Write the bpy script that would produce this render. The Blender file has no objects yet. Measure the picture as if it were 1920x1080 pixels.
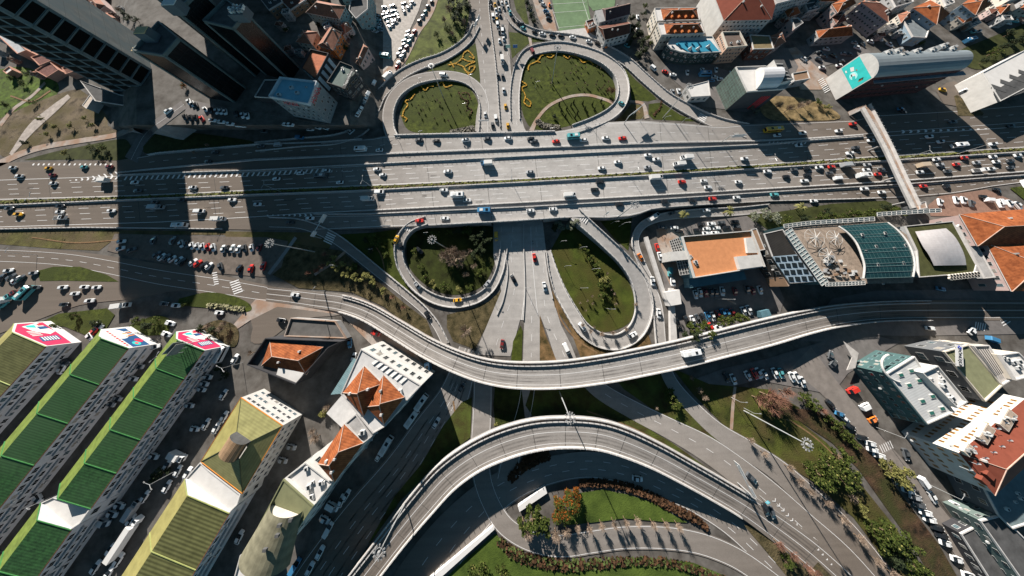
import bpy, bmesh, math, random, re
from math import sin, cos, tan, pi, radians, hypot, atan2
from mathutils import Vector, Matrix
from mathutils.bvhtree import BVHTree
random.seed(7)
sc = bpy.context.scene
COL = sc.collection
# ---------------------------------------------------------------- camera (drone, looking steeply down)
NX, NY, FP, BE, RO, HC = 970.78, 543.23, 436.38, radians(74.662), radians(-1.852), 119.71
PX, PY = NX + sin(RO)*FP/tan(BE), NY - cos(RO)*FP/tan(BE)
cd = bpy.data.cameras.new('camera'); cam = bpy.data.objects.new('camera', cd); COL.objects.link(cam)
cd.sensor_width = 36; cd.lens = 36*FP/1920; cd.clip_start = 1; cd.clip_end = 6000
cd.shift_x = -(PX-960)/1920; cd.shift_y = -(540-PY)/1920
fw = Vector((0, cos(BE), -sin(BE))); dn = Vector((0, -sin(BE), -cos(BE))); rt = Vector((1, 0, 0))
r2 = rt*cos(RO) - dn*sin(RO); d2 = rt*sin(RO) + dn*cos(RO)
cam.matrix_world = Matrix(((r2.x, -d2.x, -fw.x, 0), (r2.y, -d2.y, -fw.y, 0), (r2.z, -d2.z, -fw.z, HC), (0, 0, 0, 1)))
sc.camera = cam
# ---------------------------------------------------------------- light: one sun, clear sky
AZ, EL = radians(156.2), radians(21.64)
w = bpy.data.worlds.new('World'); sc.world = w; w.use_nodes = True
wn = w.node_tree.nodes; wl = w.node_tree.links
sky = wn.new('ShaderNodeTexSky'); sky.sky_type = 'NISHITA'; sky.sun_disc = False
sky.sun_elevation = EL; sky.sun_rotation = AZ - pi; sky.air_density = 0.35; sky.dust_density = 0.0; sky.ozone_density = 3.0; sky.altitude = 1500
tn = wn.new('ShaderNodeVectorMath'); tn.operation = 'MULTIPLY'; tn.inputs[1].default_value = (1.45, 1.75, 1.2)   # colour tint greens and lifts the skylight
wl.new(sky.outputs[0], tn.inputs[0]); wl.new(tn.outputs[0], wn['Background'].inputs[0]); wn['Background'].inputs[1].default_value = 0.05
sl = bpy.data.lights.new('sun', 'SUN'); sl.energy = 5.0; sl.angle = radians(0.5); sl.color = (1.0, 0.93, 0.85)
so = bpy.data.objects.new('sun', sl); COL.objects.link(so)
ld = Vector((sin(AZ)*cos(EL), cos(AZ)*cos(EL), -sin(EL)))
so.rotation_euler = ld.to_track_quat('-Z', 'Y').to_euler()
sc.view_settings.view_transform = 'Standard'; sc.view_settings.look = 'None'
sc.view_settings.exposure = 1.4; sc.view_settings.gamma = 1.0
sc.cycles.max_bounces = 4; sc.cycles.diffuse_bounces = 2; sc.cycles.glossy_bounces = 2; sc.cycles.transparent_max_bounces = 4
# ---------------------------------------------------------------- helpers
def U(x, y, z=0.0):
    """point at height z seen at photo position x, y"""
    dx, dy = x-NX, y-NY
    u = cos(RO)*dx + sin(RO)*dy; t = -sin(RO)*dx + cos(RO)*dy + FP/tan(BE)
    k = (HC-z)/(FP*sin(BE) + t*cos(BE))
    return Vector((k*u, k*(FP*cos(BE) - t*sin(BE)), z))
def PXY(v):
    dz = HC-v[2]; f = v[1]*cos(BE)+dz*sin(BE); d = -v[1]*sin(BE)+dz*cos(BE)
    u = FP*v[0]/f; t = FP*d/f - FP/tan(BE)
    return NX+cos(RO)*u-sin(RO)*t, NY+sin(RO)*u+cos(RO)*t
def sm(t): t = max(0, min(1, t)); return t*t*(3-2*t)
def itp(tab, x):
    if x <= tab[0][0]:
        a, b = tab[0], tab[1]
    elif x >= tab[-1][0]:
        a, b = tab[-2], tab[-1]
    else:
        for a, b in zip(tab, tab[1:]):
            if a[0] <= x <= b[0]: break
    return a[1] + (b[1]-a[1])*(x-a[0])/(b[0]-a[0])
def zt(x, y):
    """height of the ground seen at photo position x, y: a terrace carries the tower quarter"""
    return 10*sm((x-205)/50)*(1-sm((x-650)/70))*(1-sm((y-234)/10))*1.0
MATS = {}
def nd(m, t, **k):
    n = m.node_tree.nodes.new(t)
    for a, b in k.items(): setattr(n, a, b)
    return n
def mat(name, col, rough=.85, ns=.5, amt=.18, metal=0, wave=None, grid=None, tint=None, bump=0, ns2=None, spec=.5):
    if name in MATS: return MATS[name]
    m = bpy.data.materials.new(name); m.use_nodes = True; MATS[name] = m
    L = m.node_tree.links; b = m.node_tree.nodes['Principled BSDF']
    b.inputs['Roughness'].default_value = rough; b.inputs['Metallic'].default_value = metal
    b.inputs['Specular IOR Level'].default_value = spec if rough < .6 else .12
    g = nd(m, 'ShaderNodeNewGeometry')
    n = nd(m, 'ShaderNodeTexNoise'); n.inputs['Scale'].default_value = ns; n.inputs['Detail'].default_value = 5; n.inputs['Roughness'].default_value = .65
    L.new(g.outputs['Position'], n.inputs['Vector'])
    r = nd(m, 'ShaderNodeValToRGB'); e = r.color_ramp.elements
    e[0].position = .3; e[1].position = .7
    c2 = tint or col
    e[0].color = (*[min(1, c*(1-amt)) for c in c2], 1); e[1].color = (*[min(1, c*(1+amt)) for c in col], 1)
    L.new(n.outputs[0], r.inputs[0]); out = r.outputs[0]
    if ns2:
        n2 = nd(m, 'ShaderNodeTexNoise'); n2.inputs['Scale'].default_value = ns2[0]; n2.inputs['Detail'].default_value = 3
        L.new(g.outputs['Position'], n2.inputs['Vector'])
        mr = nd(m, 'ShaderNodeMapRange'); mr.inputs[1].default_value = .38; mr.inputs[2].default_value = .62
        L.new(n2.outputs[0], mr.inputs[0])
        mx = nd(m, 'ShaderNodeMix', data_type='RGBA'); L.new(mr.outputs[0], mx.inputs[0]); L.new(out, mx.inputs[6])
        mx.inputs[7].default_value = (*ns2[1], 1); out = mx.outputs[2]
    if wave:
        ang, per, dark = wave
        dv = nd(m, 'ShaderNodeVectorMath', operation='DOT_PRODUCT'); dv.inputs[1].default_value = (cos(ang), sin(ang), 0)
        L.new(g.outputs['Position'], dv.inputs[0])
        mm = nd(m, 'ShaderNodeMath', operation='MULTIPLY'); mm.inputs[1].default_value = 2*pi/per; L.new(dv.outputs['Value'], mm.inputs[0])
        sn = nd(m, 'ShaderNodeMath', operation='SINE'); L.new(mm.outputs[0], sn.inputs[0])
        mr = nd(m, 'ShaderNodeMapRange'); mr.inputs[1].default_value = -1; mr.inputs[3].default_value = dark; L.new(sn.outputs[0], mr.inputs[0])
        mx = nd(m, 'ShaderNodeVectorMath', operation='SCALE'); L.new(out, mx.inputs[0]); L.new(mr.outputs[0], mx.inputs['Scale']); out = mx.outputs[0]
    if grid:
        ang, px_, pz, gcol, wd = grid
        dv = nd(m, 'ShaderNodeVectorMath', operation='DOT_PRODUCT'); dv.inputs[1].default_value = (cos(ang), sin(ang), 0)
        L.new(g.outputs['Position'], dv.inputs[0])
        sp = nd(m, 'ShaderNodeSeparateXYZ'); L.new(g.outputs['Position'], sp.inputs[0])
        dv2 = nd(m, 'ShaderNodeVectorMath', operation='DOT_PRODUCT'); dv2.inputs[1].default_value = (-sin(ang), cos(ang), 0) if pz < 0 else (0, 0, 1)
        L.new(g.outputs['Position'], dv2.inputs[0])
        outs = []
        for src, per in ((dv.outputs['Value'], px_), (dv2.outputs['Value'], abs(pz))):
            mm = nd(m, 'ShaderNodeMath', operation='DIVIDE'); mm.inputs[1].default_value = per; L.new(src, mm.inputs[0])
            fr = nd(m, 'ShaderNodeMath', operation='FRACT'); L.new(mm.outputs[0], fr.inputs[0])
            lt = nd(m, 'ShaderNodeMath', operation='LESS_THAN'); lt.inputs[1].default_value = wd/per; L.new(fr.outputs[0], lt.inputs[0]); outs.append(lt.outputs[0])
        mxx = nd(m, 'ShaderNodeMath', operation='MAXIMUM'); L.new(outs[0], mxx.inputs[0]); L.new(outs[1], mxx.inputs[1])
        mx = nd(m, 'ShaderNodeMix', data_type='RGBA'); L.new(mxx.outputs[0], mx.inputs[0]); L.new(out, mx.inputs[6]); mx.inputs[7].default_value = (*gcol, 1)
        out = mx.outputs[2]
    if bump:
        bp = nd(m, 'ShaderNodeBump'); bp.inputs['Strength'].default_value = bump; bp.inputs['Distance'].default_value = .3
        nn = nd(m, 'ShaderNodeTexNoise'); nn.inputs['Scale'].default_value = 2.5; nn.inputs['Detail'].default_value = 3; L.new(g.outputs['Position'], nn.inputs['Vector'])
        L.new(nn.outputs[0], bp.inputs['Height']); L.new(bp.outputs[0], b.inputs['Normal'])
    L.new(out, b.inputs['Base Color'])
    return m
M = mat
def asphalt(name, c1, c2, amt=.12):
    """worn asphalt with a lens vignette painted in: pale around the junction, darker further out"""
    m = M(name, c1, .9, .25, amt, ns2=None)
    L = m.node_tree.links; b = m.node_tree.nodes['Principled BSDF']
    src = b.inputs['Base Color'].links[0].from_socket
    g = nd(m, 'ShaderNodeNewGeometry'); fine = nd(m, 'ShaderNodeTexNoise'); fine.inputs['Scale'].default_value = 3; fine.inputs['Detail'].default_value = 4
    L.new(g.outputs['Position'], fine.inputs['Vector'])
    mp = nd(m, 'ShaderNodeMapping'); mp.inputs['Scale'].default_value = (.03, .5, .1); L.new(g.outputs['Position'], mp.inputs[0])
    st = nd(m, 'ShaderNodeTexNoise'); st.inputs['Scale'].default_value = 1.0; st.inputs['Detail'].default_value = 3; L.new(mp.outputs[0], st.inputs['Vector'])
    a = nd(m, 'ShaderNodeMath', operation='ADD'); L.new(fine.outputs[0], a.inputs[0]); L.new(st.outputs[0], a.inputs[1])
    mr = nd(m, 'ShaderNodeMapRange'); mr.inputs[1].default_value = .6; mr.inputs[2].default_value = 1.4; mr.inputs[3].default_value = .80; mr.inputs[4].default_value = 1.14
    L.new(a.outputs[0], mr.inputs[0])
    # painted vignette: colour darkens with distance from the junction
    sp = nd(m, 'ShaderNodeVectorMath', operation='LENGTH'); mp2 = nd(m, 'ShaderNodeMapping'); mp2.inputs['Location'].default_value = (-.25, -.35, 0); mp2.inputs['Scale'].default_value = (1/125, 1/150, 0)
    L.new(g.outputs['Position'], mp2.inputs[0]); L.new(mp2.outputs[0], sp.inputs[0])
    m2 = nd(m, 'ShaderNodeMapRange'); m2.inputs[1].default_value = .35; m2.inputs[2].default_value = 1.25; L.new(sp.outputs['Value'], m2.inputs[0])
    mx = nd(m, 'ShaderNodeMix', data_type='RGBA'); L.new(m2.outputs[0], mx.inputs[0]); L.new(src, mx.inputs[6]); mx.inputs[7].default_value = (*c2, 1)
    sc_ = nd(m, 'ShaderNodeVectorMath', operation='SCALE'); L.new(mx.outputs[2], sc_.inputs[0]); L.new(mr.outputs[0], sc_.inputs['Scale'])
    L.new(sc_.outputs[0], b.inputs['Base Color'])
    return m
ASPH = asphalt('worn_vignetted_asphalt', (.33, .315, .30), (.13, .108, .09))
ASPD = M('street_asphalt', (.13, .12, .115), .9, .3, .2)
GRD = M('urban_ground', (.10, .093, .085), .95, .15, .35, tint=(.08, .07, .06))
CONC = M('pale_concrete', (.40, .385, .37), .85, .4, .15)
CONC2 = M('grey_concrete', (.22, .215, .21), .85, .4, .18)
PAV = M('pavement_slabs', (.30, .26, .23), .9, .5, .2, ns2=(.15, (.26, .17, .12)))
WHITE = M('white_paint', (.62, .61, .60), .7, .6, .08)
GRASS = M('lawn', (.05, .062, .010), .95, .35, .55, tint=(.022, .032, .006), ns2=(.06, (.036, .046, .009)), bump=.5)
DRYG = M('dry_grass', (.075, .07, .022), .95, .15, .5, tint=(.05, .04, .018), ns2=(.08, (.10, .075, .04)), bump=.6)
EARTH = M('bare_earth', (.24, .15, .085), .95, .3, .3, bump=.3)
BARK = M('bark', (.13, .09, .06), .9)
GL = M('dark_glass', (.012, .016, .018), .12, .3, .2)
TRKM = bpy.data.materials.new('tyre_track'); TRKM.use_nodes = True; MATS['tyre_track'] = TRKM
_b = TRKM.node_tree.nodes['Principled BSDF']; _b.inputs['Base Color'].default_value = (.07, .063, .058, 1); _b.inputs['Roughness'].default_value = .8; _b.inputs['Specular IOR Level'].default_value = .1
_g = nd(TRKM, 'ShaderNodeNewGeometry'); _n = nd(TRKM, 'ShaderNodeTexNoise'); _n.inputs['Scale'].default_value = .12; _n.inputs['Detail'].default_value = 6; _m = nd(TRKM, 'ShaderNodeMapRange'); _m.inputs[1].default_value = .35; _m.inputs[2].default_value = .75; _m.inputs[3].default_value = .0; _m.inputs[4].default_value = .42
TRKM.node_tree.links.new(_g.outputs['Position'], _n.inputs['Vector']); TRKM.node_tree.links.new(_n.outputs[0], _m.inputs[0]); TRKM.node_tree.links.new(_m.outputs[0], _b.inputs['Alpha'])
METAL = M('galvanised_metal', (.42, .43, .43), .45, metal=.5)
def srf(o): SURF.append(o)
SURF = []
class MB:
    def __init__(s): s.v = []; s.f = []; s.m = []; s.mats = []
    def mi(s, m):
        if m not in s.mats: s.mats.append(m)
        return s.mats.index(m)
    def face(s, pts, m):
        i = len(s.v); s.v += [tuple(p) for p in pts]; s.f.append(tuple(range(i, i+len(pts)))); s.m.append(s.mi(m))
    def prism(s, poly, z0, z1, m, top=None, bottom=False):
        """poly: xy points, extruded from z0 to z1"""
        n = len(poly); a = sum(poly[i][0]*poly[(i+1) % n][1]-poly[(i+1) % n][0]*poly[i][1] for i in range(n))
        if a < 0: poly = poly[::-1]
        for i in range(n):
            p, q = poly[i], poly[(i+1) % n]
            s.face([(p[0], p[1], z0), (q[0], q[1], z0), (q[0], q[1], z1), (p[0], p[1], z1)], m)
        s.face([(p[0], p[1], z1) for p in poly], top or m)
        if bottom: s.face([(p[0], p[1], z0) for p in poly[::-1]], m)
    def box(s, c, sz, m, R=None):
        x, y, z = [k/2 for k in sz]; c = Vector(c)
        P = [Vector((a*x, b*y, d*z)) for a in (-1, 1) for b in (-1, 1) for d in (-1, 1)]
        if R is not None: P = [R @ p for p in P]
        P = [p+c for p in P]
        for q in ((0, 1, 3, 2), (4, 6, 7, 5), (0, 4, 5, 1), (2, 3, 7, 6), (0, 2, 6, 4), (1, 5, 7, 3)): s.face([P[k] for k in q], m)
    def bar(s, a, b, r0, r1, m, n=6):
        a, b = Vector(a), Vector(b); d = (b-a).normalized(); u = d.orthogonal().normalized(); v = d.cross(u)
        A = [a+(u*cos(2*pi*k/n)+v*sin(2*pi*k/n))*r0 for k in range(n)]; B = [b+(u*cos(2*pi*k/n)+v*sin(2*pi*k/n))*r1 for k in range(n)]
        for k in range(n): s.face([A[k], A[(k+1) % n], B[(k+1) % n], B[k]], m)
        s.face(A[::-1], m); s.face(B, m)
    def build(s, name, parent=None, smooth=False):
        me = bpy.data.meshes.new(name); me.from_pydata(s.v, [], s.f)
        for m in s.mats: me.materials.append(m)
        me.polygons.foreach_set('material_index', s.m)
        if smooth: me.polygons.foreach_set('use_smooth', [True]*len(s.f))
        me.update(); o = bpy.data.objects.new(name, me); COL.objects.link(o)
        if parent is not None: o.parent = parent
        return o
def tag(o, label=None, cat=None, group=None, kind=None):
    if label: o['label'] = label
    if cat: o['category'] = cat
    if group: o['group'] = group
    if kind: o['kind'] = kind
    return o
def empty(name, loc=(0, 0, 0), rz=0):
    o = bpy.data.objects.new(name, None); o.location = loc; o.rotation_euler = (0, 0, rz); COL.objects.link(o); o.empty_display_size = .5; return o
def copy_tree(o, parent=None):
    c = o.copy(); COL.objects.link(c); c.parent = parent
    for ch in o.children: copy_tree(ch, c)
    return c
ORD = ['', 'first', 'second', 'third', 'fourth', 'fifth', 'sixth', 'seventh', 'eighth', 'ninth', 'tenth', 'eleventh', 'twelfth', 'thirteenth', 'fourteenth', 'fifteenth', 'sixteenth', 'seventeenth', 'eighteenth', 'nineteenth', 'twentieth']
def ordn(n):
    if n <= 20: return ORD[n]
    return {2: 'twenty', 3: 'thirty', 4: 'forty', 5: 'fifty', 6: 'sixty', 7: 'seventy', 8: 'eighty', 9: 'ninety'}[n//10]+('-'+ORD[n % 10] if n % 10 else 'th')
NAMED = []   # (object, description, where, photo x, photo y, axis)
def name_all():
    g = {}
    for it in NAMED: g.setdefault((it[1], it[2]), []).append(it)
    for (d, wh), its in g.items():
        ax = its[0][5]; its.sort(key=lambda i: i[3] if ax == 'x' else i[4])
        side = 'left' if ax == 'x' else 'top'
        for k, it in enumerate(its):
            if len(its) == 1: it[0]['label'] = '%s %s' % (d, wh)
            elif k == 0: it[0]['label'] = '%smost %s %s' % (side, d, wh) if side == 'left' else 'topmost %s %s' % (d, wh)
            else: it[0]['label'] = '%s %s from the %s %s' % (ordn(k+1), d, side, wh)
def spline(pts, n=6):
    """Catmull-Rom through tuples of equal length"""
    out = []; P = [tuple(2*a-b for a, b in zip(pts[0], pts[1]))]+list(pts)+[tuple(2*a-b for a, b in zip(pts[-1], pts[-2]))]
    for i in range(1, len(P)-2):
        for k in range(n):
            t = k/n; a, b, c, d = P[i-1], P[i], P[i+1], P[i+2]
            out.append(tuple(.5*((2*q)+(-p+r)*t+(2*p-5*q+4*r-s)*t*t+(-p+3*q-3*r+s)*t**3) for p, q, r, s in zip(a, b, c, d)))
    out.append(tuple(pts[-1])); return out
NSH = [0]
def sheet(name, poly, z, m, kind='structure', step=None, smooth=True, surf=True, label=None, cat=None, terr=False, n=5):
    """flat patch on the ground from a photo outline"""
    NSH[0] += 1; z += NSH[0]*.0006
    if smooth: poly = spline(poly+[poly[0]], n)[:-1]
    bm = bmesh.new(); vs = [bm.verts.new(U(p[0], p[1], z + (zt(p[0], p[1]) if terr else 0))) for p in poly]
    es = [bm.edges.new((vs[i], vs[(i+1) % len(vs)])) for i in range(len(vs))]
    bmesh.ops.triangle_fill(bm, use_beauty=True, edges=es)
    for f in bm.faces:
        if f.normal.z < 0: f.normal_flip()
    me = bpy.data.meshes.new(name); bm.to_mesh(me); bm.free(); me.materials.append(m)
    o = bpy.data.objects.new(name, me); COL.objects.link(o); tag(o, label, cat, kind=kind)
    if surf: srf(o)
    return o
TRK = MB()
class Rib:
    """road ribbon: photo centre line x, y, width px, height"""
    def __init__(s, pts, n=6, terr=False):
        pts = [tuple(p)+(0,)*(4-len(p)) for p in pts]
        P = spline(pts, n); s.L = []; s.R = []; s.px = P
        for i, (x, y, wd, z) in enumerate(P):
            a = P[max(0, i-1)]; b = P[min(len(P)-1, i+1)]; dx, dy = b[0]-a[0], b[1]-a[1]; l = hypot(dx, dy) or 1
            ox, oy = dy/l*wd/2, -dx/l*wd/2
            zz = z+(zt(x, y) if terr else 0)
            s.L.append(U(x+ox, y+oy, zz)); s.R.append(U(x-ox, y-oy, zz))
    def at(s, i, f): return s.L[i].lerp(s.R[i], f)
    def road(s, name, m, dz=.06, skirt=None, deck=0, parent=None, surf=True):
        b = MB(); n = len(s.L); up = Vector((0, 0, dz))
        for i in range(n-1):
            b.face([s.L[i]+up, s.R[i]+up, s.R[i+1]+up, s.L[i+1]+up], m)
        if deck:
            dd = Vector((0, 0, -deck))
            for i in range(n-1):
                for E, fl in ((s.L, 0), (s.R, 1)):
                    q = [E[i]+up, E[i]+dd, E[i+1]+dd, E[i+1]+up]; b.face(q[::-1] if fl else q, CONC2)
                b.face([s.L[i]+dd, s.L[i+1]+dd, s.R[i+1]+dd, s.R[i]+dd], CONC2)
        elif max(p.z for p in s.L) > .3:
            for i in range(n-1):
                for E, fl in ((s.L, 0), (s.R, 1)):
                    lo0 = Vector((E[i].x, E[i].y, -.2)); lo1 = Vector((E[i+1].x, E[i+1].y, -.2))
                    q = [E[i]+up, lo0, lo1, E[i+1]+up]; b.face(q[::-1] if fl else q, skirt or CONC2)
        o = b.build(name, parent)
        for f in o.data.polygons: pass
        if surf: srf(o)
        return o
    def strip(s, b, f0, wm, m, dz=.09, i0=0, i1=None, dash=None, side=0):
        """painted strip wm metres wide at fraction f0 across; dash=(on, off) metres"""
        i1 = len(s.L)-1 if i1 is None else i1; acc = 0
        for i in range(i0, i1):
            a, c = s.at(i, f0), s.at(i+1, f0); ln = (c-a).length
            d = (c-a).normalized(); pr = Vector((-d.y, d.x, 0))*wm/2
            if not dash:
                pa = (s.at(i+1, f0)-s.at(max(i-1, 0), f0)).normalized(); pc = (s.at(min(i+2, len(s.L)-1), f0)-s.at(i, f0)).normalized()
                p0 = Vector((-pa.y, pa.x, 0))*wm/2; p1 = Vector((-pc.y, pc.x, 0))*wm/2; u = Vector((0, 0, dz))
                b.face([a+p0+u, a-p0+u, c-p1+u, c+p1+u], m)
            else:
                t = 0; per = sum(dash)
                while t < ln:
                    ph = (acc+t) % per
                    if ph < dash[0]:
                        e = min(ln, t+dash[0]-ph); q0 = a+d*t; q1 = a+d*e; u = Vector((0, 0, dz))
                        b.face([q0+pr+u, q0-pr+u, q1-pr+u, q1+pr+u], m); t = e+.01
                    else: t += per-ph
                acc += ln
    def wall(s, b, f, th, h, m, i0=0, i1=None, z0=0, out=0, posts=None):
        """low wall along fraction f"""
        i1 = len(s.L)-1 if i1 is None else i1; acc = 0
        nrm = []
        for i in range(i0, i1+1):
            d = (s.at(min(i+1, len(s.L)-1), f)-s.at(max(i-1, 0), f)); d.z = 0; d.normalize(); nrm.append(Vector((-d.y, d.x, 0)))
        for i in range(i0, i1):
            a, c = s.at(i, f), s.at(i+1, f); p, q = nrm[i-i0]*th/2, nrm[i+1-i0]*th/2
            a = a+nrm[i-i0]*out; c = c+nrm[i+1-i0]*out
            lo, hi = Vector((0, 0, z0)), Vector((0, 0, z0+h))
            b.face([a+p+hi, a-p+hi, c-q+hi, c+q+hi], m); b.face([a+p+lo, a+p+hi, c+q+hi, c+q+lo], m); b.face([a-p+hi, a-p+lo, c-q+lo, c-q+hi], m)
            if posts:
                ln = (c-a).length; t = -acc % posts[0]
                while t < ln:
                    b.box(a.lerp(c, t/ln)+Vector((0, 0, z0+h+posts[1]/2)), (.16, .16, posts[1]), posts[2]); t += posts[0]
                acc += ln
def guard(rib, f, name, label, h=.85, th=.35, m=None, cat='guard wall', posts=True, z0=0, i0=0, i1=None):
    b = MB(); rib.wall(b, f, th, h, m or CONC, i0, i1, z0, posts=(2.6, .5, METAL) if posts else None)
    o = b.build(name); return tag(o, label, cat)
def tracks(r, fr, wm=.55, dz=.03, i0=0, i1=None):
    """faint darkened wheel tracks worn along a lane"""
    for f in fr: r.strip(TRK, f, wm, TRKM, dz, i0, i1)
def marks(name, label=None): return MB()
# ---------------------------------------------------------------- ground, one sheet to the horizon, terraced under the tower quarter
def make_ground():
    xs = [-2200, -1200, -600, -300, -150]+list(range(-80, 2001, 16))+[2100, 2300, 2700, 3400, 4400]
    ys = [-1020, -900, -700, -500, -350, -250, -160]+list(range(-100, 231, 12))+[232, 234, 236, 238, 240, 242, 244, 248]+list(range(260, 1151, 16))+[1200, 1350, 1600, 2000]
    v = []; f = []
    for y in ys:
        for x in xs:
            z = zt(x, y); v.append(tuple(U(x, y, z-.12)))
    n = len(xs)
    for j in range(len(ys)-1):
        for i in range(n-1): f.append((j*n+i, (j+1)*n+i, (j+1)*n+i+1, j*n+i+1))
    me = bpy.data.meshes.new('ground'); me.from_pydata(v, [], f); me.materials.append(GRD)
    o = bpy.data.objects.new('ground', me); COL.objects.link(o); tag(o, kind='structure'); srf(o)
make_ground()
# ---------------------------------------------------------------- highway
def hz(x): return 5.5*sm((x-600)/260)*(1-sm((x-1180)/260))
T_ = [(-400, 318), (0, 305), (40, 304), (220, 301), (300, 287), (480, 271), (600, 267), (700, 259), (725, 254), (960, 249), (1050, 246), (1090, 237), (1140, 229), (1200, 226), (1290, 232), (1350, 238), (1400, 233), (1500, 229), (1600, 225), (1640, 215), (1800, 206), (1920, 196), (2400, 170)]
B_ = [(-400, 342), (225, 324), (362, 311), (480, 300), (720, 289), (960, 279), (1260, 268), (1420, 265), (1515, 261), (1615, 254), (1920, 232), (2400, 200)]
C_ = [(-400, 350), (225, 329), (365, 324), (480, 321), (680, 310), (960, 295.5), (1222, 282), (1440, 271.5), (1515, 264), (1615, 257), (1920, 236), (2400, 203)]
D_ = [(-400, 388), (0, 375), (220, 369), (367, 363), (480, 357), (670, 349.5), (960, 337), (1200, 323.5), (1440, 308.5), (1652, 294), (1920, 277), (2400, 250)]
E_ = [(-400, 400), (0, 386.5), (220, 376.5), (480, 366), (675, 359), (960, 344), (1200, 331), (1440, 316), (1657, 303), (1920, 286), (2400, 259)]
F_ = [(-400, 440), (0, 427), (300, 418), (480, 408), (590, 400), (690, 395), (960, 381), (1200, 368), (1440, 354), (1680, 340), (1920, 322), (2400, 292)]
G_ = [(-400, 441), (0, 428), (300, 419), (480, 409.5), (590, 402), (690, 402), (960, 390), (1200, 377), (1440, 361), (1680, 347), (1920, 329), (2400, 299)]
H_ = [(-400, 443), (0, 430), (160, 427), (430, 430), (600, 432), (700, 427), (825, 422), (960, 415), (1077, 407), (1140, 408), (1190, 404), (1225, 391), (1310, 385), (1440, 378), (1600, 374), (1700, 371), (1790, 363), (1860, 350), (1920, 342), (2400, 310)]
hx = [-400, -300, -200, -100]+list(range(-40, 1981, 20))+[2100, 2250, 2400]
def hw():
    b = MB()
    for a, c in zip(hx, hx[1:]):
        prev = None
        ta, tc = itp(T_, a), itp(T_, c); ba, bc = itp(H_, a), itp(H_, c)
        A = U(a, ta, hz(a)+.06); B = U(a, ba, hz(a)+.06); C = U(c, bc, hz(c)+.06); D = U(c, tc, hz(c)+.06)
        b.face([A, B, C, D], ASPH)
        if max(A.z, D.z) > .3 and not (900 < a < 1020):
            for p, q in ((D, A), (B, C)):
                b.face([p, (p.x, p.y, -.2), (q.x, q.y, -.2), q][::-1], CONC2)
        elif 900 < a < 1020:
            for p, q in ((D, A), (B, C)):
                b.face([p, (p.x, p.y, p.z-1.4), (q.x, q.y, q.z-1.4), q][::-1], CONC2)
            b.face([(A.x, A.y, A.z-1.4), (D.x, D.y, D.z-1.4), (C.x, C.y, C.z-1.4), (B.x, B.y, B.z-1.4)], CONC2)
    for x in (900, 1020):
        A = U(x, itp(T_, x), hz(x)); B = U(x, itp(H_, x), hz(x))
        b.face([A, B, (B.x, B.y, -.2), (A.x, A.y, -.2)] if x == 1020 else [B, A, (A.x, A.y, -.2), (B.x, B.y, -.2)], CONC2)
    o = b.build('highway'); tag(o, kind='structure'); srf(o)
hw()
class HLine:
    """strip helpers between two highway lines"""
    def __init__(s, ta, tb, x0=-300, x1=2300):
        s.xs = [x for x in hx if x0 <= x <= x1]
        if s.xs[0] > x0: s.xs = [x0]+s.xs
        if s.xs[-1] < x1: s.xs.append(x1)
        s.L = [U(x, itp(ta, x), hz(x)) for x in s.xs]; s.R = [U(x, itp(tb, x), hz(x)) for x in s.xs]; s.px = [(x,) for x in s.xs]
    at = Rib.at; strip = Rib.strip; wall = Rib.wall
mk = MB()
up_ = HLine(C_, D_); lo_ = HLine(E_, F_); fu = HLine(T_, B_, 250, 2000); fl = HLine(G_, H_, 590, 2000)
for h_, n_ in ((up_, 4), (lo_, 4)):
    h_.strip(mk, .035, .25, WHITE); h_.strip(mk, .965, .25, WHITE)
    for k in range(1, n_): h_.strip(mk, .03+.94*k/n_, .2, WHITE, dash=(5.5, 6.5))
for h_ in (up_, lo_): tracks(h_, [.03+.94*(k+.5)/4+e for k in range(4) for e in (-.055, .055)])
tracks(fu, (.22, .36, .62, .78), i0=3); tracks(fl, (.22, .38, .62, .78))
def joint(x0, x1, ta, tb, w_=.18):
    y0, y1 = itp(ta, x0), itp(tb, x1); z = .07; A = U(x0, y0, hz(x0)+z); B = U(x1, y1, hz(x1)+z); d = (B-A).normalized()*0; s_ = Vector((w_/2, 0, 0)); TRK.face([A-s_, B-s_, B+s_, A+s_], JM)
JM = M('joint_seal', (.05, .048, .045), .9)
for x in (640, 720, 800, 905, 1003, 1120, 1240, 1330, 1510, 1640, 1760, 400, 250, 90): joint(x, x+5, C_, D_); joint(x+9, x+13, E_, F_); joint(x-3, x, T_, B_) if x > 500 else None; joint(x+14, x+18, G_, H_) if x > 620 else None
fu.strip(mk, .08, .2, WHITE); fu.strip(mk, .93, .2, WHITE); fu.strip(mk, .5, .18, WHITE, dash=(3, 5), i0=2)
fl.strip(mk, .12, .2, WHITE); fl.strip(mk, .92, .2, WHITE); fl.strip(mk, .5, .18, WHITE, dash=(3, 5))
# hatched gores between the carriageways
def hatch(x0, x1, ya, yb, n, chev=False, z=.1):
    for k in range(n):
        x = x0+(x1-x0)*k/n; xe = x+(x1-x0)/n*.32
        a, c = ya(x), yb(x)
        if c-a < 1: continue
        zz = hz(x)+z
        if chev:
            m_ = (a+c)/2; q = (c-a)*.45
            mk.face([U(x+q*.0, a, zz), U(x+q, m_, zz), U(xe+q, m_, zz), U(xe, a, zz)], WHITE)
            mk.face([U(x+q, m_, zz), U(x, c, zz), U(xe, c, zz), U(xe+q, m_, zz)], WHITE)
        else: mk.face([U(x, c, zz), U(xe, c, zz), U(xe+(c-a)*.6, a, zz), U(x+(c-a)*.6, a, zz)][:4], WHITE)
hatch(130, 225, lambda x: 338-(x-130)*.19, lambda x: 339-(x-130)*.03, 9, True)
hatch(232, 690, lambda x: itp(C_, x)+2, lambda x: itp(C_, x)+9, 46)
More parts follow.
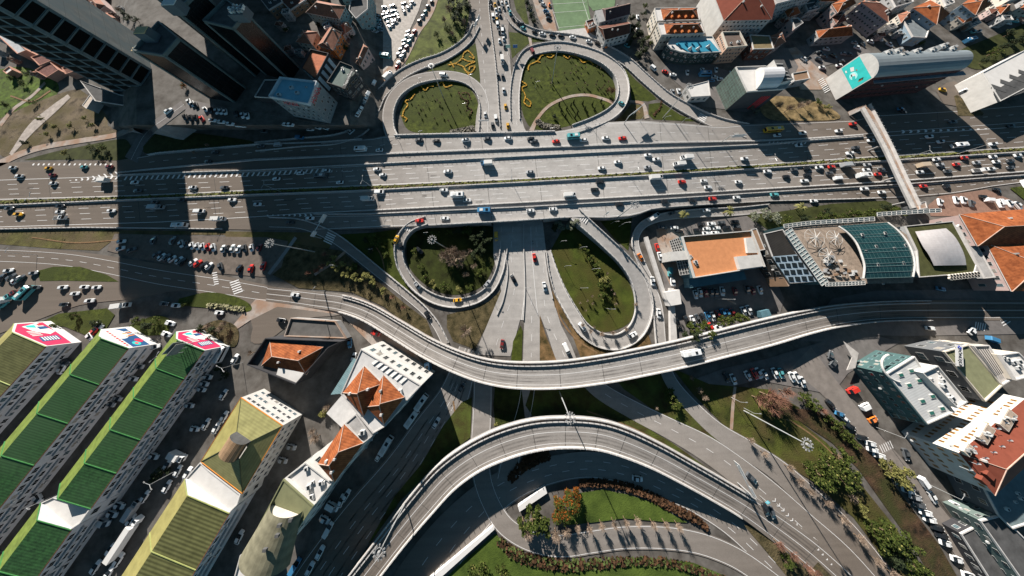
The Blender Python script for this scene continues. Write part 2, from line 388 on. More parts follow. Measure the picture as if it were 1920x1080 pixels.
hatch(60, 215, lambda x: 306.5, lambda x: 310, 16)
hatch(500, 590, lambda x: 403-(x-500)*.03, lambda x: 404+(x-500)*.03, 9, True)
hatch(1690, 1860, lambda x: 244-(x-1690)*.02, lambda x: 250-(x-1690)*.05, 12, True)
hatch(1440, 1515, lambda x: 265.5, lambda x: 270, 10)
# repair patches and oil stains on the carriageways
random.seed(31)
for k in range(90):
    h_ = random.choice((up_, lo_, lo_, up_, fl)); i = random.randrange(2, len(h_.L)-2); f = random.uniform(.08, .9); a, c = h_.at(i, f), h_.at(i+1, f); t_ = random.random(); p = a.lerp(c, t_); d = (c-a).normalized(); n_ = Vector((-d.y, d.x, 0)); l_, w_ = random.uniform(1, 7), random.uniform(.4, 1.6); u = Vector((0, 0, .072+.0003*k))
    TRK.face([p+n_*w_/2+u, p-n_*w_/2+u, p-n_*w_/2+d*l_+u, p+n_*w_/2+d*l_+u], TRKM)
# median strip with clipped planting
ml = HLine(D_, E_)
b = MB()
for i in range(len(ml.L)-1):
    a, c, d, e = ml.at(i, .1), ml.at(i, .72), ml.at(i+1, .72), ml.at(i+1, .1); u = Vector((0, 0, .35))
    b.face([a+u, c+u, d+u, e+u], DRYG); b.face([c+u, c, d, d+u], CONC); b.face([a, a+u, e+u, e], CONC)
tag(b.build('median'), kind='structure')
random.seed(3)
HEDGE = M('median_planting', (.10, .115, .03), .95, 1.2, .5, tint=(.08, .055, .03))
b = MB()
for i in range(len(ml.L)-1):
    ln = (ml.L[i]-ml.L[i+1]).length
    for k in range(int(ln*2.2)):
        p = ml.at(i, 0).lerp(ml.at(i+1, 0), random.random()).lerp(ml.at(i, 1).lerp(ml.at(i+1, 1), 0), 0)
        t = random.random(); p = ml.at(i, .15+.5*random.random()).lerp(ml.at(i+1, .15+.5*random.random()), t)+Vector((0, 0, .5+.35*random.random()))
        a = random.random()*pi; s_ = .3+.3*random.random(); e1 = Vector((cos(a), sin(a), random.uniform(-.5, .5)))*s_; e2 = Vector((-sin(a), cos(a), random.uniform(-.5, .5)))*s_
        b.face([p-e1-e2, p+e1-e2, p+e1+e2, p-e1+e2], HEDGE)
tag(b.build('median_shrubbery'), 'low scrubby planting along the median of the wide highway', 'ground cover', kind='stuff')
def hguard(line, f, name, label, x0=-400, x1=2400, **k):
    i0 = next(i for i, x in enumerate(line.xs) if x >= x0-1); i1 = max(i for i, x in enumerate(line.xs) if x <= x1+1)
    return guard(line, f, name, label, i0=i0, i1=i1, **k)
hguard(ml, .93, 'median_barrier', 'pale concrete barrier with railing on the lower side of the planted median', th=.5, h=.9)
hguard(ml, .04, 'median_barrier', 'low concrete edge on the upper side of the planted median', th=.25, h=.4, posts=False)
gb = HLine(B_, C_, 225, 1615)
hguard(gb, .05, 'divider_barrier', 'upper of two concrete barriers between the top side road and the highway', th=.45)
hguard(gb, .95, 'divider_barrier', 'lower of two concrete barriers between the top side road and the highway', th=.45)
gf = HLine(F_, G_, 590, 2300)
hguard(gf, .05, 'divider_barrier', 'upper of two concrete barriers between the highway and the bottom side road', th=.45)
hguard(gf, .95, 'divider_barrier', 'lower of two concrete barriers between the highway and the bottom side road', th=.45)
ht = HLine(T_, H_)
hguard(ht, .004, 'edge_parapet', 'concrete parapet over the underpass on the top edge of the highway', 725, 1050, th=.6, h=1.0)
hguard(ht, .996, 'edge_parapet', 'concrete parapet over the underpass on the bottom edge of the highway', 820, 1060, th=.6, h=1.0)
hguard(ht, .998, 'edge_barrier', 'concrete barrier on the bottom edge of the highway beside the dry grass bank', -300, 420, th=.5, h=.8)
hguard(ht, .003, 'edge_barrier', 'concrete barrier on the top edge of the highway below the terraced street', 270, 690, th=.5, h=.8)
hguard(ht, .996, 'edge_barrier', 'railing along the bottom side road above the hotel planting', 1220, 1640, th=.3, h=.6)
# ---------------------------------------------------------------- roads
ROADS = {}
def road(key, pts, name='ramp_road', m=None, terr=False, walls=(), lines=(.08, .92), dz=.06, n=6, dash=None, **k):
    r = Rib(pts, n=n, terr=terr); ROADS[key] = r
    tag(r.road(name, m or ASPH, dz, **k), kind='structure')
    for f in lines: r.strip(mk, f, .16, WHITE, dz+.04)
    if m is None: tracks(r, (.26, .42, .60, .76) if pts[len(pts)//2][2] > 24 else (.36, .64))
    for f in (dash or ()): r.strip(mk, f, .16, WHITE, dz+.04, dash=(3, 4.5))
    for f, lab in walls: guard(r, f, 'ramp_parapet', lab, h=.8, th=.4)
    return r
# north-south avenue: top part, under the highway, bottom part
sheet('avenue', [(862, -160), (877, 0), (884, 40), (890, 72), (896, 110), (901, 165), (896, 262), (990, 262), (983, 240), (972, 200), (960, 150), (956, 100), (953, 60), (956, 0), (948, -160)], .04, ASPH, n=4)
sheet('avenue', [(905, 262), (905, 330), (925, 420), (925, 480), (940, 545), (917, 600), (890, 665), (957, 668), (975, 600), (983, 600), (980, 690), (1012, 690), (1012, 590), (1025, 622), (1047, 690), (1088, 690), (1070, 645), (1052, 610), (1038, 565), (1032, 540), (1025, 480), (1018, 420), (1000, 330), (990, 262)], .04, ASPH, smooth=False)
av = Rib([(919, -100, 3, 0), (916, 0, 3, 0), (920, 50, 3, 0), (930, 130, 3, 0), (938, 240, 3, 0)])
guard(av, .5, 'avenue_barrier', 'narrow concrete barrier down the middle of the busy avenue at the top', h=.8, th=.5, z0=.04)
for c_ in (902, 906.5): pass
for pts in ([(893, -80, 2), (902, 50, 2), (915, 240, 2)], [(935, -80, 2), (938, 50, 2), (950, 150, 2), (955, 240, 2)], [(946, -80, 2), (947, 50, 2), (956, 130, 2), (970, 240, 2)]):
    Rib([p+(.08,) for p in pts]).strip(mk, .5, .16, WHITE, .02, dash=(3, 5))
for pts in ([(982, 420, 2), (982, 470, 2), (984, 540, 2), (978, 600, 2)], [(946, 430, 2), (945, 470, 2), (960, 540, 2), (925, 600, 2), (905, 655, 2)][:1]*0+[(995, 425, 2), (997, 470, 2), (1003, 540, 2), (1008, 590, 2)]):
    if pts: Rib([p+(.08,) for p in pts]).strip(mk, .5, .2, WHITE, .02)
for pts in ([(962, 425, 2), (958, 480, 2), (965, 540, 2), (945, 600, 2), (928, 655, 2)], [(996, 560, 2), (997, 620, 2), (996, 670, 2)], [(1020, 500, 2), (1020, 560, 2), (1032, 610, 2), (1060, 670, 2)], [(1005, 425, 2), (1008, 480, 2)], [(940, 425, 2), (938, 470, 2)]):
    Rib([p+(.08,) for p in pts]).strip(mk, .5, .16, WHITE, .02, dash=(3, 5))
H = hz
for lab_, pts_ in (('low concrete divider between the left and middle lanes below the underpass', [(982, 424, 3), (982, 470, 3), (984, 540, 3), (981, 600, 3)]), ('low concrete divider along the right lanes below the underpass', [(1020, 470, 3), (1027, 520, 3), (1036, 560, 3)]), ('low concrete divider beside the outer left lane below the underpass', [(946, 470, 3), (952, 510, 3), (944, 560, 3), (932, 590, 3)])):
    guard(Rib([p_+(0,) for p_ in pts_]), .5, 'lane_divider', lab_, h=.55, th=.45, z0=.04, posts=False)
# loops at the top
road('loop_r', [(966, 225, 18, 0), (965, 185, 18, 0), (968, 150, 18, 0), (977, 118, 18, 0), (996, 97, 18, 0), (1045, 88, 18, .5), (1092, 96, 18, 1), (1132, 112, 19, 1.6), (1160, 137, 21, 2.4), (1169, 165, 21, 3.3), (1164, 192, 21, 4.1), (1145, 213, 21, 4.8), (1112, 230, 19, 5.2), (1075, 243, 17, 5.4)],
     walls=((.02, 'outer concrete parapet of the big top loop ramp'), (.98, 'inner concrete kerb wall of the big top loop ramp')))
road('out_r', [(946, -10, 12), (951, 22, 13), (968, 46, 15), (1000, 62, 15), (1040, 70, 16), (1075, 74, 16), (1110, 83, 17), (1142, 97, 17), (1177, 119, 18), (1210, 149, 18), (1252, 184, 18), (1305, 214, 20), (1350, 233, 22), (1400, 246, 26)], dz=.08,
     walls=((.0, 'long parapet on the outer side of the queue-filled slip road'), (1.0, 'inner parapet of the queue-filled slip road')))
road('loop_l', [(738, 262, 22, H(738)), (729, 238, 22, 1.6), (729, 205, 22, 1.4), (744, 174, 21, 1.2), (775, 152, 20, 1), (812, 143, 18, .8), (845, 142, 18, .5), (876, 150, 18, .2), (898, 168, 18, 0), (908, 195, 18, 0), (908, 225, 18, 0), (906, 255, 18, 0)],
     walls=((.98, 'inner concrete kerb wall of the small top loop ramp'),))
road('ramp_ul', [(893, 48, 14), (880, 72, 14), (858, 92, 15), (828, 109, 16), (790, 122, 17), (758, 138, 18), (733, 158, 19), (714, 180, 19), (703, 204, 20), (692, 228, 20), (668, 249, 20), (630, 262, 18), (560, 268, 16), (480, 276, 16)], dz=.1,
     walls=((.0, 'inner parapet wall of the slip road curving down beside the grass slope'), (1.0, 'outer wall of the slip road curving past the corner shops')))
road('side_st', [(246, 300, 26, .05), (256, 280, 22, 0), (268, 258, 20, 0), (285, 240, 19, 0), (310, 222, 18, 0), (345, 196, 17, 0)], 'side_street', ASPD, terr=True, lines=(.5,))
road('lane_l', [(-40, 320, 14), (0, 306, 12), (35, 290, 11), (80, 276, 10), (150, 264, 9), (213, 254, 9), (250, 240, 9)], 'side_street', PAV, terr=True, lines=())
sheet('parking', [(350, 186), (420, 200), (600, 232), (660, 215), (690, 160), (640, 236), (560, 240), (420, 236), (345, 228)], .03, ASPD, terr=True, smooth=False)
road('lane_t', [(822, -40, 18), (805, 20, 17), (778, 62, 16), (758, 105, 15), (735, 130, 16), (715, 150, 18)], 'side_street', PAV, lines=())
# bottom ramps
road('ex_l', [(505, 417, 20, .05), (560, 420, 19, 0), (600, 433, 19, 0), (632, 450, 20, 0), (663, 473, 19, 0), (700, 503, 18, 0), (735, 531, 17, 0), (768, 558, 16, 0), (795, 582, 15, 0), (818, 610, 14, 0), (836, 645, 14, 0)], walls=((.02, 'curb wall on the upper side of the exit ramp left of the leaf-shaped lawn'),))
road('loop_bl', [(800, 413, 15, H(800)), (772, 424, 15, 3.4), (755, 443, 15, 2.6), (748, 468, 15, 1.9), (753, 497, 15, 1.3), (768, 524, 16, .9), (790, 546, 16, .5), (820, 562, 17, .2), (856, 568, 17, 0), (893, 560, 16, 0), (920, 540, 15, 0), (935, 512, 14, 0), (942, 484, 13, 0), (945, 462, 13, 0)],
     walls=((.0, 'inner parapet of the narrow loop around the dark wooded lawn'), (1., 'outer parapet of the narrow loop around the dark wooded lawn')))
road('loop_br', [(1078, 402, 24, H(1078)), (1104, 425, 21, 4.8), (1140, 458, 21, 3.6), (1172, 490, 22, 2.4), (1196, 525, 28, 1.2), (1206, 560, 32, .5), (1205, 592, 32, .2), (1190, 622, 31, 0), (1160, 640, 29, 0), (1125, 637, 27, 0), (1093, 616, 25, 0), (1070, 582, 23, 0), (1050, 545, 21, 0), (1036, 505, 15, 0), (1028, 470, 8, 0)],
     walls=((.0, 'outer parapet of the long loop around the sunny lawn'), (1., 'inner parapet of the long loop around the sunny lawn')))
road('serv', [(1440, 391, 15, .1), (1380, 397, 15, .3), (1310, 400, 15, 1), (1250, 406, 14, 1), (1212, 418, 14, .8), (1194, 438, 14, .5), (1192, 462, 14, .2), (1204, 496, 15, 0), (1221, 535, 17, 0), (1233, 580, 20, 0), (1238, 630, 20, 0), (1242, 680, 20, 0)], 'service_road',
     walls=((1., 'low parapet between the service road and the long loop'),))
# left side local roads
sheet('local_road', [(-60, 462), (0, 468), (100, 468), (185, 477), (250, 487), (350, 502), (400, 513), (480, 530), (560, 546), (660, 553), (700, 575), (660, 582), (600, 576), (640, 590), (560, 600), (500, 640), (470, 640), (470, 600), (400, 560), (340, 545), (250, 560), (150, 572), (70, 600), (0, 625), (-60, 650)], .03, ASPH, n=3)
lr = Rib([(-40, 478, 22, .05), (60, 482, 22, .05), (130, 488, 23, .05), (200, 500, 25, .05), (300, 520, 27, .05), (400, 535, 27, .05), (480, 548, 26, .05), (560, 560, 22, .05)])
for f in (.02, .98): lr.strip(mk, f, .16, WHITE, .03)
lr.strip(mk, .5, .16, WHITE, .03, dash=(4, 4))
sheet('side_street', [(410, 640), (470, 600), (520, 575), (640, 590), (700, 650), (790, 700), (800, 690), (760, 640), (690, 600), (600, 570), (480, 560)], .045, PAV, smooth=False)
# streets right
road('res_st', [(1500, 672, 60, .02), (1545, 716, 40, .02), (1590, 768, 32, .02), (1635, 822, 30, .02), (1690, 882, 32, .02), (1735, 940, 32, .02), (1790, 1010, 34, .02), (1850, 1095, 36, .02)], 'residential_street', M('street_grey', (.17, .15, .135), .9, .3, .2), lines=(), dz=.03)
sheet('parking', [(1290, 715), (1360, 690), (1440, 672), (1560, 635), (1620, 625), (1690, 640), (1590, 700), (1560, 740), (1500, 728), (1420, 712), (1370, 726), (1340, 728)], .03, ASPD, smooth=False)
sheet('parking', [(1232, 420), (1250, 412), (1410, 402), (1420, 440), (1470, 560), (1460, 600), (1270, 640), (1255, 600), (1240, 500)], .03, ASPD, smooth=False)
sheet('courtyard', [(1230, 430), (1280, 425), (1300, 520), (1262, 545), (1240, 500)], .05, PAV, smooth=False)
sheet('parking', [(1740, 385), (1760, 368), (1850, 355), (1920, 385), (1960, 400), (1920, 400), (1800, 405), (1745, 405)], .03, M('brick_paving', (.20, .125, .095), .9, .6, .2), smooth=False)
sheet('parking', [(1280, 100), (1395, 145), (1395, 110), (1420, 95), (1500, 88), (1560, 60), (1640, 100), (1540, 125), (1480, 140), (1400, 210), (1320, 200), (1240, 130)], .03, ASPD, smooth=False)
sheet('street', [(1478, 92), (1492, 88), (1535, 128), (1560, 150), (1540, 168), (1500, 168), (1490, 140), (1497, 125)], .05, PAV, smooth=False)
sheet('dark_street', [(1500, 640), (1560, 560), (1640, 545), (1990, 540), (1990, 625), (1700, 630), (1620, 628), (1560, 640)], .03, ASPD, smooth=False)
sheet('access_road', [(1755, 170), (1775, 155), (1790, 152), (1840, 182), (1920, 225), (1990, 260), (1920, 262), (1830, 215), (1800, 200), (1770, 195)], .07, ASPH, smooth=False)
sheet('impound_yard', [(700, -60), (808, -60), (785, 20), (745, 105), (722, 138), (700, 128), (704, 108), (715, 80), (690, 70), (672, 60)], .02, M('pale_gravel', (.36, .33, .30), .95, .5, .25), smooth=False)
sheet('football_pitch', [(1026, -40), (1094, -40), (1110, 50), (1048, 58)], .04, M('synthetic_turf', (.11, .17, .09), .9, .2, .2), smooth=False)
sheet('football_pitch', [(1094, -40), (1160, -40), (1152, 12), (1112, 20), (1104, 10)], .05, M('synthetic_turf', (.11, .17, .09)), smooth=False)
sheet('forecourt', [(990, -30), (1024, -30), (1045, 60), (1020, 55), (1008, 30)], .03, PAV, smooth=False)
sheet('forecourt', [(1030, 60), (1098, 52), (1110, 64), (1150, 85), (1095, 70)], .03, CONC, smooth=False)
# ---------------------------------------------------------------- lower interchange roads
road('low_w', [(905, 690, 34), (905, 740, 36), (903, 790, 37), (900, 850, 37), (905, 900, 36), (921, 945, 36), (945, 983, 38), (980, 1008, 40), (1020, 1021, 43), (1062, 1023, 46), (1110, 1016, 46), (1170, 1008, 46), (1240, 1008, 46), (1300, 1016, 44), (1350, 1032, 42), (1400, 1058, 40), (1470, 1110, 40)], dz=.09, lines=(.06, .93))
road('low_mid', [(995, 675, 30), (985, 760, 30), (960, 850, 36), (950, 900, 40)], dz=.05)
road('low_dark', [(700, 1240, 110), (790, 1090, 100), (850, 1005, 88), (910, 942, 74), (965, 905, 62), (1040, 880, 52), (1110, 872, 50), (1180, 885, 50), (1250, 915, 44), (1310, 945, 40), (1370, 985, 38), (1430, 1040, 38), (1500, 1110, 38)], dz=.04, lines=(.95,), dash=(.35, .65))
road('low_e', [(1085, 690, 30), (1125, 732, 31), (1190, 770, 34), (1255, 803, 38), (1320, 838, 46), (1380, 880, 50), (1440, 930, 56), (1500, 985, 60), (1570, 1050, 66), (1640, 1130, 70)], dz=.07, lines=(.03,), dash=(.5,))
road('low_e2', [(1238, 665, 22), (1258, 715, 23), (1293, 758, 25), (1342, 804, 29), (1400, 842, 36), (1460, 882, 40), (1520, 936, 44), (1580, 995, 48), (1640, 1070, 52), (1680, 1140, 50)], dz=.1, lines=(.05,))
road('low_far_w', [(880, 655, 40), (866, 700, 48), (848, 748, 60), (812, 808, 78), (760, 890, 94), (690, 980, 108), (620, 1080, 120), (560, 1180, 130)], 'boulevard', dz=.03, lines=(.04, .96), dash=(.36, .52, .68))
for k in range(14):   # chevrons between the two merging ramps
    x = 1452+k*8.2; y = 938+k*9.2; q = 5-k*.24; z = .2; dx, dy = .665, .747
    for s_ in (1, -1):
        ex, ey = x-dy*q*s_*.8-dx*q*.5, y+dx*q*s_*.8-dy*q*.5
        mk.face([U(x+dx*q*.3, y+dy*q*.3, z), U(ex, ey, z), U(ex+dx*2, ey+dy*2, z), U(x+dx*(q*.3+2), y+dy*(q*.3+2), z)], WHITE)
def cross(x, y, ang, n, ln, wd, gap, z=.12):
    """zebra bars: n bars of length ln, photo pixels"""
    ca, sa = cos(radians(ang)), sin(radians(ang))
    for k in range(n):
        cx, cy = x+ca*gap*(k-(n-1)/2), y+sa*gap*(k-(n-1)/2)
        P = [(cx-ca*wd/2+sa*ln/2, cy-sa*wd/2-ca*ln/2), (cx+ca*wd/2+sa*ln/2, cy+sa*wd/2-ca*ln/2), (cx+ca*wd/2-sa*ln/2, cy+sa*wd/2+ca*ln/2), (cx-ca*wd/2-sa*ln/2, cy-sa*wd/2+ca*ln/2)]
        mk.face([U(p[0], p[1], z) for p in P][::-1], WHITE)
cross(618, 447, 115, 5, 17, 2, 4.2); cross(765, 427, 20, 5, 12, 1.6, 4, hz(765)*.8+.2); cross(1096, 410, 35, 4, 13, 1.6, 4, 5.35)
cross(443, 538, 70, 6, 18, 2, 4.4, .1); cross(404, 522, 80, 6, 9, 1.8, 4.2, .1); cross(1316, 222, -60, 5, 15, 1.6, 3.4, .16)
cross(1878, 590, 60, 8, 16, 2, 5.5, .1); cross(1838, 612, 10, 5, 14, 2, 4.5, .1); cross(1662, 838, -25, 6, 16, 1.2, 4.2, .12); cross(1545, 160, 60, 8, 12, 1.4, 3.6, .12)
o = TRK.build('tyre_tracks'); tag(o, kind='structure')
bm = bmesh.new(); bm.from_mesh(o.data); bm.normal_update()
for f in bm.faces:
    if f.normal.z < 0: f.normal_flip()
bm.to_mesh(o.data); bm.free()
o = mk.build('road_markings'); tag(o, kind='structure')
for f in o.data.polygons: pass
bm = bmesh.new(); bm.from_mesh(o.data)
bm.normal_update()
for f in bm.faces:
    if f.normal.z < 0: f.normal_flip()
bm.to_mesh(o.data); bm.free()
# ---------------------------------------------------------------- bridges
def bridge(name, label, pts, pillars, w0=0, w1=None, wl=.5, lines=(.14, .5, .86), walls=(.02, .98), n=7, shoulder=True, pillar_w=1.0):
    r = Rib(pts, n=n); t = empty(name); tag(t, label, 'bridge')
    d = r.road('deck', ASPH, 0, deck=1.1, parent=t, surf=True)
    for f in lines: b = MB(); r.strip(b, f, .16, WHITE, .03); b.build('lane_line', t)
    for f, o in zip(walls, (1, -1)):
        b = MB(); r.wall(b, f, .45, .95, CONC, w0*n, None if w1 is None else w1*n, posts=(2.4, .55, METAL)); b.build('parapet', t)
    if shoulder:
        for f in (walls[0]+.075, ):
            b = MB(); r.wall(b, f, 1.9, .18, PAV, w0*n, None if w1 is None else w1*n); b.build('walkway', t)
            b = MB(); r.wall(b, f+.06, .35, .7, CONC, w0*n, None if w1 is None else w1*n); b.build('inner_barrier', t)
    b = MB()
    for f in (.28, .40, .62, .74): r.strip(b, f, .55, TRKM, .02)
    b.build('tyre_track', t)
    b = MB()
    for i in range(n, len(r.L)-n, n): a, c = r.at(i, .06), r.at(i, .97); b.face([a+Vector((-.1, 0, .025)), c+Vector((-.1, 0, .025)), c+Vector((.1, 0, .025)), a+Vector((.1, 0, .025))], JM)
    eo = b.build('expansion_joint', t); eo['kind'] = 'stuff'
    for i in pillars:
        i = min(len(r.L)-1, i*n)
        for f in (.28, .72):
            p = r.at(i, f); b = MB(); b.bar((p.x, p.y, -.2), (p.x, p.y, p.z-1.0), pillar_w*.7, pillar_w*.7, CONC2, 10); b.build('pillar', t)
        a, c = r.at(i, .14), r.at(i, .86); b = MB(); mid = (a+c)/2; dv = c-a; rz = atan2(dv.y, dv.x)
        b.box((mid.x, mid.y, mid.z-1.45), (dv.length, 1.6, .7), CONC2, Matrix.Rotation(rz, 3, 'Z')); b.build('crossbeam', t)
    ROADS[name] = r; return r
OB = [(500, 551, 27, .1), (545, 556, 29, .12), (590, 562, 31, .2), (640, 569, 33, .7), (690, 586, 35, 1.8), (745, 618, 37, 3.2), (800, 651, 39, 4.5), (855, 677, 42, 5.6), (910, 695, 46, 6.2), (970, 703, 50, 6.5), (1050, 702, 52, 6.5), (1130, 692, 53, 6.5), (1200, 679, 53, 6.5), (1280, 662, 53, 6.4), (1360, 642, 53, 6), (1440, 622, 52, 5), (1510, 604, 46, 3.6), (1570, 592, 42, 2.4), (1650, 584, 38, 1.2), (1740, 582, 38, .5), (1850, 582, 38, .15), (1960, 582, 38, .1)]
bridge('overpass', 'long curved road overpass sweeping across the middle of the interchange', OB, [6, 8, 10, 12, 14], 3, 19)
AB = [(640, 1135, 50, 3.5), (700, 1058, 49, 4.5), (745, 1000, 50, 5.4), (790, 945, 54, 6.1), (835, 895, 56, 6.4), (885, 858, 57, 6.5), (940, 832, 60, 6.5), (1000, 815, 60, 6.5), (1060, 810, 58, 6.5), (1120, 814, 57, 6.4), (1170, 828, 55, 6), (1230, 854, 50, 5), (1290, 886, 47, 3.8), (1345, 917, 46, 2.6), (1400, 950, 46, 1.4), (1460, 992, 50, .5), (1520, 1038, 54, .2), (1580, 1092, 56, .17), (1650, 1160, 58, .16)]
bridge('arched_flyover', 'curved flyover arching over the dark lower road at the bottom', AB, [3, 5, 7, 9, 11], 0, 14)
# white retaining walls beside the lower road
def slab(name, poly, z0, z1, m, label, cat):
    b = MB(); P = [U(x, y, z1) for x, y in poly]; b.prism([(p.x, p.y) for p in P], z0, z1, m); return tag(b.build(name), label, cat)
slab('retaining_wall', [(927, 993), (923, 988), (800, 1090), (812, 1096)], 0, 1.2, M('chalk_white', (.52, .51, .50), .8, .5, .05), 'bright white retaining wall running beside the dark lower road', 'retaining wall')
slab('retaining_wall', [(974, 960), (971, 950), (1022, 912), (1026, 925)], 0, 1.2, M('chalk_white', (.52, .51, .50)), 'short white retaining wall next to the round green bushes', 'retaining wall')
# ---------------------------------------------------------------- lawns, verges, banks (ground cover)
NL = [0]
def lawn(poly, label, m=None, z=None, smooth=True, terr=False, n=5):
    NL[0] += 1; z = -.105+NL[0]*.0025 if z in (None, .02) else z+NL[0]*.0004
    return sheet('lawn', poly, z, m or GRASS, 'stuff', smooth=smooth, label=label, cat='lawn', terr=terr, n=n)
lawn([(750, 214), (756, 190), (775, 166), (800, 155), (835, 150), (865, 156), (888, 175), (898, 205), (893, 238), (870, 249), (800, 250), (765, 243)], 'oval lawn with yellow flower scrolls inside the small top loop')
lawn([(976, 150), (984, 120), (1010, 103), (1045, 98), (1090, 106), (1128, 122), (1150, 142), (1158, 165), (1150, 190), (1128, 211), (1090, 226), (1060, 238), (1005, 243), (985, 225), (976, 190)], 'large lawn crossed by a curved path inside the big top loop')
lawn([(770, 128), (760, 120), (812, 15), (820, -30), (884, -30), (878, 40), (868, 72), (835, 100), (800, 114)], 'overgrown grass slope above the slip road beside the parked street', M('slope_grass', (.085, .10, .025), .95, .12, .45, tint=(.035, .042, .012), bump=.6), smooth=False)
lawn([(893, 80), (899, 110), (900, 160), (885, 148), (860, 135), (820, 132), (800, 134), (830, 118), (865, 100)], 'wedge of lawn carrying a yellow flower emblem', smooth=False)
lawn([(954, 60), (975, 62), (992, 70), (994, 80), (972, 98), (960, 110)], 'small triangular lawn between the avenue and the queue-filled slip road', smooth=False)
lawn([(996, 70), (1040, 78), (1080, 82), (1010, 78), (998, 80)], 'sliver of grass between the two nested top ramps', smooth=False)
lawn([(958, -20), (985, -20), (985, 10), (992, 45), (985, 45), (968, 20)], 'narrow grass strip beside the forecourt with evergreen trees', smooth=False)
lawn([(1172, 128), (1192, 150), (1225, 178), (1232, 186), (1215, 190), (1185, 188), (1180, 160)], 'sloping lawn between the loop and the long slip road', smooth=False)
lawn([(1183, 195), (1208, 198), (1212, 222), (1180, 224), (1140, 238), (1165, 218)], 'grass corner with worn tracks beside the highway sidewalk', DRYG, smooth=False)
lawn([(1216, 195), (1240, 192), (1275, 215), (1306, 228), (1225, 224), (1216, 215)], 'pointed lawn with a rust-coloured flower stripe by the highway', smooth=False)
lawn([(0, 130), (40, 125), (85, 140), (110, 160), (100, 185), (60, 210), (30, 225), (0, 225)], 'scrubby green hillside near the old tiled houses', M('hill_green', (.065, .10, .014), .95, .2, .6, tint=(.025, .03, .008), bump=.7))
lawn([(0, 222), (60, 195), (130, 170), (160, 175), (215, 235), (210, 250), (120, 268), (40, 285), (0, 290)], 'rocky brown hillside under the concrete tower', M('rocky_slope', (.15, .115, .08), .95, .2, .5, tint=(.05, .037, .018), ns2=(.1, (.075, .06, .025)), bump=.8))
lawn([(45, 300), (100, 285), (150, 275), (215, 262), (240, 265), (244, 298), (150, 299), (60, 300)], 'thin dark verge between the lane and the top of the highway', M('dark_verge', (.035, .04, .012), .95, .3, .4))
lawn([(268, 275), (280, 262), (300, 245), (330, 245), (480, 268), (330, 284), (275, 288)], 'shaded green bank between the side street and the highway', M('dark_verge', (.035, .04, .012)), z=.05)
lawn([(-60, 434), (0, 434), (160, 431), (430, 434), (600, 436), (625, 450), (600, 500), (560, 520), (500, 513), (420, 440), (330, 440), (225, 440), (186, 470), (100, 466), (0, 458), (-60, 455)], 'long grassy bank below the highway beside the car park', DRYG, smooth=False)
sheet('car_park', [(215, 438), (430, 444), (500, 445), (540, 452), (528, 500), (505, 520), (400, 512), (260, 485), (200, 470)], .05, M('car_park_gravel', (.12, .10, .085), .95, .4, .25), smooth=False)
lawn([(505, 512), (540, 455), (640, 470), (700, 520), (760, 570), (800, 600), (815, 640), (780, 625), (720, 575), (660, 548), (560, 540)], 'bushy strip between the overpass approach and the exit ramp', M('brown_scrub', (.08, .062, .032), .95, .3, .5, tint=(.03, .032, .012), bump=.7), z=.04, smooth=False)
lawn([(628, 440), (700, 436), (745, 430), (736, 460), (742, 500), (770, 545), (800, 575), (740, 530), (690, 490)], 'green wedge with bushes between the exit ramp and the narrow loop', smooth=False, z=.02)
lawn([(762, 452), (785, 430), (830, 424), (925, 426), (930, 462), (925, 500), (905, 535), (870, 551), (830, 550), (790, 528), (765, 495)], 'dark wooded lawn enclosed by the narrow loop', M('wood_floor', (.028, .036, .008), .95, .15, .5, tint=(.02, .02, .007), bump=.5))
lawn([(838, 590), (880, 580), (915, 566), (940, 545), (920, 595), (890, 655), (850, 640), (838, 615)], 'brown scrub triangle with a round bare bush above the overpass', M('brown_scrub', (.14, .11, .06)), smooth=False)
lawn([(1032, 470), (1060, 425), (1085, 425), (1120, 460), (1160, 500), (1186, 545), (1189, 580), (1180, 605), (1150, 620), (1120, 620), (1090, 596), (1070, 560), (1045, 510)], 'sunny oval lawn with clustered shrubs inside the long loop', M('bright_lawn', (.05, .062, .01), .95, .12, .4, tint=(.025, .036, .008), ns2=(.09, (.05, .048, .012)), bump=.5))
lawn([(1035, 545), (1060, 590), (1090, 632), (1130, 655), (1180, 655), (1215, 625), (1225, 655), (1090, 674), (1070, 620), (1040, 575)], 'orange-brown verge outside the lower bend of the long loop', M('rusty_verge', (.14, .085, .04), .95, .2, .5, tint=(.045, .045, .014), bump=.5), smooth=False, z=.03)
lawn([(976, 610), (980, 620), (978, 677), (958, 677), (962, 640)], 'thin grass wedge between the left and middle avenue lanes', smooth=False, z=.05)
lawn([(1012, 590), (1022, 625), (1044, 677), (1012, 677)], 'thin grass wedge with a round shrub between the diverging lanes', M('rusty_verge', (.22, .14, .07)), smooth=False, z=.05)
lawn([(1120, 408), (1185, 408), (1182, 440), (1178, 470), (1150, 445)], 'small triangular lawn with lamp masts under the highway edge', smooth=False)
lawn([(885, 745), (882, 820), (830, 860), (780, 910), (750, 940), (700, 1010), (690, 1020), (740, 930), (790, 870), (830, 800), (865, 755)], 'long green verge between the boulevard and the flyover', M('green_verge', (.045, .06, .012), .95, .15, .5, tint=(.07, .045, .02), bump=.5), smooth=False, z=.06)
lawn([(930, 700), (975, 700), (985, 790), (930, 810), (925, 760)], 'dark planted patch between two ramps under the overpass', M('wood_floor', (.07, .09, .022)), smooth=False, z=.03)
lawn([(1005, 700), (1110, 700), (1140, 760), (1260, 830), (1400, 930), (1400, 960), (1200, 830), (1100, 790), (1005, 790), (985, 760)], 'shaded grass between the overpass and the arched flyover', M('green_verge', (.10, .12, .03)), smooth=False, z=.03)
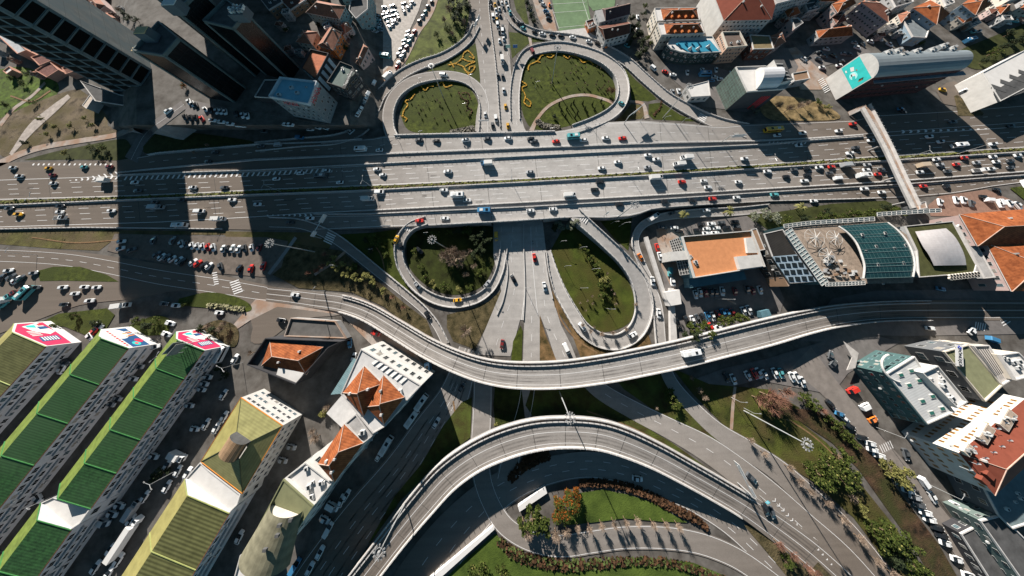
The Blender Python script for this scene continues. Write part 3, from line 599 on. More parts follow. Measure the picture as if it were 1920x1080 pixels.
lawn([(1145, 700), (1240, 690), (1290, 765), (1330, 810), (1420, 880), (1330, 825), (1220, 765), (1170, 730)], 'grass island with small bare trees between two descending ramps', M('green_verge', (.10, .12, .03)), smooth=False, z=.03)
lawn([(1260, 690), (1330, 720), (1440, 730), (1500, 765), (1480, 775), (1550, 830), (1600, 890), (1680, 990), (1740, 1090), (1690, 1090), (1600, 970), (1520, 900), (1440, 850), (1360, 800), (1300, 740)], 'long grassy slope with bushes above the merging ramps', M('long_slope', (.06, .068, .013), .95, .12, .45, tint=(.032, .038, .01), ns2=(.1, (.06, .048, .018)), bump=.5), smooth=False, z=.03)
lawn([(1440, 780), (1500, 790), (1560, 830), (1610, 880), (1660, 950), (1710, 1020), (1750, 1090), (1800, 1090), (1760, 1020), (1700, 940), (1640, 860), (1580, 800), (1530, 770), (1480, 765)], 'bare brown cutting between the grassy slope and the parked street', M('brown_cutting', (.06, .034, .02), .95, .3, .6, tint=(.018, .016, .01), ns2=(.12, (.035, .036, .012)), bump=.6), smooth=False, z=.05)
lawn([(1395, 985), (1440, 985), (1500, 1020), (1560, 1080), (1580, 1110), (1500, 1110), (1450, 1050)], 'dark bushy wedge between the two bottom-right roads', M('brown_scrub', (.14, .11, .06)), smooth=False, z=.13)
lawn([(1060, 985), (1082, 925), (1130, 918), (1180, 928), (1230, 945), (1270, 970), (1290, 980), (1240, 978), (1170, 972), (1110, 980)], 'trimmed lawn framed by the brown hedge at the bottom', z=.12, m=M('trim_lawn', (.055, .08, .014), .95, .1, .4, tint=(.028, .05, .009), bump=.4), smooth=False)
lawn([(820, 1100), (860, 1060), (930, 1000), (950, 1030), (1000, 1050), (1100, 1055), (1200, 1045), (1300, 1055), (1360, 1080), (1400, 1110)], 'bottom lawn with round bushes below the curved ramp', z=.12, m=M('trim_lawn', (.11, .15, .035)), smooth=False)
lawn([(70, 508), (100, 500), (150, 500), (200, 515), (222, 528), (200, 528), (120, 526), (75, 527)], 'lawn island between the parking area and the left road', z=.06, smooth=False)
lawn([(335, 560), (390, 548), (440, 556), (470, 572), (462, 585), (400, 578), (340, 572)], 'rounded green island at the left road junction', z=.06)
lawn([(60, 612), (110, 588), (200, 578), (215, 590), (200, 615), (160, 628), (120, 612)], 'sloping grass in front of the left billboard buildings', z=.06, smooth=False)
lawn([(245, 610), (290, 592), (318, 600), (310, 625), (270, 628)], 'grass patch between two green-roofed buildings and the lane', z=.06)
lawn([(370, 615), (410, 600), (445, 615), (440, 650), (400, 640)], 'scrub patch beside the third billboard building', M('brown_scrub', (.14, .11, .06)), z=.06)
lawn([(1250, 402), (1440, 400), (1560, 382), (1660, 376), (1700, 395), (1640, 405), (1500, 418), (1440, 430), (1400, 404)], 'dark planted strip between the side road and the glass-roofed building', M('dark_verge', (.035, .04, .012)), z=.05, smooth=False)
lawn([(1420, 200), (1450, 180), (1530, 190), (1575, 222), (1480, 226), (1440, 222)], 'dry ochre waste ground below the glass building', M('ochre_waste', (.21, .15, .075), .95, .25, .45, tint=(.09, .07, .03), bump=.6), z=.08)
lawn([(1789, 180), (1795, 178), (1845, 212), (1842, 217), (1797, 217)], 'brown triangular island at the slip road on the right', M('brown_scrub', (.14, .11, .06)), smooth=False, z=.12)
lawn([(1845, 75), (1920, 45), (1990, 20), (1990, 80), (1900, 100), (1840, 130), (1800, 115), (1800, 95)], 'dark scrubby hillside at the far right behind the slotted roof', M('dark_verge', (.035, .04, .012)), z=.05)
lawn([(1893, 352), (1990, 340), (1990, 400), (1925, 378)], 'grass corner beside the right service road', z=.15, smooth=False)
# paths and hedges
def ribsheet(name, pts, m, dz, kind, label=None, cat=None, n=6):
    r = Rib(pts, n=n); o = r.road(name, m, dz); return tag(o, label, cat, kind=kind), r
ribsheet('path', [(996, 246, 9), (1008, 222, 6), (1030, 198, 5.5), (1065, 182, 5), (1100, 178, 5), (1130, 185, 5), (1150, 193, 6)], PAV, .05, 'structure')
ribsheet('path', [(555, 445, 6), (530, 480, 6), (504, 514, 6)], CONC2, .09, 'structure')
ribsheet('path', [(650, 470, 5), (620, 495, 5), (590, 515, 5)], PAV, .09, 'structure')
ribsheet('path', [(1378, 725, 5), (1374, 760, 6), (1371, 805, 6)], PAV, .08, 'structure')
ribsheet('path', [(990, 62, 5), (994, 75, 5), (997, 95, 5)], PAV, .06, 'structure')
ribsheet('path', [(1180, 190, 4), (1205, 195, 6), (1213, 222, 9)], PAV, .08, 'structure')
ribsheet('path', [(0, 235, 8), (25, 205, 6), (60, 180, 5), (85, 155, 5)], PAV, .06, 'structure')
ribsheet('path', [(20, 290, 6), (60, 240, 16), (100, 205, 14), (130, 180, 8)], M('rock_path', (.32, .28, .25), .95, .4, .3), .07, 'structure')
ribsheet('path', [(1360, 560, 3), (1380, 570, 3)], PAV, .06, 'structure')
DIRT = M('trodden_earth', (.17, .105, .055), .95, .6, .35)
for pts in ([(1040, 560, 2), (1052, 600, 2.5), (1080, 635, 3), (1120, 662, 3)], [(850, 752, 3), (856, 790, 3), (866, 820, 4), (840, 850, 3)], [(1100, 770, 2), (1180, 800, 3), (1250, 835, 2)], [(1440, 770, 2), (1500, 800, 2.5), (1560, 850, 2), (1620, 930, 2.5)], [(700, 455, 2), (715, 480, 2.5), (722, 510, 2)], [(20, 180, 3), (60, 190, 2), (95, 170, 3)], [(60, 445, 2), (140, 455, 2.5), (220, 450, 2)], [(1190, 200, 2), (1200, 212, 2)]):
    ribsheet('path', pts, DIRT, .075, 'structure')
HB = M('brown_hedge_leaf', (.06, .03, .016), .9, .8, .5, tint=(.03, .02, .01)); HG = M('green_hedge_leaf', (.055, .075, .022), .9, .8, .4)
def hedge(pts, m, h, label, dens=5, name='hedge', m2=None, s0=.25):
    r = Rib(pts, n=5); b = MB(); rnd = random.Random(len(label)*7)
    for i in range(len(r.L)-1):
        wd = (r.L[i]-r.R[i]).length; ln = (r.at(i, .5)-r.at(i+1, .5)).length
        for k in range(int(wd*ln*dens)):
            t = rnd.random(); f = rnd.random(); p = r.at(i, f).lerp(r.at(i+1, f), t)+Vector((0, 0, h*(.35+.65*rnd.random())*(1-(2*f-1)**4)))
            a = rnd.random()*pi; s_ = s0+.25*rnd.random(); e1 = Vector((cos(a), sin(a), rnd.uniform(-.6, .6)))*s_; e2 = Vector((-sin(a), cos(a), rnd.uniform(-.6, .6)))*s_
            b.face([p-e1-e2, p+e1-e2, p+e1+e2, p-e1+e2], m2 if m2 and rnd.random() < .4 else m)
    return tag(b.build(name), label, 'hedge')
hedge([(1085, 905, 14), (1140, 905, 15), (1200, 920, 16), (1250, 945, 16), (1290, 965, 16), (1325, 988, 8)], HB, .9, 'brown clipped hedge curving above the trimmed lawn')
hedge([(935, 1010, 14), (970, 1040, 22), (1050, 1058, 22), (1130, 1055, 20), (1200, 1050, 16), (1280, 1060, 16), (1360, 1088, 14)], HB, .8, 'long green and brown hedge along the bottom of the curved ramp', m2=HG)
hedge([(955, 900, 14), (985, 870, 22), (1030, 850, 20)], HB, .8, 'brown bank hedge under the arched flyover')
hedge([(845, 250, 12), (868, 248, 16), (890, 243, 16)], M('grey_bush_leaf', (.13, .12, .10), .9, .8, .4), 1.2, 'grey bushy hedge at the bottom edge of the oval lawn')
hedge([(1006, 226, 8), (1020, 236, 10), (1048, 240, 10)], M('grey_bush_leaf', (.13, .12, .10)), 1.0, 'grey hedge at the foot of the big loop lawn')
hedge([(390, 572, 8), (430, 576, 9), (460, 580, 9)], M('pale_bush_leaf', (.20, .19, .11), .9, .8, .4), .9, 'pale hedge along the rounded green island')
# yellow flower scrolls
YF = M('marigold', (.40, .22, .02), .8, 1.5, .3)
def scroll(pts, label, wd=2.2, m=YF):
    b = MB(); rnd = random.Random(5)
    for pl in pts:
        r = Rib([p+(wd,) for p in pl], n=5)
        for i in range(len(r.L)-1):
            for k in range(5):
                p = r.at(i, rnd.random()).lerp(r.at(i+1, rnd.random()), rnd.random())+Vector((0, 0, .15+.2*rnd.random())); a = rnd.random()*pi; s_ = .22+.15*rnd.random()
                e1 = Vector((cos(a), sin(a), rnd.uniform(-.3, .3)))*s_; e2 = Vector((-sin(a), cos(a), rnd.uniform(-.3, .3)))*s_; b.face([p-e1-e2, p+e1-e2, p+e1+e2, p-e1+e2], m)
    return tag(b.build('flower_bed'), label, 'flower bed')
O1 = lambda x, y: (480+x/4, y/4)
scroll([[O1(1440, 490), O1(1500, 475), O1(1545, 440), O1(1560, 400), O1(1590, 380)], [O1(1590, 380), O1(1620, 410), O1(1635, 440), O1(1600, 425)], [O1(1545, 440), O1(1590, 460), O1(1640, 465), O1(1610, 478), O1(1570, 500)], [O1(1500, 480), O1(1550, 500), O1(1570, 530), O1(1600, 570)], [O1(1570, 530), O1(1600, 550), O1(1630, 530), O1(1640, 500), O1(1605, 505), O1(1600, 525)], [O1(1460, 465), O1(1485, 505)]], 'golden fleur-shaped flower emblem on the wedge of lawn', 1.3)
scroll([[O1(1100, 880), O1(1110, 830), O1(1140, 790), O1(1120, 760), O1(1160, 745), O1(1190, 710)], [O1(1090, 870), O1(1130, 890), O1(1120, 910)]], 'yellow flower scroll on the left rim of the oval lawn', .8)
scroll([[O1(1240, 650), O1(1270, 680), O1(1300, 650), O1(1330, 650)], [O1(1360, 640), O1(1400, 620), O1(1420, 655), O1(1470, 640)]], 'thin flower scroll on the top rim of the oval lawn', .5)
scroll([[O1(1520, 690), O1(1550, 740), O1(1590, 760), O1(1580, 800), O1(1620, 830), O1(1600, 870)], [O1(1540, 700), O1(1590, 700), O1(1610, 750)]], 'brown-yellow flower scroll on the right rim of the oval lawn', 1.2, HB)
O2 = lambda x, y: (960+x/4, y/4)
scroll([[O2(120, 530), O2(130, 490), O2(170, 470), O2(200, 450), O2(220, 420), O2(260, 410), O2(310, 410)], [O2(180, 460), O2(210, 470)], [O2(260, 425), O2(290, 435), O2(315, 415)]], 'bright yellow flower scroll along the top-left rim of the big loop lawn', .9)
scroll([[O2(70, 610), O2(110, 640), O2(75, 660), O2(100, 720), O2(90, 770), O2(130, 800), O2(140, 770), O2(110, 740)]], 'bright yellow flower scroll down the left rim of the big loop lawn', .9)
scroll([[O2(385, 420), O2(420, 440), O2(440, 420), O2(500, 440), O2(530, 470), O2(580, 460), O2(610, 490)]], 'faded flower scroll along the top-right rim of the big loop lawn', .5)
scroll([[O2(1060, 870), O2(1080, 840), O2(1110, 810), O2(1120, 760)]], 'rust-coloured flower stripe on the pointed lawn', 4, HB)
# ---------------------------------------------------------------- buildings
def XY(p): return (p.x, p.y)
FR = random.Random(11); GLB = M('bluish_glass', (.04, .075, .09), .15, .3, .3); GLC = M('curtained_glass', (.22, .20, .17), .4, .6, .3); UNIT = M('unit_metal', (.45, .45, .44), .5)
FRAME = M('window_frame', (.35, .35, .34), .6)
def winmesh(frame, glass, key):
    b = MB(); y = -.02
    b.box((0, .0, 0), (1, .12, 1), frame)
    b.face([(-.42, -.075, -.42), (.42, -.075, -.42), (.42, -.075, .42), (-.42, -.075, .42)], glass)
    b.face([(-.02, -.09, -.42), (.02, -.09, -.42), (.02, -.09, .42), (-.02, -.09, .42)], frame)
    me = bpy.data.meshes.new('window'); me.from_pydata(b.v, [], b.f)
    for m in b.mats: me.materials.append(m)
    me.polygons.foreach_set('material_index', b.m); return me
WM = {}
def window(parent, pos, ax, up, sx, sz, frame=None, glass=None, name='window'):
    k = (frame or FRAME).name+(glass or GL).name
    if k not in WM: WM[k] = winmesh(frame or FRAME, glass or GL, k)
    o = bpy.data.objects.new(name, WM[k]); COL.objects.link(o); o.parent = parent
    n = ax.cross(up); A = Matrix.Identity(4)
    A.col[0][:3] = ax*sx; A.col[1][:3] = -n; A.col[2][:3] = up*sz; A.col[3][:3] = pos
    o.matrix_local = A; return o
def facade(parent, p, q, z0, z1, floors, cols, sx=.55, sz=.5, frame=None, glass=None, outward=None, skip=None, margin=.04):
    """rows of windows on the wall p-q (xy), seen from outside"""
    p, q = Vector((p[0], p[1], 0)), Vector((q[0], q[1], 0)); d = (q-p); ln = d.length; ax = d.normalized(); n = ax.cross(Vector((0, 0, 1)))
    fh = (z1-z0)/floors; cw = ln*(1-2*margin)/cols
    for j in range(floors):
        for i in range(cols):
            if skip and skip(i, j): continue
            if FR.random() < .06: continue
            c = p+ax*(ln*margin+cw*(i+.5))+Vector((0, 0, z0+fh*(j+.52)))+n*.02; q_ = FR.random()
            g2 = glass or (GL if q_ < .6 else (GLB if q_ < .85 else GLC))
            window(parent, c, ax, Vector((0, 0, 1)), cw*sx*FR.choice((1, 1, .8, 1.12)), fh*sz*FR.choice((1, 1, .9)), frame, g2)
            if q_ > .93: u_ = MB(); u_.box(c+n*.35+ax*cw*.36-Vector((0, 0, fh*.2)), (.7, .6, .5), UNIT); u_.build('air_conditioner', parent)
def faces_cam(p, q):
    """wall p-q of a counter-clockwise footprint is turned to the camera"""
    mx, my = (p[0]+q[0])/2, (p[1]+q[1])/2; nx, ny = q[1]-p[1], -(q[0]-p[0]); return -(mx*nx+my*ny) > 0
def ccw(P):
    a = sum(P[i][0]*P[(i+1) % len(P)][1]-P[(i+1) % len(P)][0]*P[i][1] for i in range(len(P))); return P if a > 0 else P[::-1]
def offs(P, d):
    """grow a ccw polygon by d"""
    n = len(P); out = []
    for i in range(n):
        a, b, c = Vector(P[i-1]), Vector(P[i]), Vector(P[(i+1) % n]); e1 = (b-a).normalized(); e2 = (c-b).normalized()
        n1 = Vector((e1.y, -e1.x)); n2 = Vector((e2.y, -e2.x)); k = n1+n2; l = max(.3, 1+n1.dot(n2)); v = b+k*(d/l); out.append((v.x, v.y))
    return out
def roof_hip(parent, P, z, hr, m, over=.35, name='roof', ridge=None, flat=0):
    """hip roof on a 4-corner ccw footprint; flat=fraction for gable"""
    P = [Vector((x, y, z)) for x, y in offs(P, over)]; l = [(P[(i+1) % 4]-P[i]).length for i in range(4)]
    if l[0]+l[2] < l[1]+l[3]: P = P[1:]+P[:1]; l = l[1:]+l[:1]
    mA = (P[3]+P[0])/2; mB = (P[1]+P[2])/2; sh = (l[1]+l[3])/4; L_ = (mB-mA).length; t = min(.5, sh/L_*(1-flat))
    if flat >= 1: t = 0
    A = mA.lerp(mB, t)+Vector((0, 0, hr)); B = mB.lerp(mA, t)+Vector((0, 0, hr)); b = MB()
    b.face([P[0], P[1], B, A], m); b.face([P[2], P[3], A, B], m); b.face([P[3], P[0], A], m); b.face([P[1], P[2], B], m)
    u = Vector((0, 0, -.25))
    for i in range(4): b.face([P[i]+u, P[(i+1) % 4]+u, P[(i+1) % 4], P[i]], M('eave_trim', (.4, .38, .36), .8))
    o = b.build(name, parent)
    rb = MB(); rm = M('ridge_cap', (.42, .30, .24), .8)
    for s, e in ((A, B), (P[0], A), (P[3], A), (P[1], B), (P[2], B)):
        if (s-e).length > .3: rb.bar(s+Vector((0, 0, .06)), e+Vector((0, 0, .06)), .13, .13, rm, 4)
    rb.build('ridge_tiles', o)
    for k in range(2 if (B-A).length+sh*2 > 7 else 0):
        q = A.lerp(B, FR.random()).lerp(P[FR.randrange(4)], .3+.25*FR.random()); c_ = MB(); c_.box(q+Vector((0, 0, .1)), (.8, .7, 1.5), FR.choice((CONC, CONC2))); c_.build('chimney', o)
    return o, A, B
TILE = M('terracotta_tiles', (.27, .085, .03), .85, .5, .3, tint=(.2, .055, .02), grid=None, wave=(1.2, .7, .75))
TILE2 = M('brown_tiles', (.12, .05, .035), .85, .5, .25, wave=(.4, .7, .75))
TILE3 = M('pinkish_tiles', (.28, .12, .075), .85, .6, .25, wave=(.2, .7, .75))
UNIT = M('unit_metal', (.45, .45, .44), .5)
def units(parent, P, z, n, seed=1, m=None, smax=1.6):
    """air-conditioning and plant boxes scattered on a flat roof"""
    rnd = random.Random(seed); c = Vector((sum(p[0] for p in P)/len(P), sum(p[1] for p in P)/len(P)))
    for k in range(n):
        p = Vector(P[rnd.randrange(len(P))][:2]).lerp(c, rnd.uniform(.25, .95)); s_ = rnd.uniform(.5, smax); b = MB()
        R = Matrix.Rotation(rnd.uniform(0, .3)+.1, 3, 'Z')
        b.box((p.x, p.y, z+s_*.35), (s_*1.3, s_, s_*.7), m or UNIT, R); b.box((p.x, p.y, z+s_*.72), (s_*.7, s_*.7, s_*.08), GL, R)
        b.build('rooftop_unit', parent)
def building(name, label, poly, h, wall, roof='flat', rm=None, hr=2.2, floors=2, cw=3.2, z0=0, par=.5, nu=0, frame=None, glass=None, sx=.5, sz=.45, cat='building', wz0=.6, win=True, over=.35, parm=None, cols=None, flat=0, chim=0, seed=1, skipw=None):
    """poly: photo outline of the eaves, seen at height h"""
    P = ccw([XY(U(x, y, h)) for x, y in poly]); c = (sum(p[0] for p in P)/len(P), sum(p[1] for p in P)/len(P))
    t = empty(name, (0, 0, 0)); tag(t, label, cat)
    b = MB(); b.prism(P, z0-.3, h, wall, top=rm if roof == 'flat' else wall); b.build('wall', t)
    if roof == 'flat' and par:
        I = offs(P, -.3); O = offs(P, .06); b = MB(); n = len(P); pm = parm or CONC
        for i in range(n):
            j = (i+1) % n
            b.face([(*O[i], h-.2), (*O[j], h-.2), (*O[j], h+par), (*O[i], h+par)], pm); b.face([(*I[j], h), (*I[i], h), (*I[i], h+par), (*I[j], h+par)], pm)
            b.face([(*O[i], h+par), (*O[j], h+par), (*I[j], h+par), (*I[i], h+par)], pm)
        b.build('parapet', t)
    elif roof == 'hip' and len(P) == 4:
        ro, A, B = roof_hip(t, P, h, hr, rm or TILE, over, flat=flat)
        for k in range(chim):
            q = A.lerp(B, .3+.4*k)+Vector((.8*(1-2*(k % 2)), .6, -.3)); bb = MB(); bb.box((q.x, q.y, q.z), (.7, .6, 1.3), CONC); bb.build('chimney', ro)
    if nu: units(t, P, h, nu, seed)
    if win:
        n = len(P); tot = 0
        for i in range(n):
            p, q = P[i], P[(i+1) % n]
            if skipw == 'end' and (p[0]+q[0]) <= min(P[k][0]+P[(k+1) % n][0] for k in range(n))+.01: continue
            ln = hypot(q[0]-p[0], q[1]-p[1])
            if ln > 2.5 and faces_cam(p, q):
                k = max(1, int(ln/cw)) if cols is None else cols
                if tot+k*floors > 98: continue
                tot += k*floors; facade(t, p, q, z0+wz0, h-.1, floors, k, sx, sz, frame, glass)
    return t, P
def wcol(n, c): return M(n, c, .85, .35, .12)
CREAM = wcol('cream_render', (.44, .40, .34)); GREYW = wcol('grey_render', (.27, .27, .27)); PINK = wcol('pink_render', (.36, .27, .25)); TEALW = wcol('teal_render', (.16, .23, .24)); BLUEW = wcol('blue_render', (.19, .25, .30)); OLIVEW = wcol('olive_render', (.25, .24, .13)); REDW = wcol('dark_red_render', (.23, .05, .045)); ORW = wcol('orange_render', (.42, .13, .04)); WHW = wcol('white_render', (.41, .40, .38)); DKW = wcol('dark_cladding', (.035, .035, .038)); BRW = wcol('brown_render', (.22, .14, .09))
FLAT = M('flat_roof_screed', (.30, .29, .28), .9, .3, .25); FLATW = M('white_membrane', (.50, .485, .465), .85, .3, .08); FLATD = M('dark_membrane', (.07, .07, .07), .9, .3, .3)
# -- long green-roofed trade blocks
def text_obj(name, s, parent, origin, ax, up, size, m, ext=.02, align='CENTER'):
    c = bpy.data.curves.new(name, 'FONT'); c.body = s; c.size = size; c.extrude = ext; c.align_x = align; c.align_y = 'CENTER'; c.materials.append(m)
    tmp = bpy.data.objects.new(name, c); COL.objects.link(tmp); bpy.context.view_layer.update()
    dg = bpy.context.evaluated_depsgraph_get(); me = bpy.data.meshes.new_from_object(tmp.evaluated_get(dg)); bpy.data.objects.remove(tmp)
    o = bpy.data.objects.new(name, me); COL.objects.link(o); o.parent = parent
    n = ax.cross(up); A = Matrix.Identity(4); A.col[0][:3] = ax; A.col[1][:3] = up; A.col[2][:3] = n; A.col[3][:3] = origin; o.matrix_local = A; return o
PINKP = M('magenta_print', (.40, .03, .085), .6, 1, .08); NAVYP = M('navy_print', (.02, .07, .17), .6, 1, .1); WP = M('white_print', (.52, .515, .50), .6, 1, .04); CYP = M('turquoise_print', (.03, .38, .36), .6, .3, .12); REDP = M('red_print', (.55, .03, .04), .6); ORP = M('orange_print', (.6, .22, .05), .6); BLKP = M('black_print', (.02, .02, .02), .6)
def board_quad(b, O, ax, up, n, pts, m, k):
    b.face([O+ax*x+up*y+n*(.05+.02*k) for x, y in pts], m)
def green_block(label, eL, ap, eR, dirpx, he, hr, rm, rl, wallm, nseg, seg, poster=None, end=None, walln=None, segm=None):
    """eL, ap, eR: photo points of the front gable (left eave, ridge, right eave); runs towards dirpx"""
    t = empty('trade_block'); tag(t, label, 'building')
    A, B, Rr = U(*eL, he), U(*eR, he), U(*ap, he+hr)
    d = U(eR[0]+dirpx[0], eR[1]+dirpx[1], he)-B; d.z = 0; d.normalize(); w_ = (B-A); w_.z = 0
    mid = A.lerp(B, (Rr-A).dot(w_)/w_.length_squared); Rr = Vector((mid.x, mid.y, he+hr)); Ltot = seg*nseg
    A2, B2, R2 = A+d*Ltot, B+d*Ltot, Rr+d*Ltot
    b = MB()
    def dnn(v): return Vector((v.x, v.y, -.3))
    b.face([dnn(A), A, Rr, B, dnn(B)][::-1], wallm); b.face([dnn(B2), B2, R2, A2, dnn(A2)][::-1], wallm)
    b.face([dnn(B), B, B2, dnn(B2)][::-1], wallm); b.face([dnn(A2), A2, A, dnn(A)][::-1], wallm)
    b.build('wall', t)
    ov = w_.normalized()*.3; b = MB()
    b.face([Rr, B+ov, B2+ov, R2][::-1], rm); b.face([A-ov, Rr, R2, A2-ov][::-1], rl); r = b.build('roof', t)
    b = MB(); b.bar(B+ov, B2+ov, .12, .12, M('red_gutter', (.16, .05, .03), .7), 5); b.build('gutter', t)
    GP = segm or M('green_flashing', (.045, .16, .05), .6)
    for k in range(nseg+1):
        o = d*(seg*k); b = MB(); u = Vector((0, 0, .22))
        for p, q in ((A-ov, Rr), (Rr, B+ov)):
            b.face([p+o, q+o, q+o+u, p+o+u], GP); b.face([p+o+d*.2, q+o+d*.2, q+o+u+d*.2, p+o+u+d*.2][::-1], GP); b.face([p+o+u, q+o+u, q+o+u+d*.2, p+o+u+d*.2], GP)
        b.build('fire_wall_coping', t)
    # right facade: window bands, bays
    ax = d; n = Vector((d.y, -d.x, 0));
    if n.dot(w_) < 0: n = -n
    cols = int(Ltot/3.0); sd = -d if (-d).cross(Vector((0, 0, 1))).dot(n) > 0 else d
    p0, q0 = (B2, B) if sd == -d else (B, B2)
    facade(t, p0, q0, .5, he-.4, 3, min(32, cols), .72, .55, M('block_frame', (.45, .45, .46), .7))
    for k in range(nseg):
        c = B+d*(seg*(k+.5))+n*.45; bb = MB(); R = Matrix.Rotation(atan2(d.y, d.x), 3, 'Z')
        for z in (2.9, 5.6): bb.box((c.x, c.y, z), (seg*.8, .9, .5), M('balcony_grey', (.33, .34, .35), .8), R)
        bb.build('balcony', t)
    if poster:
        up = Vector((0, 0, 1)); ax2 = w_.normalized(); n2 = -d
        poster(t, A, B, ax2, up, n2, w_.length, he, hr)
    return t, A, B, d, A2, B2
def posterA(t, A, B, ax, up, n, W, he, hr, logo='lila'):
    O = Vector((A.x, A.y, 0)); b = MB()
    board_quad(b, O, ax, up, n, [(-.3, .2), (W+.2, .2), (W+.2, he), (W*.3, he+hr), (-.3, he)], WP, 0); b.build('poster_board', t)
    b = MB(); board_quad(b, O, ax, up, n, [(.5, he*.28), (W-.2, he*.28), (W-.2, he*.96), (W*.32, he+hr*.85), (.5, he*.97)], PINKP, 1); p = b.build('poster', t)
    b = MB(); board_quad(b, O, ax, up, n, [(.5, he*.45), (W*.45, he*.28), (W*.55, he*.5), (W*.4, he*.8), (W*.15, he*.95)], WP, 2)
    board_quad(b, O, ax, up, n, [(W*.2, he*.35), (W*.3, he*.33), (W*.32, he*.6), (W*.2, he*.6)], NAVYP, 3)
    board_quad(b, O, ax, up, n, [(W*.12, he*.6), (W*.24, he*.63), (W*.2, he*.85), (W*.12, he*.85)], CYP, 3)
    board_quad(b, O, ax, up, n, [(W*.08, he*.4), (W*.16, he*.4), (W*.16, he*.52), (W*.08, he*.52)], REDP, 3); b.build('poster_print', p)
    b = MB(); board_quad(b, O, ax, up, n, [(W*.62, he*.38), (W*.8, he*.4), (W*.82, he*.93), (W*.64, he*.9)], NAVYP, 3)
    for k in range(6): board_quad(b, O, ax, up, n, [(W*.64, he*(.43+.075*k)), (W*.79, he*(.44+.075*k)), (W*.79, he*(.48+.075*k)), (W*.64, he*(.47+.075*k))], WP, 4)
    for k in range(4): board_quad(b, O, ax, up, n, [(W*.36+k*.06*W, he*(.72)), (W*.39+k*.06*W, he*(.72)), (W*.39+k*.06*W, he*(1.0)), (W*.36+k*.06*W, he*(1.0))], WP, 4)
    b.build('poster_print', p)
def posterB(t, A, B, ax, up, n, W, he, hr):
    O = Vector((A.x, A.y, 0)); b = MB()
    board_quad(b, O, ax, up, n, [(-.3, .2), (W+.2, .2), (W+.2, he), (W*.3, he+hr), (-.3, he)], WP, 0); b.build('poster_board', t)
    b = MB(); board_quad(b, O, ax, up, n, [(.9, he*.28), (W-.2, he*.28), (W-.2, he*.85), (.9, he*.85)], NAVYP, 1); p = b.build('poster', t)
    b = MB(); board_quad(b, O, ax, up, n, [(W*.3+W*.26*cos(k*pi/8), he*.75+he*.28*sin(k*pi/8)) for k in range(16)], WP, 2)
    for k in range(4): board_quad(b, O, ax, up, n, [(W*(.2+.07*k), he*.3), (W*(.235+.07*k), he*.3), (W*(.27+.07*k), he*.62), (W*(.235+.07*k), he*.62)], ORP if k % 2 else WP, 3)
    for cx, cy, m in ((.72, .42, PINKP), (.84, .6, CYP)):
        board_quad(b, O, ax, up, n, [(W*cx+W*.1*cos(k*pi/6), he*cy+he*.13*sin(k*pi/6)) for k in range(12)], m, 3)
        board_quad(b, O, ax, up, n, [(W*cx+W*.04*cos(k*pi/6), he*cy+he*.06*sin(k*pi/6)) for k in range(12)], REDP, 4)
    for k in range(9): board_quad(b, O, ax, up, n, [(W*(.12+.09*k), he*.9), (W*(.17+.09*k), he*.9), (W*(.17+.09*k), he*.97), (W*(.12+.09*k), he*.97)], REDP, 4)
    b.build('poster_print', p)
gd = U(241-100, 652+123.6, 9)-U(241, 652, 9); ga = atan2(gd.y, gd.x)
GRN = M('green_corrugated', (.040, .110, .036), .62, .8, .35, tint=(.035, .08, .035), ns2=(.05, (.055, .115, .05)), wave=(ga, .85, .72)); LIT_LIME = M('sunlit_lime_sheet', (.125, .165, .035), .62, .5, .3, wave=(ga, .85, .9)); OLV = M('olive_corrugated', (.13, .13, .055), .62, .35, .3, wave=(ga, .85, .7)); YEL = M('mustard_sheet', (.23, .205, .075), .62, .3, .2)  # lime slopes: the same green sheet, yellower and with sunlight painted in
BW = M('block_wall', (.42, .42, .43), .85, .4, .15)
green_block('long olive-roofed block with a magenta poster at the left edge of the scene', (28, 607), (20, 627), (86, 649), (-100, 109), 8.6, 2.6, OLV, YEL, BW, 4, 16.5, posterA, segm=M('pale_lime_flashing', (.32, .36, .15), .6))
green_block('long green-roofed block with a navy poster between two magenta-poster blocks', (190, 618), (189, 634), (241, 652.5), (-100, 123.6), 8.6, 2.8, GRN, LIT_LIME, BW, 7, 15.2, posterB)
g3 = green_block('green-roofed block with a magenta poster and a rooftop billboard', (331, 622.5), (332.5, 638), (383, 656.7), (-100, 139), 8.6, 2.8, GRN, LIT_LIME, BW, 5, (U(170, 952, 8.6)-U(383, 656.7, 8.6)).length/5, posterA)
# rooftop billboard on the third block
t = empty('rooftop_billboard'); tag(t, 'double rooftop billboard seen edge-on above the green corrugated roof', 'billboard')
for k, (x0, y0, x1, y1) in enumerate([(303, 665, 324, 643), (311, 668, 330, 646)]):
    z = 15.5-k*.5; p, q = U(x0, y0, z), U(x1, y1, z); b = MB(); dd = (q-p).normalized(); nn = Vector((-dd.y, dd.x, 0))*.1
    b.prism([XY(p+nn), XY(p-nn), XY(q-nn), XY(q+nn)], z-3.2, z, M('board_back', (.16, .17, .16), .7)); b.build('board_panel', t)
    for f in (.1, .5, .9):
        s_ = p.lerp(q, f); b = MB(); b.bar((s_.x, s_.y, 9.5), (s_.x, s_.y, z-3.2), .12, .12, METAL); b.build('post', t)
# white terrace and the next green block behind
building('terrace_block', 'bright white flat terrace joining two green-roofed blocks', [(81, 941), (111, 928), (106, 932), (172, 952), (152, 980), (134, 992), (75, 974)], 8.4, BW, rm=FLATW, par=.35, floors=2, parm=FLATW)
green_block('green-roofed block at the bottom corner beyond the white terrace', (78, 943), (72, 973), (134, 992), (-100, 139), 8.6, 2.8, GRN, LIT_LIME, BW, 4, 15.0)
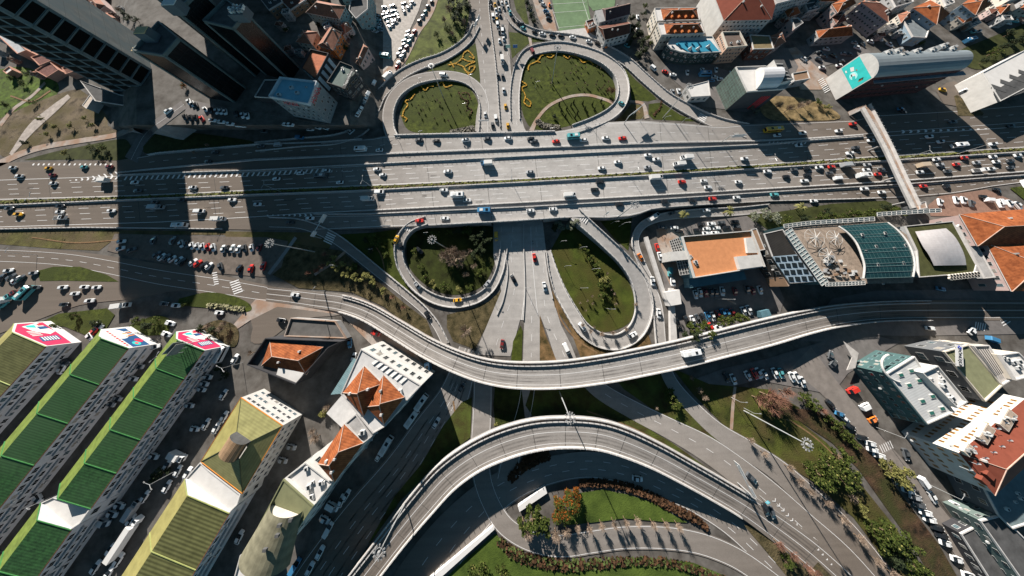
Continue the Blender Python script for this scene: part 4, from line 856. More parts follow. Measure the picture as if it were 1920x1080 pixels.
# mustard pyramid-roofed block
def pyramid_block():
    t, P = building('trade_block', 'mustard pyramid-roofed block with a curved wooden cupola', [(452, 745.5), (530, 798), (454.5, 925.5), (376.7, 865.5)], 9.0, WHW, roof='none', floors=3, cw=2.6, frame=M('block_frame', (.30, .30, .31)), sx=.6)
    he = 9.0; P = [U(452, 745.5, he), U(530, 798, he), U(454.5, 925.5, he), U(376.7, 865.5, he)]
    ms = [M('mustard_sheet_a', (.21, .20, .085), .62, .3, .22, wave=(ga, .85, .85)), M('mustard_sheet_b', (.215, .205, .09), .62, .3, .22, wave=(ga+pi/2, .85, .85)), M('mustard_sheet_a', 0), YEL]
    top = [U(444, 809, 11.6), U(471, 827, 11.6), U(449, 860, 11.6), U(424, 840, 11.6)]; b = MB()
    for i in range(4): b.face([P[i], P[(i+1) % 4], top[(i+1) % 4], top[i]][::-1], ms[i])
    r = b.build('roof', t); b = MB()
    for i in range(4): b.bar(P[i], P[(i+1) % 4], .16, .16, M('orange_gutter', (.45, .17, .03), .7), 5)
    b.build('gutter', t); b = MB()
    for i in range(4): b.bar(P[i], top[i], .14, .14, M('dark_ridge', (.08, .08, .04), .7), 5)
    b.build('ridge_tiles', r)
    b = MB(); wd = M('timber_cladding', (.26, .17, .10), .8, .5, .2, wave=(ga+pi/2, .5, .65))
    A0, B0 = top[0], top[1]; C0, D0 = top[2], top[3]; N = 8
    for k in range(N):
        a0, a1 = pi*k/N, pi*(k+1)/N
        f = lambda a: (1-cos(a))/2
        q = []
        for (p, s_), a in (((A0, B0), a0), ((D0, C0), a0), ((D0, C0), a1), ((A0, B0), a1)):
            v = p.lerp(s_, f(a))+Vector((0, 0, 1.6+2.0*sin(a))); q.append(v)
        b.face(q[::-1], wd)
        for p, s_ in ((A0, B0), (D0, C0)):
            v0 = p.lerp(s_, f(a0)); v1 = p.lerp(s_, f(a1)); b.face([v0, v1, v1+Vector((0, 0, 1.6+2*sin(a1))), v0+Vector((0, 0, 1.6+2*sin(a0)))], FLATD)
    b.build('cupola', t)
pyramid_block()
building('terrace_block', 'white flat terrace between the mustard pyramid roof and the long olive roof', [(347.7, 898.7), (377, 866), (392, 880), (452, 926), (446, 945), (430, 961), (350, 931)], 8.4, WHW, rm=FLATW, par=.3, floors=2, parm=FLATW)
OLV2 = M('olive_louvre_roof', (.15, .15, .06), .62, .3, .25, wave=(ga, 1.15, .5))
green_block('long olive-roofed block with a pale yellow left slope at the bottom', (347.7, 898.7), (350, 931), (430, 961), (-100, 168), 9.0, 2.8, OLV2, YEL, BW, 4, 17, segm=M('olive_flashing', (.25, .27, .10), .6))
# -- drum-roofed olive building
t, P = building('office_block', 'olive building with a big barrel drum on its roof', [(532, 898), (588, 948), (533, 1030), (500, 1062), (462, 1030)], 15.0, WHW, rm=M('olive_membrane', (.15, .155, .085), .8, .3, .15), par=.3, floors=3, cw=2.8, parm=M('olive_membrane', 0))
b = MB(); DR = M('drum_cladding', (.15, .14, .095), .8, .4, .25, wave=(ga, 2.4, .85)); a0, a1 = U(541, 948, 15.1), U(503, 1042, 15.1); ra, rb_ = 5.6, 8.2; dd = (a1-a0).normalized(); nn = Vector((-dd.y, dd.x, 0)); N = 16
for k in range(N):
    q = []
    for (c, r_), a in (((a0, ra), pi*k/N), ((a1, rb_), pi*k/N), ((a1, rb_), pi*(k+1)/N), ((a0, ra), pi*(k+1)/N)): q.append(c+nn*r_*cos(a)+Vector((0, 0, r_*.75*sin(a))))
    b.face(q, DR); b.face([a1, a1+nn*rb_*cos(pi*(k+1)/N)+Vector((0, 0, rb_*.75*sin(pi*(k+1)/N))), a1+nn*rb_*cos(pi*k/N)+Vector((0, 0, rb_*.75*sin(pi*k/N)))], DR)
    p_ = a0+dd*1.2
    b.face([p_, p_+nn*ra*cos(pi*k/N)+Vector((0, 0, ra*.72*sin(pi*k/N))), p_+nn*ra*cos(pi*(k+1)/N)+Vector((0, 0, ra*.72*sin(pi*(k+1)/N)))], CREAM)
b.build('drum_roof', t)
for x, y, zz in ((524, 985, 20), (520, 1004, 21), (497, 1031, 21), (545, 975, 18.5)):
    c = U(x, y, zz); b = MB(); b.box(c, (1.2, .8, .7), FLATD); b.build('rooftop_unit', t)
building('terrace_block', 'stepped white annex with small roof openings beside the olive barrel drum', [(534, 897), (575, 866), (624, 904), (590, 947)], 13.5, WHW, rm=FLATW, par=.5, floors=2, nu=9, parm=WHW, seed=4)
building('annex', 'white corner annex at the foot of the barrel drum', [(452, 1040), (472, 1026), (498, 1062), (470, 1100), (440, 1085)], 6.5, WHW, rm=FLATW, par=.4, floors=1)
# -- orange-tiled houses by the boulevard
building('tiled_house', 'long orange hip-roofed house between grey flat roofs beside the boulevard', [(645, 798), (679, 831), (627, 902), (598, 869)], 17, WHW, 'hip', TILE, 3.0, 2, chim=1)
building('flat_house', 'light grey flat roof joining the two orange-roofed houses', [(648, 793), (668, 776), (697, 818), (681, 831)], 16, GREYW, rm=FLAT, par=.3, floors=2, nu=2)
t, P = building('twin_roof_house', 'white complex topped with two joined orange pyramid roofs', [(678, 654), (790, 722), (762, 752), (724, 798), (700, 812), (640, 738)], 16.0, WHW, rm=M('pale_sheet_roof', (.45, .44, .43), .8, .4, .12), par=.35, floors=2, nu=7, seed=8)
for q in ([(683, 689), (714, 720), (682, 778), (645, 736)], [(719, 706), (756, 745), (720, 793), (688, 762)]):
    Q = ccw([XY(U(x, y, 17.2)) for x, y in q]); b = MB(); b.prism(Q, 16.0, 17.2, WHW); b.build('attic_wall', t); roof_hip(t, Q, 17.2, 3.2, TILE)
P8 = [U(x, y, 16.05) for x, y in ((696, 681), (708, 672), (768, 712), (757, 722))]; b = MB()
for k in range(7):
    f = k/7; b.face([P8[0].lerp(P8[3], f), P8[1].lerp(P8[2], f), P8[1].lerp(P8[2], f+.08)+Vector((0, 0, .3)), P8[0].lerp(P8[3], f+.08)+Vector((0, 0, .3))][::-1], UNIT)
b.build('roof_light', t)
slab('canopy', [(640, 738), (672, 678), (663, 672), (620, 740)], 3.6, 3.9, M('teal_canopy', (.16, .25, .27), .7, wave=(1, .7, .8)), 'blue-green corrugated canopy beside the twin-roofed house', 'canopy')
slab('lower_roof', [(640, 742), (680, 790), (655, 815), (612, 775)], 0, 4.5, M('pale_sheet_roof', 0), 'pale ribbed lower roof below the twin orange roofs', 'shed')
t, P = building('dark_walled_compound', 'black-walled compound enclosing an orange tiled roof', [(504, 633), (643, 639), (621, 650), (560, 718), (470, 682)], 6.0, DKW, rm=FLATD, par=1.6, parm=DKW, win=False)
for q, hh in (([(507, 641), (604, 652), (574, 701), (492, 684)], 6.6),):
    Q = ccw([XY(U(x, y, hh)) for x, y in q]); b = MB(); b.prism(Q, 6.0, hh, BRW); b.build('attic_wall', t); roof_hip(t, Q, hh, 2.4, TILE)
Q = [XY(U(x, y, 6.9)) for x, y in [(524, 683), (574, 693), (557, 718), (517, 706)]]; b = MB(); b.prism(Q, 6.0, 6.9, FLATW); b.build('white_roof_patch', t)
t, P = building('parking_deck', 'walled parking deck with vans behind the black compound', [(547, 596), (630, 602), (650, 634), (535, 630)], 3.2, CONC2, rm=M('deck_asphalt', (.10, .095, .09), .9, .4, .2), par=.7, parm=PAV, win=False)
srf(t.children[0])
# ---- centre right
t, P = building('office_block', 'flat building with a terracotta terrace and white parapet', [(1277, 444), (1406, 433), (1431, 500), (1300, 521)], 8.0, wcol('blue_glass_wall', (.07, .12, .14)), rm=M('terracotta_screed', (.44, .19, .085), .85, .5, .12), par=1.1, parm=WHW, floors=3, cw=2.5)
units(t, [XY(U(x, y, 8)) for x, y in ((1290, 475), (1310, 505), (1300, 480))], 8, 6, 3)
for nme, q, z0_, z1_, m_ in (('roof_room', [(1381, 481), (1424, 477), (1431, 499), (1388, 505)], 8, 9.6, WHW), ('roof_room', [(1398, 446), (1410, 445), (1420, 474), (1402, 474)], 8, 9.0, WHW), ('stair_tower', [(1256, 472), (1290, 470), (1297, 486), (1260, 489)], 0, 8.3, WHW)):
    b = MB(); b.prism([XY(U(x, y, z1_)) for x, y in q], z0_, z1_, m_); b.build(nme, t)
for q in ([(1255, 452), (1273, 446), (1284, 470), (1262, 474)], [(1268, 487), (1291, 482), (1301, 512), (1275, 516)]):
    P4 = [U(x, y, 6.5) for x, y in q]; b = MB()
    for k in range(6):
        f = k/5; b.bar(P4[0].lerp(P4[3], f), P4[1].lerp(P4[2], f), .1, .1, WHW, 4); b.bar(P4[0].lerp(P4[1], f), P4[3].lerp(P4[2], f), .1, .1, WHW, 4)
    b.face([p-Vector((0, 0, .15)) for p in P4], FLATD); b.build('pergola', t)
b = MB(); b.prism([XY(U(x, y, 4)) for x, y in [(1291, 521), (1395, 508), (1400, 524), (1294, 540)]], 0, 4, M('teal_canopy', 0), top=M('teal_sheet', (.07, .14, .17), .6, .4, .15)); b.build('entrance_canopy', t)
building('annex', 'brown annex squeezed between the terracotta terrace and the walkway block', [(1408, 430), (1418, 428), (1434, 468), (1424, 470)], 7.5, BRW, rm=BRW, par=.2, floors=2)
# ---- mall with glazed vault
t, P = building('shopping_centre', 'shopping centre with a curved dark-green glass vault and roof garden', [(1469, 424), (1664, 416), (1700, 440), (1716, 480), (1712, 530), (1540, 533)], 10.0, wcol('teal_glass_wall', (.05, .10, .11)), rm=M('roof_garden_paving', (.24, .19, .15), .9, .5, .35), par=0, floors=3, cw=3.5, glass=GL)
VG = M('vault_glass', (.010, .036, .038), .15, .3, .3, grid=(.05, 1.7, 3.4, (.06, .11, .105), .14))
le = spline([(1572, 424), (1590, 437), (1606, 456), (1616, 480), (1621, 500), (1619, 522)], 4); re_ = spline([(1664, 417), (1683, 432), (1700, 452), (1711, 475), (1715, 497), (1712, 519)], 4); b = MB(); n = len(le)
zf = lambda i: 10.2+3.4*sin(pi*(i/(n-1))*.62+.35)
for i in range(n-1):
    for k in range(6):
        def pt(ii, kk):
            a, c = U(*le[ii], zf(ii)), U(*re_[ii], zf(ii)); return a.lerp(c, kk/6)
        b.face([pt(i, k), pt(i+1, k), pt(i+1, k+1), pt(i, k+1)], VG)
b.build('glass_vault', t)
for E_l in (le, re_):
    b = MB()
    for i in range(n-1): b.bar(U(*E_l[i], zf(i)+.15), U(*E_l[i+1], zf(i+1)+.15), .35, .35, WHW, 6)
    b.build('vault_rib', t)
b = MB()
for k in range(13):
    i = k*(n-1)//12; b.bar(U(*le[i], zf(i)+.08), U(*re_[i], zf(i)+.08), .09, .09, M('vault_mullion', (.13, .2, .2), .5), 4)
b.build('glazing_bars', t)
for x, y in ((1617, 440), (1660, 437), (1643, 462), (1677, 466), (1624, 472), (1646, 496), (1694, 493), (1698, 460)):
    i = 0; b = MB(); c = U(x, y, 13.4); b.box(c, (1.1, 1.3, .25), WHW); b.box(c+Vector((0, 0, .15)), (.8, 1.0, .06), GL); b.build('vent_hatch', t)
def truss(pts, wd, nm, z=10.6):
    r = Rib([(x, y, wd, z) for x, y in pts], n=6); b = MB()
    for f in (0, .5, 1):
        for i in range(len(r.L)-1): b.bar(r.at(i, f), r.at(i+1, f), .13, .13, WHW, 4)
    for i in range(0, len(r.L)): b.bar(r.at(i, 0), r.at(i, 1), .1, .1, WHW, 4)
    o = b.build(nm, t); b = MB()
    for i in range(len(r.L)-1): b.face([r.at(i, 0)-Vector((0, 0, .2)), r.at(i, 1)-Vector((0, 0, .2)), r.at(i+1, 1)-Vector((0, 0, .2)), r.at(i+1, 0)-Vector((0, 0, .2))], M('walkway_glass', (.22, .27, .27), .4, .5, .2))
    b.build('walkway_panel', o)
truss([(1477, 430), (1500, 465), (1525, 500), (1547, 532)], 15, 'roof_walkway'); truss([(1470, 424), (1520, 418), (1580, 414), (1640, 410)], 7, 'roof_walkway'); truss([(1645, 402), (1700, 398), (1765, 394)], 7, 'roof_walkway'); truss([(1548, 533), (1585, 532), (1622, 530)], 7, 'roof_walkway')
for cx, cy, r_ in ((1520, 447, 4.5), (1557, 447, 3.6), (1543, 480, 3.6)):
    c = U(cx, cy, 10.4); b = MB(); m_ = [c+Vector((0, 0, 2.2))]
    for k in range(10):
        a = 2*pi*k/10; e = c+Vector((r_*cos(a), r_*sin(a), 1.5)); b.bar(m_[0], e, .12, .07, WHW, 4)
        e2 = c+Vector((r_*cos(a+pi/5), r_*sin(a+pi/5), 1.5)); b.bar(e, e2, .05, .05, WHW, 4)
    b.bar(c, m_[0], .2, .2, WHW); b.build('shade_canopy', t)
rnd = random.Random(9)
for k in range(70):
    x, y = rnd.uniform(1545, 1612), rnd.uniform(470, 522)
    if x-1560 > (y-480)*2.2: continue
    c = U(x, y, 10.4); b = MB(); b.box(c, (rnd.uniform(.7, 2), rnd.uniform(.6, 1.3), .8), rnd.choice([UNIT, CREAM, GREYW, BRW, M('roof_garden_paving', 0)])); b.build('rooftop_unit', t)
t2, P = building('office_block', 'pale blue gridded office wing beside the shopping centre walkway', [(1432, 438), (1467, 430), (1494, 476), (1531, 528), (1481, 531), (1448, 481)], 9.4, wcol('dark_wing_wall', (.05, .045, .04)), rm=M('black_louvre_roof', (.03, .028, .026), .7, .3, .2, wave=(1.1, .8, .6)), par=.2, floors=2)
Q = [U(1448, 481, 9.65), U(1493, 477, 9.65), U(1531, 528, 9.65), U(1481, 530, 9.65)]; b = MB(); b.face(Q[::-1] if (Q[1]-Q[0]).cross(Q[3]-Q[0]).z < 0 else Q, BLUEW); b.build('skylight_deck', t2)
for i in range(4):
    for j in range(4):
        f, g = (i+.5)/4, (j+.5)/4; c = Q[0].lerp(Q[1], f).lerp(Q[3].lerp(Q[2], f), g)+Vector((0, 0, .1)); b = MB(); b.box(c, (2.1, 2.0, .2), GL, Matrix.Rotation(-.1, 3, 'Z')); b.build('skylight', t2)
building('wall_screen', 'long tapering brown fin wall left of the pale blue office wing', [(1432, 445), (1438, 443), (1483, 534), (1478, 537)], 8.5, BRW, rm=PAV, par=0, win=False, cat='wall')
t, P = building('shopping_wing', 'wing with a curved pearl-white roof ringed by clipped hedges', [(1696, 424), (1785, 415), (1830, 497), (1826, 512), (1722, 520), (1718, 470)], 9.6, GREYW, rm=M('olive_sedum', (.055, .058, .022), .95, .5, .3), par=.3, floors=2)
lt, rb2 = [(1716, 432), (1776, 427)], None; rl = spline([(1716, 434), (1723, 448), (1731, 463), (1742, 479), (1751, 498)], 4); rr_ = spline([(1774, 428), (1789, 442), (1801, 461), (1809, 480), (1812, 497)], 4); b = MB(); nr = len(rl); zv = lambda i, k: 10.2+2.2*sin(pi*(.15+.75*i/(nr-1)))*(.55+.45*sin(pi*k/8))
for i in range(nr-1):
    for k in range(8):
        def rp(a_, c_): z_ = zv(a_, c_); return U(*rl[a_], z_).lerp(U(*rr_[a_], z_), c_/8)
        b.face([rp(i, k), rp(i+1, k), rp(i+1, k+1), rp(i, k+1)], M('pearl_roof', (.40, .375, .37), .5, .5, .1))
b.build('curved_roof', t, smooth=True)
for k in range(20):
    c = U(1780+(k % 10)*5.6, 517.5+(k//10)*5-(k % 10)*.6, 9.9); b = MB(); b.bar(c, c+Vector((0, 0, .6)), .75, .75, M('fan_cowl', (.5, .46, .4), .6), 8); b.bar(c+Vector((0, 0, .6)), c+Vector((0, 0, .62)), .6, .6, BLKP, 8); b.build('cooling_fan', t)
building('tiled_hall', 'large orange hip-roofed hall with small dormers at the right edge', [(1801, 403), (1990, 388), (2010, 455), (1834, 460)], 9.5, PINK, 'hip', TILE, 4.2, 2)
building('tiled_hall', 'orange-roofed courtyard wing below the large dormered hall', [(1852, 458), (1960, 450), (2010, 540), (1898, 545)], 9.2, PINK, 'hip', TILE, 4.0, 2)
building('link_block', 'grey gutter strip and grilled shaft between the sedum roof and the tiled hall', [(1795, 425), (1802, 408), (1865, 520), (1845, 522)], 7.6, GREYW, rm=FLAT, par=.3, floors=2)
# ---- bottom right
t, P = building('office_block', 'office block with a curved silver roof and sloping green glass front', [(1660, 700), (1712, 668), (1726, 690), (1786, 772), (1736, 794)], 10.5, wcol('green_glass_wall', (.045, .085, .085)), rm=M('silver_standing_seam', (.40, .41, .41), .5, .3, .08, wave=(1.9, .8, .85)), par=.5, parm=WHW, floors=3, cw=2.6, frame=M('teal_frame', (.16, .25, .25), .6))
for x, y in ((1688.5, 703), (1708, 695), (1704, 722), (1723, 713.5), (1729, 752), (1748, 743), (1746, 774), (1766, 766)):
    c = U(x, y, 10.6); b = MB(); b.box(c, (2.2, 1.4, .35), WHW, Matrix.Rotation(.15, 3, 'Z')); b.box(c+Vector((0, 0, .2)), (1.8, 1.0, .06), M('green_rooflight', (.02, .10, .08), .2), Matrix.Rotation(.15, 3, 'Z')); b.build('roof_window', t)
b = MB(); a_ = [U(1604, 692, .2), U(1660, 700, 10.5), U(1738, 796, 10.5), U(1674, 782, .2)]
for k in range(5):
    f = k/4; b.bar(a_[0].lerp(a_[1], f), a_[3].lerp(a_[2], f), .22, .22, M('teal_frame', 0), 4)
for k in range(15):
    f = k/14; b.bar(a_[0].lerp(a_[3], f), a_[1].lerp(a_[2], f), .1, .1, M('teal_frame', 0), 4)
b.build('glazing_frame', t); b = MB(); b.face([p+Vector((0, 0, -.2)) for p in a_][::-1], M('front_glass', (.02, .05, .05), .1, .4, .2)); b.build('glass_front', t)
b = MB(); c = U(1680, 690, 11)
for k in range(20):
    a = pi*.55+k*pi/22; p0 = c+Vector((5.4*cos(a), 5.0*sin(a), 0)); p1 = c+Vector((5.4*cos(a+pi/22), 5.0*sin(a+pi/22), 0)); b.bar(p0, p1, .35, .35, WHW, 6)
b.build('curved_rim', t)
building('penthouse_block', 'white boxy plant block with an open slotted top on the silver roof', [(1724, 698), (1753, 685), (1808, 752), (1790, 764)], 12.2, WHW, rm=FLATW, par=.8, parm=WHW, z0=8, win=False, nu=8, seed=6)
t, P = building('office_block', 'block with an olive terrace roof carrying a vertical white name sign', [(1767, 659), (1812, 646), (1876, 722), (1844, 752)], 10.0, wcol('charcoal_wall', (.10, .105, .11)), rm=M('olive_deck', (.17, .175, .10), .85, .4, .15), par=.5, parm=CREAM, floors=2, cw=5, sx=.45)
sp, sq, sr = U(1794, 647, 13.5), U(1806, 647, 13.5), U(1808, 687, 13.5); b = MB(); q = [U(1792, 647, 12.5), U(1805, 647, 12.5), U(1807, 687, 12.5), U(1793, 686, 12.5)]
b.face(q[::-1], WP); b.face([p-Vector((0, 0, .2)) for p in q], WP); sg = b.build('name_sign', t)
axs = (q[3]-q[0]).normalized(); ups = (q[1]-q[0]); ups = (ups-axs*ups.dot(axs)).normalized(); cc = (q[0]+q[1]+q[2]+q[3])/4
text_obj('sign_lettering', 'DÖNÜŞÜM', sg, cc+axs*.9+Vector((0, 0, .08)), axs, ups, 1.55, BLKP)
b = MB(); c = q[0].lerp(q[1], .5)+axs*1.0+Vector((0, 0, .07))
for k in range(4): b.box(c+axs*.5*cos(k*pi/2+.3)+ups*.5*sin(k*pi/2+.3), (.5, .5, .04), M('blue_logo', (.02, .05, .4), .6))
b.build('sign_emblem', sg)
b = MB()
for f in (.1, .9): p = q[0].lerp(q[3], f); b.bar((p.x, p.y, 10), p, .1, .1, METAL)
b.build('sign_posts', t)
t, P = building('terrace_block', 'pale upper terrace with parallel railings next to the name sign', [(1822, 648), (1851, 647), (1892, 712), (1876, 722)], 10.0, CREAM, rm=M('pale_deck', (.40, .37, .34), .85, .4, .1), par=.5, floors=2, nu=0)
for k in range(6):
    f = (k+.6)/6.5; a, c = U(1822, 648, 10.9).lerp(U(1851, 647, 10.9), f), U(1876, 722, 10.9).lerp(U(1892, 712, 10.9), f); b = MB(); b.bar(a.lerp(c, .05), a.lerp(c, .8), .1, .1, FLATD, 4); b.build('railing', t)
building('rooftop_plant', 'white ducts and plant rooms behind the railed terrace', [(1870, 665), (1905, 660), (1945, 700), (1900, 712)], 11.5, CREAM, rm=FLATW, par=.6, nu=9, seed=12, win=False)
t, P = building('apartment_block', 'tall white apartment block with orange-tinted windows and a brick-red roof', [(1800, 850), (1925, 748), (2000, 800), (1865, 926)], 13.5, WHW, roof='none', floors=4, cw=2.2, sx=.45, sz=.4, frame=M('amber_frame', (.45, .24, .08), .7), glass=M('amber_glass', (.10, .05, .015), .3))
ro, A, B = roof_hip(t, P, 13.5, 3.2, M('brick_red_roof', (.15, .042, .026), .85, .4, .15))
for k in range(12):
    x, y = 1826+(k % 6)*15-(k//6)*8, 838-(k % 6)*11+(k//6)*44; c = U(x, y, 15.5); b = MB(); b.bar(c-Vector((0, 0, 2)), c, .12, .12, METAL, 5)
    for j in range(8): a = pi*j/8; b.face([c, c+Vector((.9*cos(a), .7*sin(a), .3)), c+Vector((.9*cos(a+pi/8), .7*sin(a+pi/8), .3))], WP)
    b.build('satellite_dish', t)
building('low_block', 'flat blue-grey roof below the brick-red apartment roof', [(1838, 905), (1925, 850), (1990, 900), (1990, 960), (1895, 990), (1870, 965)], 8.0, wcol('slate_wall', (.09, .10, .11)), rm=M('slate_membrane', (.13, .17, .18), .8, .4, .2), par=.4, floors=2, nu=6, seed=2)
building('low_block', 'dark green-grey facade block at the bottom right corner', [(1835, 975), (1875, 965), (1990, 1080), (1960, 1130), (1930, 1110)], 7.5, wcol('mossy_wall', (.10, .13, .12)), rm=FLATD, par=.4, floors=3, cw=3.5, sx=.35)
building('low_block', 'shop block behind the white hoarding at the bottom right', [(1800, 1000), (1830, 985), (1900, 1085), (1870, 1110)], 4.0, DKW, rm=FLATD, par=.3, floors=1)
# ---- top right
t, P = building('poster_building', 'red-brown office building with a grey barrel roof and a turquoise poster on its end wall', [(1612, 104), (1793, 99), (1804, 131), (1636, 146)], 15.5, wcol('maroon_wall', (.07, .03, .03)), roof='none', floors=4, cw=3.6, glass=M('maroon_glass', (.06, .025, .025), .25), frame=M('maroon_frame', (.10, .045, .04), .7), sx=.85, sz=.55, skipw='end')
q = [U(1612, 104, 15.5), U(1793, 99, 15.5), U(1804, 131, 15.5), U(1636, 146, 15.5)]; b = MB(); N = 12; BR = M('slate_barrel', (.15, .17, .18), .5, .3, .08)
for k in range(N):
    def vp(e, a): return (q[0] if e == 0 else q[1]).lerp(q[3] if e == 0 else q[2], (1-cos(a))/2)+Vector((0, 0, 4.2*sin(a)))
    b.face([vp(0, pi*k/N), vp(0, pi*(k+1)/N), vp(1, pi*(k+1)/N), vp(1, pi*k/N)], BR)
    for e in (0, 1): b.face([q[0 if e == 0 else 1].lerp(q[3 if e == 0 else 2], .5), vp(e, pi*k/N), vp(e, pi*(k+1)/N)], WHW)
b.build('barrel_roof', t)
b = MB(); b.prism([XY(U(x, y, 13.5)) for x, y in [(1636, 146), (1806, 133), (1812, 140), (1640, 156)]], 13.2, 13.5, M('blue_grey_ledge', (.12, .16, .19), .6)); b.build('ledge', t)
for zl in (3.5, 6.8, 10):
    a, c = Vector((q[3].x, q[3].y, zl)), Vector((q[2].x, q[2].y, zl)); b = MB(); b.bar(a, c, .35, .35, DKW, 4); b.build('ledge', t)
Op = Vector((q[0].x, q[0].y, 0)); Axp = Vector((q[3].x-q[0].x, q[3].y-q[0].y, 0)); Wp = Axp.length; Axp.normalize(); Np = Axp.cross(Vector((0, 0, 1))); up = Vector((0, 0, 1))
if Np.dot(Op) > 0 and False: Np = -Np
Np = -Np if Np.x > 0 else Np
b = MB(); board_quad(b, Op, Axp, up, Np, [(-.2, 0), (Wp+.2, 0), (Wp+.2, 16), (Wp*.75, 19), (Wp*.25, 19), (-.2, 16)], WHW, 0); b.build('end_wall', t)
b = MB(); board_quad(b, Op, Axp, up, Np, [(.4, 7.6), (Wp-.3, 7.6), (Wp-.3, 15.3), (.4, 15.3)], CYP, 2); ps = b.build('poster', t)
b = MB()
board_quad(b, Op, Axp, up, Np, [(Wp*.55+2.4*cos(k*pi/8), 10.2+1.6*sin(k*pi/8)) for k in range(16)], M('pale_turquoise', (.25, .62, .60), .6), 3)
board_quad(b, Op, Axp, up, Np, [(Wp*.55+1.6*cos(k*pi/8), 10.2+1.0*sin(k*pi/8)) for k in range(16)], WP, 4)
for cx, cy, sx_, sy_, m_ in ((.3, 11, 1.6, .9, WP), (.62, 10, 1.3, .8, CYP), (.5, 9.7, .9, .3, BLKP), (.82, 12, .7, 1.2, BLKP), (.84, 11.6, .35, 1.0, ORP), (.25, 8.6, .9, .4, WP), (.42, 12.2, .5, .3, BRW)):
    board_quad(b, Op, Axp, up, Np, [(Wp*cx-sx_, cy-sy_/2), (Wp*cx+sx_*.6, cy-sy_), (Wp*cx+sx_, cy+sy_*.4), (Wp*cx-sx_*.5, cy+sy_)], m_, 5)
b.build('poster_print', ps)
for k in range(7):   # machinery on the barrel
    x, y = (1662, 1680, 1690, 1715, 1745, 1765, 1782)[k], (100, 97, 104, 98, 95, 88, 93)[k]; c = U(x, y, 18.5); b = MB()
    b.box(c, (4.2, 2.6, 1.6), UNIT, Matrix.Rotation(.3, 3, 'Z')); b.box(c+Vector((1, .6, 1)), (2, 1.2, 1.2), GREYW, Matrix.Rotation(.5, 3, 'Z')); b.box(c+Vector((-1, -.6, .9)), (1.2, .9, .9), WHW); b.build('rooftop_unit', t)
t, P = building('office_block', 'white flat-roofed block with black roof slots near the right edge', [(1841, 136), (1925, 92), (1990, 130), (1875, 190)], 9.0, WHW, rm=FLATW, par=.3, parm=WHW, win=False)
for k in range(5):
    c = U(1866+k*17, 164-k*9.2, 9.05); b = MB(); b.box(c+Vector((1.5, -.8, .05)), (7.5, 3.0, .12), FLATD, Matrix.Rotation(-.55, 3, 'Z')); b.build('roof_slot', t)
b = MB(); b.face([U(x, y, 9.07) for x, y in [(1872, 190), (1862, 172), (1945, 122), (1990, 135), (1985, 150)]], FLATD); b.build('dark_roof_panel', t)
t, P = building('gallery', 'gallery with a glass west wall, half-cylinder roof and red striped side', [(1378, 127), (1433, 125), (1487, 150), (1470, 168), (1400, 173)], 13.5, wcol('dark_slate_wall', (.05, .055, .06)), rm=FLATW, par=.7, parm=WHW, win=False)
gq = [U(1416, 132, 13.8), U(1453, 131, 13.8), U(1455, 166, 13.8), U(1417, 168, 13.8)]; b = MB()
for k in range(12):
    def vq(e, a): return (gq[0] if e == 0 else gq[1]).lerp(gq[3] if e == 0 else gq[2], (1-cos(a))/2)+Vector((0, 0, 5*sin(a)))
    b.face([vq(0, pi*k/12), vq(0, pi*(k+1)/12), vq(1, pi*(k+1)/12), vq(1, pi*k/12)], M('pale_zinc', (.42, .42, .43), .35, .3, .06)); b.face([gq[0].lerp(gq[3], .5), vq(0, pi*k/12), vq(0, pi*(k+1)/12)], WHW)
b.build('cylinder_roof', t, smooth=False)
b = MB(); b.prism([XY(U(x, y, 17)) for x, y in [(1451, 112), (1470, 112), (1487, 149), (1469, 153)]], 12, 17, WHW, top=FLATD); b.build('tower_box', t)
for k in range(5): b = MB(); c = U(1462+k*4, 120+k*7, 17.3); b.box(c, (3.4, .3, .3), WHW, Matrix.Rotation(-.1, 3, 'Z')); b.build('louvre', t)
w0, w1 = U(1378, 127, 13.5), U(1400, 173, 13.5); o_ = (w0-w1).normalized().cross(up); o_ = o_ if o_.x < 0 else -o_
b = MB(); a = w0+o_*.1; c = w1+o_*.1; b.face([Vector((a.x, a.y, 0)), Vector((c.x, c.y, 0)), c, a][::-1], M('west_glass', (.06, .085, .075), .12, .5, .6, tint=(.16, .16, .14), grid=(1.3, 1.6, 1.5, (.12, .2, .17), .1))); b.build('glass_wall', t)
s0, s1 = U(1400, 173, 13.5), U(1470, 168, 13.5)
for k in range(4): b = MB(); p = s0.lerp(s1, .62+.07*k); pn = (s1-s0).normalized().cross(up)*.12; b.box((p.x+pn.x, p.y+pn.y, 5), (.45, .15, 9), REDP, Matrix.Rotation(-.05, 3, 'Z')); b.build('red_stripe', t)
building('low_block', 'low brown-roofed lodge between the gallery and the zebra crossing', [(1485, 138), (1513, 133), (1518, 148), (1488, 153)], 5, GREYW, rm=BRW, par=.4, floors=1)
building('kiosk', 'small white-roofed pavilion beside the long slip road', [(1286, 163), (1328, 152), (1332, 180), (1296, 182)], 4.5, WHW, rm=FLATW, par=.3, floors=1)
t, P = building('curved_shop', 'rounded glass corner store with a bright cyan roof', [(1250, 84), (1256, 74), (1270, 69), (1335, 69), (1351, 98), (1300, 101), (1275, 98), (1257, 92)], 7.5, wcol('dark_green_glass', (.03, .05, .05)), rm=FLATW, par=.5, parm=WHW, floors=2, cw=2.6)
b = MB(); b.prism([XY(U(x, y, 8.0)) for x, y in [(1267, 82), (1278, 76.5), (1331, 75), (1349, 96), (1292, 97)]], 7.5, 8.0, M('cyan_roof', (.03, .20, .30), .6, .4, .1)); b.build('cyan_deck', t)
